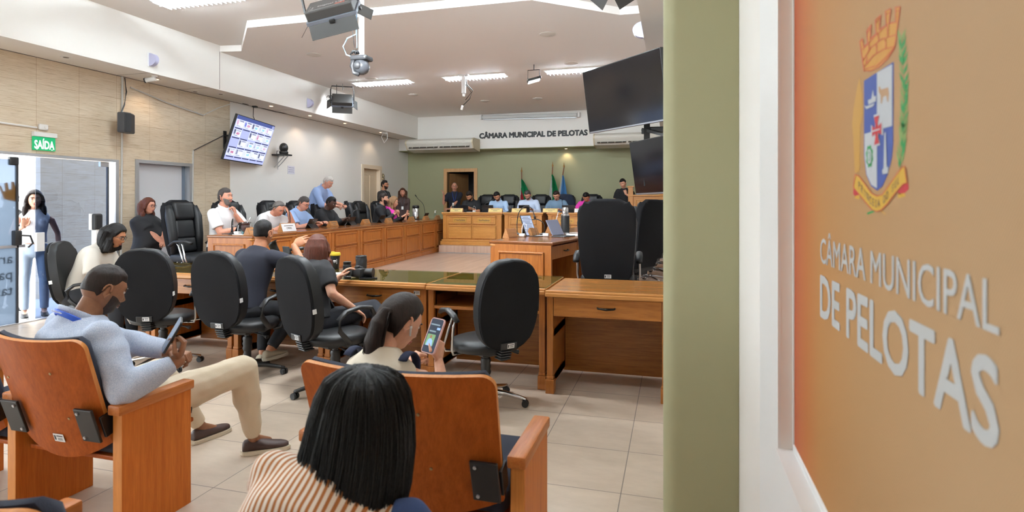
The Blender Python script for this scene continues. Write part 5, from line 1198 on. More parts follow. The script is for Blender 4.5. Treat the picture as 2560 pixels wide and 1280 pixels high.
def person(label, loc, rz, pose='sit', h=1.0, seat=.47, lean=8, bend=0, fem=False, girth=1.0, belly=0, tone='light', head=(0, 0, 0), hair='short', hcol='dark', beard=None, bcol=None, glasses=False,
           shirt=None, sleeve='short', trousers=None, shoes=None, lh=None, rh=None, lpose='relax', rpose='relax', lrot=None, rrot=None, lpole=None, rpole=None, neckline='crew', legs=None, group=None, feet=True, nofeet=False, vox=.0105, fold=.004, twist=0, shoulder=1.0, midriff=0, side=0, neck=1.0):
    """local frame: faces +y, floor at z=0; h scales stature; head = (yaw, pitch, roll) in degrees, pitch>0 looks down"""
    t = thing('person', label, 'person', loc, rz, group); k = h
    hipz = (seat+.095) if pose == 'sit' else .93*k
    H0 = Vector((0, 0, hipz)); RL = lambda a: (Matrix.Rotation(R(side), 3, 'Y') @ Matrix.Rotation(-R(a), 3, 'X'))
    r1, r2, r3 = RL(lean*.75), RL(lean+bend*.5), RL(lean+bend)
    C1 = H0+r1 @ Vector((0, 0, .20*k)); C2 = C1+r2 @ Vector((0, 0, .17*k)); SC = C2+r3 @ Vector((0, 0, .115*k)); N = SC+r3 @ Vector((0, -.005, .055*k))
    tw = Matrix.Rotation(R(twist), 3, 'Z')
    hp = (tw @ r3) if False else None
    HM3 = Matrix.Rotation(R(head[0]), 3, 'Z') @ Matrix.Rotation(-R(head[1]), 3, 'X') @ Matrix.Rotation(R(head[2]), 3, 'Y')
    nb = N+r3 @ Vector((0, .02, .035*k*neck)); HC = nb+HM3 @ Vector((0, .022, .105*k*neck)); hs = .985*k**.35
    HMX = Matrix.Translation(HC) @ HM3.to_4x4() @ Matrix.Scale(hs, 4)
    g = girth; sw = (.158 if fem else .182)*k*shoulder*(1+.25*(g-1)); X3 = lambda m, v: m @ Vector(v)
    SHO = {sx: SC+r3 @ (tw @ Vector((sx*sw, .0, -.012*k))) for sx in (-1, 1)}
    l1, l2 = .285*k, .252*k
    tgt = {-1: lh, 1: rh}; EL, WR = {}, {}
    for sx in (-1, 1):
        q = tgt[sx]
        q = Vector(q) if q is not None else SHO[sx]+Vector((sx*.10, .06, -.50*k))
        pole = {-1: lpole, 1: rpole}[sx] or (sx*.55, -.5, -.75)
        EL[sx], WR[sx] = ik(SHO[sx], q, l1, l2, pole)
    hw = .092*k*(1+.4*(g-1)); HIP = {sx: H0+Vector((sx*hw, .0, -.005)) for sx in (-1, 1)}
    KN, AN = {}, {}
    for sx in (-1, 1):
        if legs and sx in legs: KN[sx], AN[sx] = Vector(legs[sx][0]), Vector(legs[sx][1])
        elif pose == 'sit': KN[sx] = HIP[sx]+Vector((sx*.05, .42*k, -.02)); AN[sx] = Vector((KN[sx].x, KN[sx].y+.02, .085))
        else: KN[sx] = HIP[sx]+Vector((sx*.012, .015, -.42*k)); AN[sx] = Vector((HIP[sx].x+sx*.015, -.015, .085))
    # ---- torso rings
    def torso(bm, o, lo=0, hi=1):
        wst = .118 if fem else .132; b = belly
        rows = [(H0+Vector((0, 0, -.09*k)), .135, .10, r1), (H0, .158+.008*fem, .115, r1), (H0+r1 @ Vector((0, .01+b*.4, .09*k)), wst+.018, .105+b*.5, r1), (C1+r1 @ Vector((0, .012+b*.5, 0)), wst+.008, .100+b*.6, r1), (C1+r2 @ Vector((0, .01+b*.2, .10*k)), wst+.022, .108+b*.25, r2), (C2+r2 @ Vector((0, .004, .02*k)), .158, .115, r2), (C2+r3 @ Vector((0, 0, .075*k)), .168, .105, r3), (SC+r3 @ Vector((0, 0, .0)), .150, .082, r3), (SC+r3 @ Vector((0, -.004, .035*k)), .095, .062, r3), (N+r3 @ Vector((0, 0, .012*k)), .062, .056, r3)]
        n = len(rows); rows = rows[int(lo*n):max(int(lo*n)+2, int(round(hi*n)))]
        loft(bm, [(c, m @ (tw @ Vector(((w_*k*(1+1.0*(g-1))+o), 0, 0))) if i > 3 else m @ Vector(((w_*k*(1+1.0*(g-1))+o), 0, 0)), m @ Vector((0, d_*k*(1+1.0*(g-1))+o, 0))) for i, (c, w_, d_, m) in enumerate(rows)], 22)
    ra = (.050, .041, .028) if not fem else (.044, .036, .025); ra = tuple(x*(1+.7*(g-1))*k for x in ra)
    # ---- body, one mesh
    bm = BM(); torso(bm, -.020)
    cap(bm, N-r3 @ Vector((0, 0, .05)), HC+HM3 @ Vector((0, -.018, -.045)), .060*k*(1+.4*(g-1)) if not fem else .050*k, .055*k if not fem else .046*k)
    for sx in (-1, 1):
        cap(bm, SHO[sx]-Vector((sx*.03, 0, .022)), SHO[sx].lerp(EL[sx], .35), ra[0]*.82, ra[0]*.98); cap(bm, SHO[sx].lerp(EL[sx], .3), EL[sx], ra[0], ra[1]); cap(bm, EL[sx], EL[sx].lerp(WR[sx], .35), ra[1], ra[1]*1.02); cap(bm, EL[sx].lerp(WR[sx], .3), WR[sx], ra[1]*1.0, ra[2])
        cap(bm, HIP[sx], KN[sx], .070*k, .048*k); cap(bm, KN[sx], AN[sx], .048*k, .034*k)
        if not nofeet: cap(bm, AN[sx], AN[sx]+Vector((0, .10, -.045)), .032, .024)
    me = remesh(bm, vox, 4); bm = BM(); join_into(bm, me, Matrix.Identity(4), 0); bpy.data.meshes.remove(me)
    join_into(bm, HEAD, HMX)
    HMAT = {}
    for sx in (-1, 1):
        d = (WR[sx]-EL[sx]).normalized(); rot = {-1: lrot, 1: rrot}[sx]
        if rot: fy = Vector(rot[0]).normalized(); pz = -Vector(rot[1])   # finger direction, palm normal
        else: fy = d; pz = Vector((0, 0, 1))
        fx = fy.cross(pz).normalized(); pz = fx.cross(fy)
        # template is a right hand (thumb to -x when palm faces -z); mirror for the left
        m = MX(fx*(1 if sx == 1 else -1)*k*.97, fy*k*.97, pz*k*.97, WR[sx]); HMAT[sx] = m
        join_into(bm, HANDS[rpose if sx == 1 else lpose], m, 0)
    ob = obj('body', bm, [SK[tone], M_LIP[tone], M_EYEW, M_IRIS, HR[bcol or hcol]], t, True)
    # ---- shirt
    if shirt:
        bm = BM(); torso(bm, .014+.005*(not fem), (.1 if pose == 'sit' else .0) if not midriff else .25)
        sl = {'short': .62, 'long': 1.0, 'none': 0, 'rolled': 1.0, 'cap': .35}[sleeve]
        for sx in (-1, 1):
            if sleeve == 'none': continue
            e = SHO[sx].lerp(EL[sx], min(1, sl+.12)) if sl < 1 else EL[sx]
            sg = 1.5-.22*max(0, min(1, (g-1.15)*5)); cap(bm, SHO[sx]-Vector((sx*.022, 0, .012)), SHO[sx].lerp(EL[sx], .3), ra[0]*sg, ra[0]*1.4)
            if sl < 1: cyl(bm, SHO[sx].lerp(EL[sx], .2), e, ra[0]*1.42, ra[0]*1.5, 16)
            else:
                cap(bm, SHO[sx], EL[sx], ra[0]*1.3, ra[1]*1.36); w2 = EL[sx].lerp(WR[sx], .93 if sleeve == 'long' else .22); cap(bm, EL[sx], EL[sx].lerp(w2, .5), ra[1]*1.36, ra[1]*1.25); cyl(bm, EL[sx].lerp(w2, .4), w2, ra[1]*1.3, ra[2]*1.5 if sleeve == 'long' else ra[1]*1.3, 16)
        if fem:
            for sx in (-1, 1): ell(bm, C2+r2 @ Vector((sx*.072, .085*(1+.8*(g-1)), .0)), (.062*(1+.6*(g-1)), .055*(1+.6*(g-1)), .065), None, 14, 10)
        me = remesh(bm, vox*.95, 22); wrinkle(me, fold, (9, 9, 7), len(PEOPLE)*3.1)
        sh = obj('shirt', me, shirt, t, True)
        if neckline == 'collar':
            bm = BM(); m = r3; c = N+m @ Vector((0, .004, .008)); pts = []
            for i in range(17): a = R(-62+304*i/16)-PI/2+R(90); pts.append(c+m @ Vector((.066*k*math.sin(R(28+304*i/16)), .064*k*math.cos(R(28+304*i/16)), .004-.022*math.cos(R(28+304*i/16)))))
            tube(bm, pts, 1, 8, flat=(.007, .024)); obj('collar', bm, shirt, sh, True)
    # ---- trousers
    if trousers:
        bm = BM(); loft(bm, [(H0+Vector((0, -.01, -.11*k)), (.10*k*g, 0, 0), (0, .09*k*g, 0)), (H0+Vector((0, 0, -.06*k)), (.16*k*g, 0, 0), (0, .118*k*g, 0)), (H0, (.168*k*g, 0, 0), (0, .122*k*g, 0)), (H0+r1 @ Vector((0, .004, .075*k)), r1 @ Vector((.152*k*g, 0, 0)), r1 @ Vector((0, .112*k*g, 0)))], 20)
        for sx in (-1, 1):
            cap(bm, HIP[sx], HIP[sx].lerp(KN[sx], .5), .092*k*g, .080*k*g); cap(bm, HIP[sx].lerp(KN[sx], .5), KN[sx], .080*k*g, .062*k*g); cap(bm, KN[sx], KN[sx].lerp(AN[sx], .45), .062*k*g, .060*k*g); cyl(bm, KN[sx].lerp(AN[sx], .4), KN[sx].lerp(AN[sx], .93), .060*k*g, .050*k, 16)
        me = remesh(bm, vox, 10); wrinkle(me, fold*.8, (9, 9, 9), 5+len(PEOPLE)); obj('trousers', me, trousers, t, True)
    if shoes:
        up, so = shoes
        for sx in (-1, 1):
            f = Vector((AN[sx].x-HIP[sx].x, 1, 0)) if not (legs and sx in legs and len(legs[sx]) > 2) else Vector(legs[sx][2]); f.z = 0; f.normalize(); s = Vector((f.y, -f.x, 0)); a = Vector((AN[sx].x, AN[sx].y, AN[sx].z-.085)); bm = BM()
            rings = []
            for y, w_, zt in ((-.062, .024, .055), (-.05, .033, .072), (-.02, .037, .078), (.02, .038, .074), (.06, .040, .062), (.11, .043, .050), (.15, .041, .044), (.178, .030, .036), (.192, .012, .028)): rings.append((a+f*y+Vector((0, 0, .018+zt/2-.004)), s*w_, Vector((0, 0, zt/2))))
            loft(bm, rings, 16); so_o = obj('shoe', remesh(bm, .006, 3), up, t, True)
            bm = BM(); P = [(.0, -.072), (.028, -.06), (.038, -.03), (.037, .03), (.044, .09), (.044, .14), (.034, .18), (.012, .202)]; P = P+[(-x, y) for x, y in P[::-1]]
            prism(bm, P, .026, MX(s, f, (0, 0, 1), a)); bmesh.ops.bevel(bm, geom=bm.edges[:], offset=.004, segments=2, affect='EDGES'); obj('sole', bm, so, so_o, 40)
    # ---- hair, beard, glasses
    if hair:
        b_, me = make_hair(hair, len(PEOPLE)+1, head[1])
        if b_ is not None: me = bpy.data.meshes.new('hair'); bmesh.ops.recalc_face_normals(b_, faces=b_.faces[:]); b_.to_mesh(me); b_.free()
        me.transform(HMX); obj('hair', me, HR[hcol], t, True)
    if beard:
        bm = BM(); nu, nv = 40, 14; o_, i_ = [], []; tb = {'full': .0065, 'stubble': .0022, 'short': .0045, 'goatee': .006}[beard]; lim = 78 if beard != 'goatee' else 26
        for j in range(nv+1):
            A, B2 = [], []
            for i in range(nu+1):
                az = R(-lim+2*lim*i/nu); zt = -.040+(.022*sm(30, 75, abs(math.degrees(az)))) ; zz = (zt+(-.113-zt)*j/nv)/.118; el = math.asin(max(-.985, zz)); d = Vector((math.sin(az)*math.cos(el), math.cos(az)*math.cos(el), math.sin(el))); p = head_r(d); ed = min(sm(0, .12, j/nv), sm(0, .10, i/nu), sm(1, .9, i/nu))
                lip = math.exp(-((p.x)/.020)**2-((p.z+.0595)/.0075)**2)*sm(.3, .7, d.y)
                A.append(bm.verts.new(p+p.normalized()*(tb*(.25+.75*ed)-.011*lip))); B2.append(bm.verts.new(p-p.normalized()*.006))
            o_.append(A); i_.append(B2)
        for L in (o_, i_):
            for j in range(nv):
                for i in range(nu): bm.faces.new((L[j][i], L[j][i+1], L[j+1][i+1], L[j+1][i]))
        for j in range(nv):
            for i in (0, nu): bm.faces.new((o_[j][i], o_[j+1][i], i_[j+1][i], i_[j][i]))
        for i in range(nu):
            for j in (0, nv): bm.faces.new((o_[j][i], o_[j][i+1], i_[j][i+1], i_[j][i]))
        bmesh.ops.transform(bm, matrix=HMX, verts=bm.verts[:]); obj('beard', bm, HR[bcol or hcol], t, True)
    if glasses:
        bm = BM()
        for sx in (-1, 1):
            tube(bm, [(sx*.032+.022*math.cos(a)*1.05, .100-.004*math.cos(a)*sx, .008+.017*math.sin(a)) for a in [2*PI*i/18 for i in range(18)]], .0019, 6, closed=True); tube(bm, [(sx*.055, .097, .012), (sx*.074, .07, .014), (sx*.081, -.005, .012)], .0018, 6)
        tube(bm, [(-.010, .102, .012), (0, .105, .015), (.010, .102, .012)], .0018, 6); bmesh.ops.transform(bm, matrix=HMX, verts=bm.verts[:]); obj('glasses', bm, pm('dark_spectacle_frame', (.02, .016, .015), .3), t, True)
    PEOPLE[label] = dict(t=t, N=N, SC=SC, r3=r3, HMX=HMX, HC=HC, WR=WR, EL=EL, HM=HMAT, k=k, SHO=SHO, C2=C2, g=g, r2=r2)
    return t
def lanyard(lbl, mat, badge=None, w_=.009):
    P = PEOPLE[lbl]; m, N, k, g = P['r3'], P['N'], P['k'], P['g']; bm = BM(); pts = []
    f = .112*k*g+.04
    for a in range(-8, 9): an = R(a*14); pts.append(N+m @ Vector((.078*k*g*math.sin(an), -.074*k*g*math.cos(an) if abs(a) < 6 else -.07*k*g*math.cos(an)+.02, .006-.004*abs(a)*.3)))
    L = [N+m @ Vector((-.05, f*.8, -.08)), N+m @ Vector((-.012, f+.03, -.26*k))]; Rr = [N+m @ Vector((.05, f*.8, -.08)), N+m @ Vector((.012, f+.03, -.26*k))]
    tube(bm, L[::-1]+pts+Rr, 1, 8, flat=(.0025, w_), up=Vector((0, 0, 1))); o = obj('lanyard', bm, mat, P['t'], True)
    if badge: bm = BM(); box(bm, N+m @ Vector((0, f+.035, -.31*k)), (.055, .004, .08), .002, m); obj('badge', bm, badge, o)
# ------------------------------------------------------------------ who is where
def W2L(loc, rz, p):
    v = Vector(p)-Vector(loc); c, s = math.cos(-rz), math.sin(-rz); return (v.x*c-v.y*s, v.x*s+v.y*c, v.z)
C_WHITE = cloth((226, 226, 228), 'white_cotton'); C_LBLUE = cloth((150, 178, 222), 'light_blue_cotton'); C_PALE = cloth((196, 212, 238), 'pale_blue_shirting'); C_SKY = cloth((172, 200, 232), 'sky_blue_shirting')
C_BLACK = cloth((22, 22, 26), 'black_cotton'); C_NAVYT = cloth((24, 26, 40), 'navy_black_cotton'); C_STEEL = cloth((110, 138, 164), 'steel_blue_cotton'); C_PINK = cloth((222, 60, 172), 'bright_pink_cloth'); C_BROWN = cloth((70, 52, 50), 'dark_brown_cloth'); C_CREAM = cloth((206, 200, 190), 'cream_blouse')
C_JEANS = cloth((172, 188, 206), 'light_denim'); C_DJEANS = cloth((40, 52, 82), 'dark_denim'); C_KHAKI = cloth((206, 190, 166), 'khaki_twill'); C_TROUS = cloth((30, 31, 36), 'dark_trousers')
LAN_BLUE = pm('blue_lanyard', srgb(44, 92, 206), .5); LAN_DARK = pm('grey_lanyard', srgb(90, 100, 110), .6)
SH_BLACK = (pm('black_shoe', (.02, .02, .02), .5), pm('white_sole', (.7, .7, .68), .6))
f = FZ
# left row
person('seated grey-haired man in white polo resting chin on his hand', (-6.18, 6.72, f), R(-92), lean=8, tone='rosy', head=(4, -6, 0), hair='combed', hcol='saltpepper', beard='stubble', bcol='grey', shirt=C_WHITE, trousers=C_TROUS, neckline='collar', girth=1.05, lh=(-.05, .235, 1.035), lrot=((.1, -.12, 1), (.55, -.85, .1)), lpole=(-.3, .6, -1), rh=(.02, .40, .85), lpose='hold', h=1.06)
person('seated balding grey man in white polo covering his eyes with a hand', (-6.26, 7.60, f), R(-90), lean=28, bend=12, tone='rosy', head=(-6, 34, 4), hair='receding', hcol='grey', shirt=C_WHITE, trousers=C_TROUS, girth=1.18, belly=.05, lh=(-.085, .50, 1.045), lrot=((.18, -.35, .8), (.2, -.9, -.3)), lpole=(-.3, .8, -.8), rh=(.08, .50, .85), rrot=((-.6, .8, 0), (0, 0, -1)), lpose='relax')
person('seated man in light blue polo and glasses typing on a tablet', (-6.24, 8.34, f), R(-88), lean=18, bend=6, tone='rosy', head=(-4, 24, 0), hair='short', hcol='saltpepper', glasses=True, shirt=C_LBLUE, trousers=C_TROUS, girth=1.22, belly=.06, lh=(-.15, .52, .86), rh=(.12, .52, .86), neckline='collar')
person('seated man in black jacket with close-cropped hair looking at his phone', (-6.22, 9.14, f), R(-86), lean=16, bend=6, tone='dark', head=(-4, 22, 0), hair='crop', hcol='black', shirt=C_BLACK, sleeve='long', trousers=C_TROUS, girth=1.25, belly=.05, lh=(-.06, .50, .90), rh=(.05, .50, .90), lpose='hold', rpose='hold')
person('white-haired man in blue shirt standing over the chairs with a phone', (-6.98, 10.02, f), R(-84), 'stand', lean=24, bend=8, h=1.06, tone='rosy', head=(-4, 30, 0), hair='short', hcol='white', shirt=cloth((142, 164, 206), 'blue_oxford_cloth'), sleeve='rolled', trousers=C_TROUS, girth=1.15, belly=.05, neckline='collar', lh=(-.06, .62, 1.16), rh=(.10, .56, 1.14), lpose='hold', rpose='hold')
person('seated dark-haired man in black shirt clasping his hands', (-6.20, 11.22, f), R(-76), lean=12, tone='light', head=(0, 0, 0), hair='short', hcol='dark', beard='stubble', shirt=C_BLACK, sleeve='long', trousers=C_TROUS, lh=(-.02, .40, .98), rh=(.05, .40, .96), lpose='hold', rpose='hold', neckline='collar', h=1.08)
person('seated woman with long blond hair and a bright pink scarf', (-6.12, 11.42, f), R(-78), lean=16, fem=True, tone='light', head=(0, 12, 0), hair='long', hcol='blond', shirt=C_BLACK, sleeve='long', trousers=C_TROUS, lh=(-.06, .44, .92), rh=(.08, .42, .90))
P = PEOPLE['seated woman with long blond hair and a bright pink scarf']; bm = BM(); m = P['r3']; N = P['N']
tube(bm, [N+m @ Vector((.09, -.02, -.02)), N+m @ Vector((.10, .08, -.05)), N+m @ Vector((.11, .16, -.16)), N+m @ Vector((.10, .20, -.32)), N+m @ Vector((.06, .22, -.44))], [.05, .06, .075, .08, .05], 12); tube(bm, [N+m @ Vector((.1, -.03, -.02)), N+m @ Vector((0, -.08, -.01)), N+m @ Vector((-.1, -.02, -.02)), N+m @ Vector((-.07, .12, -.1))], .045, 10); me = remesh(bm, .012, 3); wrinkle(me, .012); obj('scarf', me, C_PINK, P['t'], True)
person('bearded man in black shirt and glasses standing by the beige door', (-7.28, 13.55, f), R(-94), 'stand', lean=0, h=1.03, tone='tan', head=(0, -2, 0), hair='short', hcol='black', beard='short', bcol='beard', glasses=True, shirt=cloth((40, 36, 34), 'dark_patterned_shirt', var=.4), trousers=C_TROUS, lh=(-.16, .16, .93), rh=(.16, .16, .93)); lanyard('bearded man in black shirt and glasses standing by the beige door', LAN_DARK, M_PAPER)
person('woman with dark curly hair standing in the corner with a white badge', (-7.02, 14.12, f), R(-156), 'stand', lean=0, h=.915, fem=True, tone='rosy', head=(0, 4, 0), hair='curly', hcol='brown', shirt=C_BROWN, sleeve='rolled', trousers=C_TROUS, lh=(-.10, .18, .84), rh=(.10, .18, .84)); lanyard('woman with dark curly hair standing in the corner with a white badge', LAN_DARK, M_PAPER)
person('bald man in navy T-shirt and blue lanyard leaning in the doorway', (-6.04, 15.42, f), R(-160), 'stand', lean=0, h=1.03, tone='rosy', head=(0, 2, 0), hair='bald', hcol='grey', glasses=True, shirt=C_NAVYT, trousers=C_TROUS, lh=(.12, .20, 1.02), lrot=((1, .15, 0), (0, -.6, -1)), rh=(.30, .10, 1.42), rrot=((.2, .1, 1), (1, 0, 0)), rpole=(.6, .2, -1), lpole=(-.6, 0, -.8)); lanyard('bald man in navy T-shirt and blue lanyard leaning in the doorway', LAN_BLUE)
# presiding bench
d = DZ
person('bearded dark-haired man in black shirt looking down at the bench end', (-5.02, 14.12, d), R(180), lean=14, bend=6, tone='tan', head=(-6, 34, 0), hair='quiff', hcol='dark', beard='short', bcol='beard', shirt=C_BLACK, sleeve='short', trousers=C_TROUS, girth=1.12, lh=(-.10, .42, .88), rh=(-.02, .43, .86), lpose='hold', rpose='hold', neckline='collar')
person('bearded man in sky blue shirt beside the red and green flag, head tilted', (-4.28, 14.12, d), R(180), lean=16, bend=8, tone='tan', head=(8, 32, 8), hair='short', hcol='black', beard='short', bcol='beard', shirt=C_SKY, sleeve='long', trousers=C_TROUS, lh=(-.12, .42, .85), rh=(.10, .42, .85), neckline='collar')
person('man with glasses in pale blue shirt at the middle presiding desk', (-3.50, 14.14, d), R(180), lean=14, bend=6, h=1.03, tone='rosy', head=(0, 32, 0), hair='short', hcol='saltpepper', beard='stubble', glasses=True, shirt=C_PALE, sleeve='long', trousers=C_TROUS, girth=1.08, lh=(-.16, .42, .85), rh=(.14, .42, .85), neckline='collar')
person('man with glasses in blue-grey T-shirt before the chair with the jacket', (-2.78, 14.14, d), R(180), lean=12, bend=5, tone='light', head=(0, 30, 0), hair='short', hcol='dark', beard='goatee', glasses=True, shirt=C_STEEL, trousers=C_TROUS, girth=1.1, lh=(-.14, .42, .85), rh=(.14, .42, .85))
person('dark-haired person in bright pink top half hidden by the black chair', (-2.03, 14.12, d), R(180), lean=20, bend=8, tone='tan', head=(0, 40, 0), hair='short', hcol='black', shirt=C_PINK, trousers=C_TROUS, lh=(-.14, .42, .85), rh=(.14, .42, .85))
person('man in black T-shirt resting his face on his hand by the pulpit', (-1.19, 14.60, d), R(172), 'stand', lean=4, h=.94, tone='light', head=(-6, 18, 6), hair='short', hcol='black', shirt=C_BLACK, trousers=C_TROUS, lh=(-.075, .19, 1.24), lrot=((.25, -.1, 1), (.4, -.8, 0)), lpole=(-.8, .1, -.7), rh=(.20, .14, .85), lpose='hold')
# audience side
person('woman in black polo and glasses standing with folded hands by the side door', (-7.24, 6.50, 0), R(-84), 'stand', lean=-2, h=.885, fem=True, tone='rosy', head=(2, 3, 0), hair='shoulder', hcol='red', glasses=True, shirt=C_BLACK, sleeve='short', trousers=C_BLACK, shoes=SH_BLACK, girth=1.5, belly=.07, lh=(.03, .33, .885), rh=(-.01, .36, .835), lrot=((.8, .5, -.3), (0, -.3, -1)), rrot=((-.8, .4, -.4), (0, -.5, -1)), lpose='hold', rpose='hold', neckline='collar')
person('young woman with long dark hair in white crop top pushing the glass door', (-8.02, 5.545, -.02), R(-122), 'stand', lean=0, h=.955, fem=True, tone='light', head=(0, 2, 0), hair='verylong', hcol='dark', shirt=C_WHITE, sleeve='none', trousers=C_JEANS, shoes=SH_BLACK, midriff=1, rh=(.12, .33, 1.20), rrot=((-.2, .3, 1), (0, 1, 0)), rpole=(.6, -.2, -1), girth=.94)
person('dark silhouette of a man outside behind the printed glass leaf', (-8.65, 5.62, -.02), R(-70), 'stand', lean=2, h=.965, tone='dark', head=(0, 4, 0), hair='short', hcol='black', shirt=C_BLACK, trousers=C_DJEANS, shoes=SH_BLACK, rh=(.1, .36, 1.12), lh=(-.1, .36, 1.14), lpose='hold', rpose='hold')
person('woman in white blouse with dark wavy bob reading, nearest the entrance', (-5.80, 4.42, 0), R(-66), lean=24, bend=12, fem=True, tone='tan', head=(0, 22, 0), hair='bob', hcol='black', glasses=True, shirt=C_CREAM, sleeve='short', trousers=C_TROUS, shoes=SH_BLACK, girth=1.15, lh=(-.06, .44, .80), rh=(.10, .44, .80), seat=.46)
person('man in navy-black T-shirt seen from behind, raising a hand', (-3.58, 4.18, 0), R(-6), lean=18, bend=4, tone='tan', head=(8, -2, 0), hair='fade', hcol='black', shirt=C_NAVYT, trousers=C_TROUS, shoes=(pm('beige_sneaker', srgb(170, 160, 140), .8), pm('beige_sole', srgb(196, 188, 170), .7)), rh=(.27, .30, 1.09), rrot=((.55, .5, .45), (-.6, .6, -.5)), rpole=(.8, .1, -.8), lh=(-.18, .40, .84), rpose='relax', legs={1: ((.20, .40, .50), (.16, .12, .19)), -1: ((-.16, .40, .52), (-.10, .30, .085))}, girth=1.05, seat=.46)
rw = 'woman with long reddish hair in black T-shirt seen from behind'
person(rw, (-2.76, 3.97, 0), R(-14), lean=12, bend=14, h=.92, side=-18, fem=True, tone='light', head=(36, 8, 0), hair='long', hcol='red', shirt=C_BLACK, trousers=cloth((16, 18, 28), 'black_denim'), shoes=SH_BLACK, rh=(.24, .22, .62), lh=(-.12, .40, .84), girth=1.2, legs={1: ((.22, .45, .60), (.42, .38, .49), (1, .1, 0)), -1: ((-.02, .44, .53), (.02, .46, .085))}, seat=.43)
# man with the lanyard in the near seat
loc = Vector((-2.665, 2.09, 0)); rz = R(-14); w = lambda x, y, z: W2L(loc, rz, (x, y, z)); mA = 'bearded man in pale checked shirt and blue lanyard reading his phone'
n = NT('fine_checked_shirting'); fz = n.noise(n.coord('Object'), 420, 2, .8); n.set(n.ramp(fz, [(.40, srgb(150, 166, 196)), (.60, srgb(206, 212, 224))]), .88, 0, .2); C_CHECK = n.m
person(mA, loc, rz, lean=-19, bend=28, side=3, h=.94, tone='brown', head=(-4, 22, 0), hair='fade', hcol='dark', beard='short', bcol='beard', shirt=C_CHECK, sleeve='long', trousers=C_KHAKI, shoes=(pm('brown_leather_shoe', srgb(58, 36, 30), .5), pm('cream_sole', srgb(206, 196, 176), .6)),
  girth=1.34, belly=.05, seat=.355, rh=w(-2.22, 2.16, .745), rrot=((.1, .3, 1), (-.7, -.8, .25)), rpole=(.5, -.1, -1), lh=w(-2.33, 2.30, .73), lpose='hold', rpose='hold',
  legs={1: (w(-2.335, 2.71, .545), w(-2.385, 2.86, .085), (.62, .80, 0)), -1: (w(-2.88, 2.66, .50), w(-2.82, 2.92, .085), (-.05, 1, 0))}, fold=.010, vox=.0085)
P = PEOPLE[mA]; bm = BM(); m, N = P['r3'], P['N']
pts = [N+m @ Vector((.086*math.sin(R(a)), -.012-.082*math.cos(R(a)), .030-.035*(1-math.cos(R(a))))) for a in range(-120, 121, 12)]
tube(bm, pts, 1, 10, flat=(.007, .026)); me = remesh(bm, .004, 2); obj('collar', me, C_CHECK, P['t'], True)
bm = BM(); pts = [N+m @ Vector((.098*math.sin(R(a)), -.016-.094*math.cos(R(a)), .022-.05*(1-math.cos(R(a))))) for a in range(-125, 126, 10)]; f_ = [N+m @ Vector((.10, .09, -.12)), N+m @ Vector((.06, .17, -.26)), N+m @ Vector((.0, .20, -.34))]; f2 = [N+m @ Vector((-.0, .20, -.34)), N+m @ Vector((-.06, .17, -.26)), N+m @ Vector((-.10, .09, -.12))]
tube(bm, f2+pts+f_, 1, 8, flat=(.0022, .0125)); lo_ = obj('lanyard', bm, LAN_BLUE, P['t'], True)
bm = BM(); q0 = N+m @ Vector((0, -.1125, .022)); add_text(bm, 'Câmara Municipal de Pelotas', MX(m @ Vector((1, 0, 0)), m @ Vector((0, .05, 1)), m @ Vector((0, -1, 0)), q0), .0085, .0001, .0002); obj('lanyard_print', bm, M_PAPER, lo_)
# ponytailed woman in the wide seat
loc = Vector((-1.115, 2.05, 0)); rz = R(-4); w = lambda x, y, z: W2L(loc, rz, (x, y, z)); pw = 'young woman with dark ponytail and white earbud looking at her phone'
person(pw, loc, rz, lean=-10, bend=24, h=.86, fem=True, tone='light', head=(-26, 30, 0), hair=None, hcol='dark', shirt=cloth((224, 214, 196), 'cream_knit'), sleeve='none', trousers=C_DJEANS, seat=.345, rh=w(-.975, 2.30, .80), rrot=((-.1, .45, 1), (-.9, .2, .2)), lh=w(-1.15, 2.33, .76), lpose='hold', rpose='hold', rpole=(.6, -.3, -1), vox=.009)
P = PEOPLE[pw]; bm = BM(); hair_cap(bm, lambda d_, q: .012*sm(0, .2, q)+.004, .066, .012, -.058, .002, 4, .3)
rr = random.Random(2); me = bpy.data.meshes.new('hair'); bmesh.ops.recalc_face_normals(bm, faces=bm.faces[:]); bm.to_mesh(me); bm.free(); me.transform(P['HMX']); hp_ = obj('hair', me, HR['dark'], P['t'], True)
HM = P['HMX']; Hi = HM.to_3x3(); HC_ = P['HC']; bm = BM(); A = HC_ + Vector((.0, -.082, .068)); wl = lambda x, y, z: Vector(W2L(loc, rz, (x, y, z)))
tie = A+Vector((-.004, -.022, -.006)); back = [A+Hi @ Vector((0, .02, -.01)), tie, A+Vector((-.018, -.036, -.045)), A+Vector((-.040, -.040, -.12)), A+Vector((-.055, -.034, -.19)), A+Vector((-.07, -.022, -.26))]
back = [A+Vector((0, .03, -.02)), tie]+back[2:]; tube(bm, back, [.016, .020, .036, .041, .036, .012], 14); me = remesh(bm, .006, 2); bm = BM(); join_into(bm, me, Matrix.Identity(4)); bpy.data.meshes.remove(me)
for i in range(120):
    a = rr.uniform(0, 2*PI); q = rr.uniform(.3, 1.0); e = Vector((math.cos(a), math.sin(a)*.8, 0)); pts = []
    for k, (c, r_) in enumerate(zip(back[1:]+[A+Vector((-.085+rr.uniform(-.05, .05), -.012, -.30))], (.02, .036, .043, .042, .042, .05))): pts.append(c+e*r_*q+Vector((rr.uniform(-.004, .004), rr.uniform(-.004, .004), 0)))
    tube(bm, pts, [.0022, .0024, .0024, .0022, .0018, .0006], 4)
obj('ponytail', bm, HR['dark'], hp_, True)
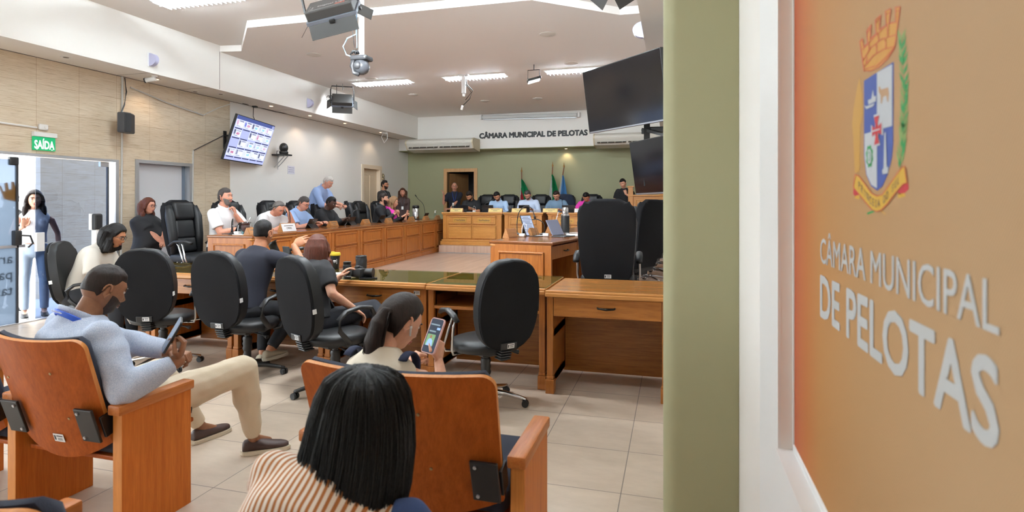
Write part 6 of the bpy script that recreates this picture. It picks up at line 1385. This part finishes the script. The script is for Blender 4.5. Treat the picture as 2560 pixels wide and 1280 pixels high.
bm = BM(); e0 = HM @ Vector((.084, .006, -.010)); ell(bm, e0, (.006, .009, .009), None, 10, 8); cyl(bm, e0, HM @ Vector((.083, .022, -.042)), .0042, .0036, 8); obj('earbud', bm, M_WHITEP, P['t'], True)
m = P['r3']
for sx in (-1, 1):
    bm = BM(); S = P['SHO'][sx]; tube(bm, [S+m @ Vector((-sx*.012+.052*0, .062*math.cos(R(a)), .062*math.sin(R(a))-.008)) for a in range(-150, 151, 20)], 1, 8, flat=(.006, .020), up=Vector((1, 0, 0)))
    obj('armhole_trim', bm, cloth((26, 34, 62), 'navy_trim'), P['t'], True)
# woman with long black hair in the nearest row
loc = Vector((-.80, 1.04, 0)); rz = R(4); bw = 'woman with long black hair in rust-striped shirt, in the nearest row'
n = NT('rust_striped_shirting'); wv = n.new('ShaderNodeTexWave'); wv.inputs['Scale'].default_value = 27; wv.inputs['Distortion'].default_value = 2.2; wv.inputs['Detail'].default_value = 1; wv.inputs['Detail Scale'].default_value = .35; n.link(n.coord('Object', (1, .5, .25), rot=(0, R(28), R(20))), wv.inputs['Vector']); n.set(n.ramp(wv.outputs['Fac'], [(.48, srgb(236, 226, 214)), (.62, srgb(176, 110, 58))]), .85); n.bump(n.noise(n.coord('Object'), 300, 2), .2, .003); C_STRIPE = n.m
person(bw, loc, rz, lean=-16, bend=44, side=15, h=.88, neck=.72, fem=True, tone='light', head=(-14, 24, 4), hair=None, hcol='black', shirt=C_STRIPE, sleeve='long', trousers=C_DJEANS, seat=.37, lh=(-.22, .38, .60), rh=(.20, .36, .58), girth=1.1, fold=.008, vox=.008, lpole=(-1, -.2, -.4))
P = PEOPLE[bw]; HM = P['HMX']; HC = P['HC']; Hi = HM.to_3x3(); bm = BM(); rr = random.Random(9)
# scalp ellipsoid and a curtain of hair falling over neck, shoulders and back
top = HM @ Vector((0, -.02, .10)); prof = []
Wd = Vector((1, 0, 0)); Dp = Vector((0, 1, 0))
R_ = [(-.03, .02, .020), (-.022, .055, .05), (-.005, .082, .078), (.03, .100, .098), (.08, .112, .108), (.14, .120, .112), (.21, .128, .110), (.29, .134, .10), (.37, .136, .085), (.45, .136, .075), (.54, .136, .07), (.64, .125, .06), (.72, .09, .04)]
def hair_c(t_): return Vector((top.x-.012-.05*sm(.1, .5, t_), top.y-.03-.165*sm(.0, .62, t_), top.z+.02-t_))
loft(bm, [(hair_c(t_), Wd*a, Dp*b) for t_, a, b in R_], 40); ell(bm, HM @ Vector((0, -.022, .020)), (.097, .118, .122), Hi)
me = remesh(bm, .006, 14); me.update(); nr = [v_.normal.copy() for v_ in me.vertices]
for v_, nn in zip(me.vertices, nr):
    an = math.atan2(v_.co.x-top.x, -(v_.co.y-top.y)); z = v_.co.z; v_.co += nn*(.006*mnoise.noise(Vector((an*7, z*2.0, 1)))+.004*mnoise.noise(Vector((an*22, z*2.2, 5)))+.002*mnoise.noise(Vector((an*60, z*3, 9))))
n = NT('glossy_black_hair'); fz = n.noise(n.coord('Object', (150, 150, 4)), 2, 3, .6); n.set(n.ramp(fz, [(.3, (.002, .002, .002)), (.75, (.012, .010, .009))]), .42, 0, .3); n.bump(fz, .55, .006); M_GH = n.m
hp_ = obj('hair', me, M_GH, P['t'], True)
bm = BM()
for i in range(420):
    an = rr.uniform(-PI, PI); of = rr.uniform(.000, .006); wob = rr.uniform(-.06, .06); pts = []; s0 = rr.randint(0, 4); s1 = rr.randint(8, len(R_)-1)
    for k in range(s0, s1+1):
        t_, a, b = R_[k]; c = hair_c(t_); q = an+wob*k/6; pts.append(c+Wd*(a+of)*math.sin(q)-Dp*(b+of)*math.cos(q)+Vector((rr.uniform(-.0015, .0015), 0, 0)))
    if len(pts) > 3: tube(bm, pts, [.0005]+[.0013]*(len(pts)-2)+[.0004], 4)
obj('loose_strands', bm, M_GH, hp_, True)
bm = BM(); m = P['r3']; S = P['SHO'][1]; tube(bm, [S+Vector((.0, -.03, .02)), S+Vector((.03, -.02, .01)), S+Vector((.06, .03, -.06)), S+Vector((.08, .06, -.2))], [.05, .058, .058, .05], 14); me = remesh(bm, .01, 3); wrinkle(me, .008); obj('denim_jacket', me, cloth((44, 66, 112), 'blue_denim'), P['t'], True)
# ------------------------------------------------------------------ things on the desks
M_TENT = wood('nameplate_wood', srgb(150, 98, 50), srgb(186, 130, 76), 'x', .4); M_GOLD = pm('gold_card', srgb(222, 200, 130), .6); M_TAB = pm('tablet_black', (.012, .012, .014), .3)
M_SCRL = emit('tablet_page', srgb(176, 190, 220), .75); M_WGL = glassy('drinking_glass', (.96, .97, .97, 1)); M_CABLEW = pm('white_cable', (.72, .72, .72), .5)
ZT, ZP, ZF = 1.0605, 1.2405, .803
def tent(p, rz, label, face=M_TENT, w_=.27, h_=.095, lines=2, words=None, group='nameplates', slab=None):
    t = thing('nameplate', label, 'nameplate', p, rz, group); bm = BM(); prism(bm, [(-.045, 0), (.045, 0), (.004, h_), (-.004, h_)], w_, MX((0, 1, 0), (0, 0, 1), (1, 0, 0), (-w_/2, 0, 0))); obj('tent', bm, M_TENT, t)
    sl = math.atan2(.041, h_); ca, sa = math.cos(sl), math.sin(sl); T = MX((1, 0, 0), (0, sa, ca), (0, -ca, sa), (0, -.0255, h_/2))
    bm = BM(); prism(bm, rrect(w_-.016, h_-.012, .003, 2), .003, T); fo = obj('card', bm, face, t)
    bm = BM()
    if words: add_text(bm, words, T @ Matrix.Translation((0, -.012, .0034)), .04, .001, .0002, 0)
    for i in range(lines): L = w_*(.62 if i == 0 else .3); prism(bm, rrect(L, .010, .002, 1, 0, .018-.03*i if not words else .025-.03*i), .0004, T @ Matrix.Translation((0, 0, .003)))
    if len(bm.faces): obj('print', bm, pm('grey_ink', (.12, .11, .1), .7), fo)
    else: bm.free()
    return t
LR = LROT  # left row fronts face the room
for u, v, s, fm in ((603, 592, 'wooden tent nameplate beside the mate gourd, nearest end of the left row', M_TENT), (746, 580, 'white-faced nameplate in front of the man in the light blue polo', M_PAPER), (832, 566, 'wooden tent nameplate in front of the man in the black jacket', M_TENT), (899, 560, 'wooden tent nameplate before the empty high-back chair', M_TENT),
        (957, 556, 'wooden tent nameplate before the man clasping his hands', M_TENT), (1012, 552, 'wooden tent nameplate before the woman with the pink scarf', M_TENT), (1056, 549.5, 'wooden tent nameplate near the steel airpot', M_TENT), (1087, 547.5, 'last wooden tent nameplate of the left row beside the microphone', M_TENT)):
    p = atZ(u, v, ZT); p.y = max(p.y, 6.3); p.x = max(-5.75, min(p.x, -5.15+LSL*(p.y-6.1)-.10)); p.z = ZT
    if fm is M_PAPER: tent(p, LR+R(-6), s, pm('white_card', (.74, .74, .76), .6), .30, .125, 1, 'CPERS')
    else: tent(p, LR, s, M_TENT, lines=2)
for u, s, w_ in ((1142, 'yellow nameplate before the bearded man in the black shirt', .33), (1239, 'yellow nameplate before the bearded man in sky blue', .35), (1298, 'yellow nameplate on the middle presiding desk', .36), (1376, 'yellow nameplate before the man in the blue-grey T-shirt', .36), (1452, 'white nameplate before the person in pink', .3)):
    p = atY(u, 531, 13.17 if u < 1270 else (13.2 if u < 1350 else 13.28)); p.z = ZP; tent(p, 0, s, M_GOLD if u < 1440 else pm('white_card', (.74, .74, .76), .6), w_, .10)
def tablet(p, rz, label, page=False, w_=.25, h_=.175, tilt=22, kb=True):
    t = thing('tablet', label, 'tablet', p, rz, 'tablets on the desks'); Mx = Matrix.Translation((0, .04, 0)) @ Matrix.Rotation(-R(tilt), 4, 'X')
    bm = BM(); box(bm, Mx @ Vector((0, 0, h_/2)), (w_, .009, h_), .003, Mx.to_3x3()); obj('case', bm, M_TAB, t)
    bm = BM(); box(bm, Mx @ Vector((0, -.005, h_/2)), (w_-.02, .0015, h_-.02), 0, Mx.to_3x3()); sc = obj('screen', bm, M_SCRL if page else M_TAB, t)
    if page:
        bm = BM()
        for i in range(12): box(bm, Mx @ Vector((-.01+.008*(i % 3)-.006*(i % 2), -.0062, h_*(.9-.065*i))), (w_*(.72 if i % 4 else .5), .0008, .006), 0, Mx.to_3x3())
        obj('text_lines', bm, pm('grey_ink', (.12, .11, .1), .7), sc)
    if kb: bm = BM(); bx(bm, -w_/2, w_/2, -.14, .03, 0, .006, .002); obj('cover', bm, M_TAB, t)
    bm = BM(); prism(bm, [(.04+h_*.45*math.sin(R(tilt)), h_*.45), (.04+h_*.42*math.sin(R(tilt)), h_*.4), (.14, 0), (.15, 0)], w_*.9, MX((0, 1, 0), (0, 0, 1), (1, 0, 0), (-w_*.45, 0, 0))); obj('stand_flap', bm, M_TAB, t)
    return t
FL = LROT+PI   # screens of the left row face the wall side
for u, v, s in ((640, 585, 'black tablet in front of the man resting his chin'), (736, 570, 'black tablet lying before the man covering his eyes'), (812, 562, 'black tablet tapped by the man in the light blue polo'), (886, 556, 'dark tablet before the empty high-back chair'), (1076, 548, 'dark tablet near the microphone at the far end')):
    p = atZ(u, v, ZT); p.x = -5.62+LSL*(p.y-6.1); p.z = ZT; tablet(p, FL, s, tilt=28)
for u, s in ((1160, 'black tablet before the bearded man in the black shirt'), (1222, 'black tablet before the bearded man in sky blue'), (1312, 'black tablet on the middle presiding desk'), (1423, 'dark laptop-sized tablet beside the man in the blue-grey T-shirt')):
    p = atY(u, 531, 13.48); p.z = ZP; tablet(p, PI, s, w_=.27 if u < 1400 else .32, h_=.18, tilt=14)
pT = atZ(1335, 590, ZT); tablet(pT, R(62), 'open tablet with a lit page on the end desk of the right row', True, .20, .28, 24)
def gooseneck(p, pts, label):
    t = thing('microphone', label, 'microphone', p, 0, 'gooseneck microphones'); bm = BM(); lathe(bm, [(.055, 0), (.055, .012), (.03, .022), (.012, .03)]); obj('base', bm, M_BLACKP, t, 40)
    bm = BM(); P = [Vector((0, 0, .02))]+[Vector(q) for q in pts]; S = []
    for i in range(len(P)-1):
        a, b, c, d_ = P[max(i-1, 0)], P[i], P[i+1], P[min(i+2, len(P)-1)]
        for k in range(6): x = k/6; S.append(.5*((2*b)+(c-a)*x+(2*a-5*b+4*c-d_)*x*x+(3*b-a-3*c+d_)*x**3))
    S.append(P[-1]); tube(bm, S, .006, 8); obj('neck', bm, M_BLACKP, t, True)
    bm = BM(); e = (S[-1]-S[-3]).normalized(); cyl(bm, S[-1], S[-1]+e*.05, .010, .013, 10); ell(bm, S[-1]+e*.05, (.013,)*3); obj('capsule', bm, M_BLACKP, t, True)
def onleft(u, v, back=.42): p = atZ(u, v, ZT); p.y = max(p.y, 6.30); p.x = -5.15+LSL*(p.y-6.1)-back; p.z = ZT; return p
gooseneck(onleft(657, 588), [(0, 0, .12), (-.05, .06, .20), (-.12, .12, .16), (-.16, .16, .06)], 'drooping gooseneck microphone between the first two seated men')
gooseneck(onleft(757, 575), [(0, 0, .22), (0, -.06, .34), (0, -.2, .38), (-.02, -.38, .34)], 'arched gooseneck microphone reaching towards the man covering his eyes')
gooseneck(onleft(1091, 548), [(-.01, 0, .2), (-.05, -.02, .38), (-.16, -.06, .50), (-.2, -.08, .56)], 'tall gooseneck microphone at the far end of the left row')
gooseneck(onleft(866, 562), [(0, 0, .16), (-.02, .1, .26), (-.04, .3, .28)], 'gooseneck microphone before the man in the black jacket')
gooseneck(Vector((-3.86, 13.45, ZP)), [(0, 0, .15), (.06, -.02, .26), (.2, .02, .28), (.42, .1, .32)], 'gooseneck microphone reaching to the man in pale blue shirt')
gooseneck(Vector((-4.55, 13.5, ZP)), [(0, 0, .1), (.08, .04, .22), (.2, .12, .30)], 'gooseneck microphone beside the man in sky blue shirt')
gooseneck(Vector((-2.55, 13.5, ZP)), [(0, 0, .18), (-.04, .1, .34), (-.1, .2, .36)], 'gooseneck microphone before the man in the blue-grey T-shirt')
pm_ = atZ(1293, 587, ZT); gooseneck(pm_, [(0, .0, .18), (.03, 0, .30), (.11, .01, .37), (.19, .02, .34), (.22, .02, .26)], 'arched gooseneck microphone on the end desk of the right row')
pm_ = atZ(1403, 578, ZT); gooseneck(Vector((-1.62, 7.3, ZT)), [(0, 0, .14), (-.1, 0, .2), (-.25, .02, .17)], 'low gooseneck microphone behind the black thermos')
def stemglass(p, label):
    t = thing('wine_glass', label, 'glass', p, 0, 'stemmed water glasses'); bm = BM(); lathe(bm, [(.034, 0), (.034, .003), (.006, .01), (.005, .06), (.012, .07), (.034, .09), (.038, .125), (.034, .16), (.0325, .16), (.0365, .125), (.032, .092), (.008, .074)], n=20); obj('glass', bm, M_WGL, t, 60)
    bm = BM(); lathe(bm, [(.0, .074), (.012, .076), (.031, .094), (.034, .112), (0, .112)], n=16); obj('water', bm, glassy('clear_water', (.9, .94, .95, 1)), t, 50)
for p, s in ((onleft(674, 597, .12), 'stemmed water glass before the man covering his eyes'), (onleft(777, 573, .15), 'stemmed water glass by the man in the light blue polo'), (atY(1180, 531, 13.3), 'stemmed glass by the bearded man in the black shirt'), (atY(1272, 531, 13.32), 'stemmed glass between the two men in pale shirts'), (atY(1371, 531, 13.35), 'stemmed glass before the man in the blue-grey T-shirt'), (Vector((-1.32, 7.4, ZT)), 'stemmed glass on the right row behind the laptop')):
    p = Vector(p); p.z = ZT if p.y < 12 else ZP; stemglass(p, s)
def tumbler(p, r, h_, label, mat, cat='glass'): bm = BM(); lathe(bm, [(r*.85, 0), (r, h_), (r*.93, h_), (r*.8, .006), (0, .006)], n=18); return single('drinking_glass', bm, mat, label, cat, p, 0, None, 60)
tumbler(onleft(573, 597, .16), .034, .12, 'clear water glass beside the mate gourd', M_WGL)
tumbler(onleft(567, 594, .24), .032, .10, 'clear plastic cup with teal print by the mate gourd', glassy('teal_tinted_plastic', (.6, .85, .86, 1)), 'cup')
# mate gourds
def gourd(p, label, mat, metal=True):
    t = thing('mate_gourd', label, 'mate gourd', p); bm = BM(); lathe(bm, [(.03, 0), (.034, .006), (.022, .03), (.04, .055), (.054, .085), (.05, .115), (.042, .125), (.05, .145), (.046, .148), (.038, .126), (.0, .12)], n=22); obj('cup', bm, mat, t, 50)
    bm = BM(); tube(bm, [(.0, 0, .10), (.03, .01, .17), (.06, .02, .225)], .004, 8); obj('straw', bm, M_CHROME, t, True)
gourd(onleft(556, 596, .22), 'dark mate gourd on the end of the left row', pm('dark_gourd', srgb(58, 30, 26), .4))
pg = atZ(1386, 578, ZT); t = thing('mate_gourd', 'light wooden mate gourd on the right row beside the thermos', 'mate gourd', pg); bm = BM(); lathe(bm, [(.03, 0), (.045, .01), (.052, .04), (.042, .07), (.05, .10), (.062, .125), (.057, .126), (.04, .10), (0, .09)], n=22); obj('cup', bm, wood('gourd_wood', srgb(150, 104, 62), srgb(186, 140, 92), 'z', .4), t, 50)
bm = BM(); tube(bm, [(0, 0, .09), (.03, .02, .19), (.05, .04, .28)], .005, 8); obj('straw', bm, M_CABLEW, t, True)
pb = atZ(1387, 587, ZT); bm = BM(); lathe(bm, [(.03, 0), (.05, .012), (.062, .035), (.058, .036), (.045, .016), (0, .01)], n=22); single('bowl', bm, pm('cream_ceramic', srgb(220, 206, 186), .35), 'small cream bowl below the wooden mate gourd', 'bowl', pb, 0, None, 50)
# thermos bottles
def thermos(p, h_, r, label, body=M_BLACKP):
    t = thing('thermos', label, 'thermos', p); bm = BM(); lathe(bm, [(r, .03), (r, h_*.70), (r*.93, h_*.745), (r*.72, h_*.77)], n=24); obj('body', bm, body, t, 40)
    bm = BM(); lathe(bm, [(r*.74, h_*.765), (r*.76, h_*.80), (r*.72, h_*.97), (r*.6, h_), (0, h_)], n=24); lathe(bm, [(r*1.005, h_*.69), (r*.95, h_*.745), (r*.73, h_*.77)], n=24); obj('steel_cap', bm, M_CHROME, t, 40); bm = BM(); lathe(bm, [(r*1.01, 0), (r*1.01, .03)], n=24); obj('base_ring', bm, M_CHROME, t, 40)
thermos(atZ(1413, 587, ZT), .355, .055, 'tall black thermos with steel cap on the right row')
pa = atY(1133, 531, 13.5); pa.z = ZP; thermos(pa, .23, .035, 'small dark bottle at the end of the presiding bench')
t = thing('airpot', 'steel airpot with black top at the far corner of the left row', 'airpot', onleft(1043, 549, .5)); bm = BM(); lathe(bm, [(.085, .02), (.085, .26), (.07, .28)], n=24); obj('body', bm, M_CHROME, t, 40)
bm = BM(); lathe(bm, [(.088, 0), (.088, .025)], n=24); lathe(bm, [(.075, .27), (.085, .29), (.08, .34), (.05, .35)], n=24); bx(bm, -.02, .02, -.15, -.05, .29, .33, .01); tube(bm, [(0, .08, .33), (0, .13, .30), (0, .13, .12), (0, .085, .08)], .012, 8); obj('pump_top', bm, M_BLACKP, t, 40)
t = thing('pump_bottle', 'clear hand sanitizer bottle with white pump at the far end', 'bottle', onleft(1099, 548, .16)); bm = BM(); lathe(bm, [(.03, 0), (.032, .01), (.032, .13), (.012, .16)], n=18); obj('body', bm, glassy('clear_bottle', (.86, .92, .96, 1)), t, 40)
bm = BM(); lathe(bm, [(.014, .155), (.014, .18), (.006, .185), (.006, .21)], n=12); bx(bm, -.012, .035, -.008, .008, .205, .216, .003); obj('pump', bm, M_WHITEP, t, 40)
# right row
tent(atZ(1276, 594, ZT), R(78), 'wooden tent nameplate at the corner of the right row end desk', M_TENT, .24, .11, 0)
tent(Vector((-1.72, 7.1, ZT)), R(82), 'wooden tent nameplate behind the open tablet', M_TENT, .24, .10, 0)
tent(Vector((-1.62, 7.72, ZT)), R(84), 'wooden tent nameplate behind the wooden mate gourd', M_TENT, .24, .10, 0)
def charger(p, label, pts): 
    t = thing('charger', label, 'charger', p, 0, 'white chargers'); bm = BM(); box(bm, (0, 0, .02), (.075, .06, .04), .012); obj('plug', bm, M_WHITEP, t); bm = BM(); tube(bm, pts, .004, 6); obj('cable', bm, M_CABLEW, t, True)
charger(atZ(1305, 592, ZT), 'white charger with looped cable beside the open tablet', [(.0, 0, .03), (-.01, .03, .1), (.0, .06, .16), (.04, .06, .15), (.05, .03, .05)])
charger(Vector((-1.52, 6.95, ZT)), 'white charger lying in front of the wooden mate gourd', [(0, 0, .02), (-.06, .02, .01), (-.14, .05, .008)])
charger(onleft(610, 590, .35), 'white charger cable coiled by the first tablet', [(0, 0, .02), (-.02, .05, .14), (.0, .1, .15), (.02, .16, .05), (0, .2, .01)])
charger(Vector((-4.75, 13.45, ZP)), 'white charger with curled cable on the presiding bench', [(.03*math.cos(a), .0, .08+.07*math.sin(a)) for a in [i*.5 for i in range(14)]])
t = thing('laptop', 'grey tablet computer leaning open beside the thermos', 'laptop', Vector((-1.36, 6.98, ZT)), R(70)); bm = BM(); box(bm, (0, .06, .11), (.27, .012, .21), .004, (R(-28), 0, 0)); obj('screen', bm, pm('lilac_grey_back', srgb(120, 124, 146), .4), t); bm = BM(); bx(bm, -.135, .135, -.15, .03, 0, .012, .003); obj('keyboard', bm, M_DARKP, t)
bm = BM(); bx(bm, -.1, .1, -.14, .14, 0, .012, .002); bx(bm, -.09, .11, -.13, .12, .012, .018, .001); single('papers', bm, M_PAPER, 'stack of white papers on the right row near the grey tablet', 'papers', Vector((-1.22, 7.25, ZT)), R(10))
bm = BM(); bx(bm, -.15, .15, -.1, .1, 0, .006, .001); single('papers', bm, M_PAPER, 'white papers before the bearded man in the black shirt', 'papers', Vector((-4.92, 13.45, ZP)), R(4))
bm = BM(); bx(bm, -.15, .15, -.1, .1, 0, .006, .001); single('papers', bm, M_PAPER, 'white papers before the man in pale blue shirt', 'papers', Vector((-3.2, 13.45, ZP)), R(-6))
bm = BM(); bx(bm, -.1, .1, -.14, .14, 0, .006, .001); single('papers', bm, M_PAPER, 'white papers by the mate gourd on the left row', 'papers', onleft(590, 596, .2), LROT)
# front desk, glass top: tumbler, cameras, phone
t = thing('travel_tumbler', 'black tumbler with yellow lid on the glass-topped desk', 'tumbler', atZ(838, 671, ZF)); bm = BM(); lathe(bm, [(.036, 0), (.038, .004), (.05, .135)], n=24); obj('body', bm, M_BLACKP, t, 40)
bm = BM(); lathe(bm, [(.053, .133), (.055, .14), (.055, .15), (.05, .158), (.05, .163), (0, .163)], n=24); bx(bm, -.042, -.01, -.02, .02, .16, .172, .004); obj('lid', bm, pm('mustard_lid', srgb(196, 172, 44), .4), t, 40)
bm = BM(); T = MX((.9, .43, 0), (0, 0, 1), (.43, -.9, 0), (.0205, -.043, .07)); prism(bm, rrect(.028, .014, .002, 1, 0, .012), .0008, T); prism(bm, rrect(.022, .004, .001, 1, 0, -.004), .0008, T); prism(bm, rrect(.003, .05, .001, 1, .022, .005), .0008, T); obj('print', bm, M_PAPER, t)
bm = BM(); bx(bm, -.1, .1, -.07, .07, 0, .003); single('papers', bm, M_PAPER, 'white sheet under the travel tumbler and camera lens', 'papers', atZ(852, 684, ZF), R(12))
pc = atZ(897, 694, ZF); t = thing('photo_camera', 'black photo camera lying on the glass-topped desk', 'camera', pc, R(-20)); bm = BM(); box(bm, (0, 0, .045), (.13, .06, .085), .014, None, 0, 3); box(bm, (-.01, 0, .092), (.05, .05, .03), .012); box(bm, (-.055, -.012, .045), (.03, .06, .08), .014); obj('body', bm, M_BLACKP, t, 40)
bm = BM(); cyl(bm, (.02, .02, .045), (.10, .06, .045), .036, .04, 20); cyl(bm, (.10, .06, .045), (.115, .068, .045), .042, .042, 20); obj('lens', bm, M_BLACKP, t, 40)
bm = BM(); cyl(bm, (-.03, 0, .09), (-.03, 0, .098), .012, n=12); cyl(bm, (.035, 0, .088), (.035, 0, .1), .014, n=14); obj('dial', bm, M_DARKP, t, 40)
bm = BM(); tube(bm, [(-.07, 0, .07), (-.12, -.02, .03), (-.14, -.05, .006), (-.08, -.09, .006), (-.02, -.07, .006), (-.06, -.05, .006)], 1, 8, flat=(.003, .012)); obj('strap', bm, M_BLACKP, t, True)
p = atZ(868, 688, ZF); t = thing('camera_lens', 'black zoom lens standing beside the photo camera', 'camera lens', p); bm = BM(); lathe(bm, [(.034, 0), (.036, .04), (.033, .045), (.037, .05), (.037, .095), (.033, .1), (.036, .104), (.036, .125), (.03, .127), (0, .12)], n=22); obj('barrel', bm, M_BLACKP, t, 40)
bm = BM(); 
for i in range(28): a = 2*PI*i/28; box(bm, (.037*math.cos(a), .037*math.sin(a), .072), (.003, .003, .035), 0, (0, 0, a))
obj('zoom_ring', bm, M_DARKP, t)
p = atZ(903, 676, ZF); t = thing('lens_pouch', 'tall black lens pouch behind the photo camera', 'lens pouch', p); bm = BM(); lathe(bm, [(.05, 0), (.054, .03), (.055, .10), (.052, .135), (.05, .14)], n=22); me = remesh(bm, .008, 2); wrinkle(me, .006, (30, 30, 20)); obj('body', me, pm('black_nylon', (.015, .015, .018), .6), t, True)
bm = BM(); tube(bm, [(.05*math.cos(a), .05*math.sin(a), .142) for a in [2*PI*i/20 for i in range(20)]], .006, 6, closed=True); obj('drawstring', bm, M_BLACKP, t, True)
bm = BM(); prism(bm, rrect(.075, .155, .01, 4), .009); single('mobile_phone', bm, pm('black_phone', (.012, .012, .014), .2), 'black phone lying on the glass-topped desk before the camera', 'phone', atZ(921, 696, ZF), R(-62), None, 30)
pv = atZ(735, 672, ZF); t = thing('video_camera', 'black video camera rig with viewfinder in front of the man in the dark T-shirt', 'video camera', pv, R(-20)); bm = BM(); box(bm, (0, 0, .09), (.13, .22, .12), .015, None, 0, 3); obj('body', bm, M_BLACKP, t, 40)
bm = BM(); tube(bm, [(-.07, -.04, .19), (.0, -.02, .20), (.13, .02, .215)], [.014, .016, .018], 10); tube(bm, [(-.05, 0, .14), (-.05, -.02, .19)], .012, 8); obj('top_handle', bm, M_BLACKP, t, True)
bm = BM(); loft(bm, [((-.10, -.10, .15), (.03, 0, 0), (0, 0, .03)), ((-.115, -.14, .20), (.035, 0, .02), (0, .02, .03)), ((-.13, -.16, .26), (.045, 0, .02), (0, .03, .02)), ((-.10, -.17, .285), (.06, 0, .02), (0, .035, .01))], 14); obj('viewfinder', bm, M_BLACKP, t, True)
bm = BM(); cyl(bm, (0, .1, .09), (0, .24, .09), .05, .055, 18); obj('lens', bm, M_BLACKP, t, 40)
bm = BM(); box(bm, (.02, -.10, .20), (.11, .012, .07), .004, (R(10), 0, 0)); obj('monitor', bm, M_DARKP, t)
# phones held in hands
def phone(M, label, screen=None, case=None, w_=.074, h_=.155):
    t = thing('mobile_phone', label, 'phone', (0, 0, 0), 0, None, M.to_euler()); t.location = M.to_translation()
    bm = BM(); prism(bm, rrect(w_, h_, .011, 5), .010, Matrix.Translation((0, 0, -.005))); bmesh.ops.bevel(bm, geom=[e for e in bm.edges if max(len(f_.verts) for f_ in e.link_faces) > 8], offset=.002, segments=2, affect='EDGES'); obj('case', bm, case or M_TAB, t, 40)
    bm = BM(); prism(bm, rrect(w_-.008, h_-.008, .008, 4), .0006, Matrix.Translation((0, 0, .005))); s = obj('screen', bm, screen or pm('grey_blue_phone_glass', srgb(96, 108, 130), .15), t); return t, s
def aim(loc, nrm, up):
    z = Vector(nrm).normalized(); y = Vector(up); y = (y-z*y.dot(z)).normalized(); return MX(y.cross(z), y, z, loc)
def hand_world(lbl, sx): P = PEOPLE[lbl]; M = Matrix.Translation(P['t'].location) @ P['t'].rotation_euler.to_matrix().to_4x4(); return M @ P['HM'][sx]
hw_ = hand_world(mA, 1) @ Vector((0, .085, -.035)); phone(aim(hw_+Vector((-.012, -.01, .035)), (-.55, -.75, .45), (.45, .15, .9)), 'grey-screened phone held by the man with the blue lanyard', w_=.078, h_=.165)
hw_ = hand_world(pw, 1) @ Vector((0, .08, -.035)); t, s = phone(aim(hw_+Vector((.005, -.02, .045)), (-.25, -.85, .45), (.15, .3, .95)), 'pink-cased phone with a lit photo page held by the ponytailed woman', emit('phone_page_dark', srgb(30, 42, 62), .8), pm('pink_phone_case', srgb(226, 186, 184), .4))
bm = BM(); prism(bm, rrect(.044, .05, .002, 1, -.006, -.02), .0004, Matrix.Translation((0, 0, .0057))); obj('page_photo', bm, emit('page_green', srgb(120, 160, 110), .8), s)
bm = BM(); prism(bm, [(-.022, -.045), (.012, -.045), (.008, -.022), (-.002, -.014), (-.01, -.014), (-.018, -.022)], .0004, Matrix.Translation((0, 0, .0062))); prism(bm, rrect(.018, .010, .001, 1, .02, .032), .0004, Matrix.Translation((0, 0, .0057))); obj('page_blue', bm, emit('page_pale_blue', srgb(150, 186, 230), .8), s)
bm = BM(); prism(bm, rrect(.011, .014, .005, 4, -.006, -.006), .0004, Matrix.Translation((0, 0, .0066))); obj('page_face', bm, emit('page_skin', srgb(150, 104, 84), .8), s)
bm = BM(); prism(bm, rrect(.05, .006, .001, 1, -.004, .048), .0004, Matrix.Translation((0, 0, .0057))); prism(bm, rrect(.036, .006, .001, 1, -.008, .018), .0004, Matrix.Translation((0, 0, .0057))); obj('page_lines', bm, emit('page_grey', srgb(130, 150, 160), .8), s)
wl_ = 'white-haired man in blue shirt standing over the chairs with a phone'; hw_ = hand_world(wl_, -1) @ Vector((0, .08, -.03)); phone(aim(hw_+Vector((0, 0, .05)), (-.8, -.2, .5), (.3, 0, .9)), 'dark phone held by the white-haired standing man', M_TAB)
wl_ = 'seated man in black jacket with close-cropped hair looking at his phone'; hw_ = hand_world(wl_, -1) @ Vector((0, .08, -.03)); phone(aim(hw_+Vector((0, 0, .03)), (-.8, -.2, .6), (.4, 0, .8)), 'phone held by the seated man in the black jacket', emit('phone_page_grey', srgb(150, 160, 180), .6))
# turnstile reader posts near the entrance
t = thing('access_post', 'black access reader on a slim white post inside the glass entrance', 'access post', atX(240, 640, -6.9)); t.location.z = 0; bm = BM(); bx(bm, -.04, .04, -.03, .03, 0, 1.16, .006); obj('post', bm, M_WHITEP, t)
bm = BM(); box(bm, (.0, .0, 1.24), (.10, .11, .20), .02); obj('reader', bm, M_BLACKP, t); bm = BM(); box(bm, (-.02, -.05, 1.24), (.05, .02, .2), .004); obj('reader_edge', bm, M_CABLEW, t)
t = thing('steel_post', 'short steel barrier post in front of the entrance glass', 'barrier post', (-6.55, 5.0, 0)); bm = BM(); lathe(bm, [(.07, 0), (.07, .012), (.03, .02), (.026, .03), (.026, .82), (.03, .84), (.0, .845)]); obj('post', bm, pm('brushed_beige_steel', (.55, .5, .42), .35, .6), t, 40)
# ------------------------------------------------------------------ daylight portals in the glazing
for y0, y1 in ((-2.2, 3.6), (3.6, 6.44)):
    o = area('daylight_portal', (XL-.2, (y0+y1)/2, 1.05), (0, R(-90), 0), 2.1, y1-y0, 1); o.data.cycles.is_portal = True
o = area('daylight_portal', (-6.0, YN-.2, 1.21), (R(90), 0, 0), 1.4, 2.18, 1); o.data.cycles.is_portal = True
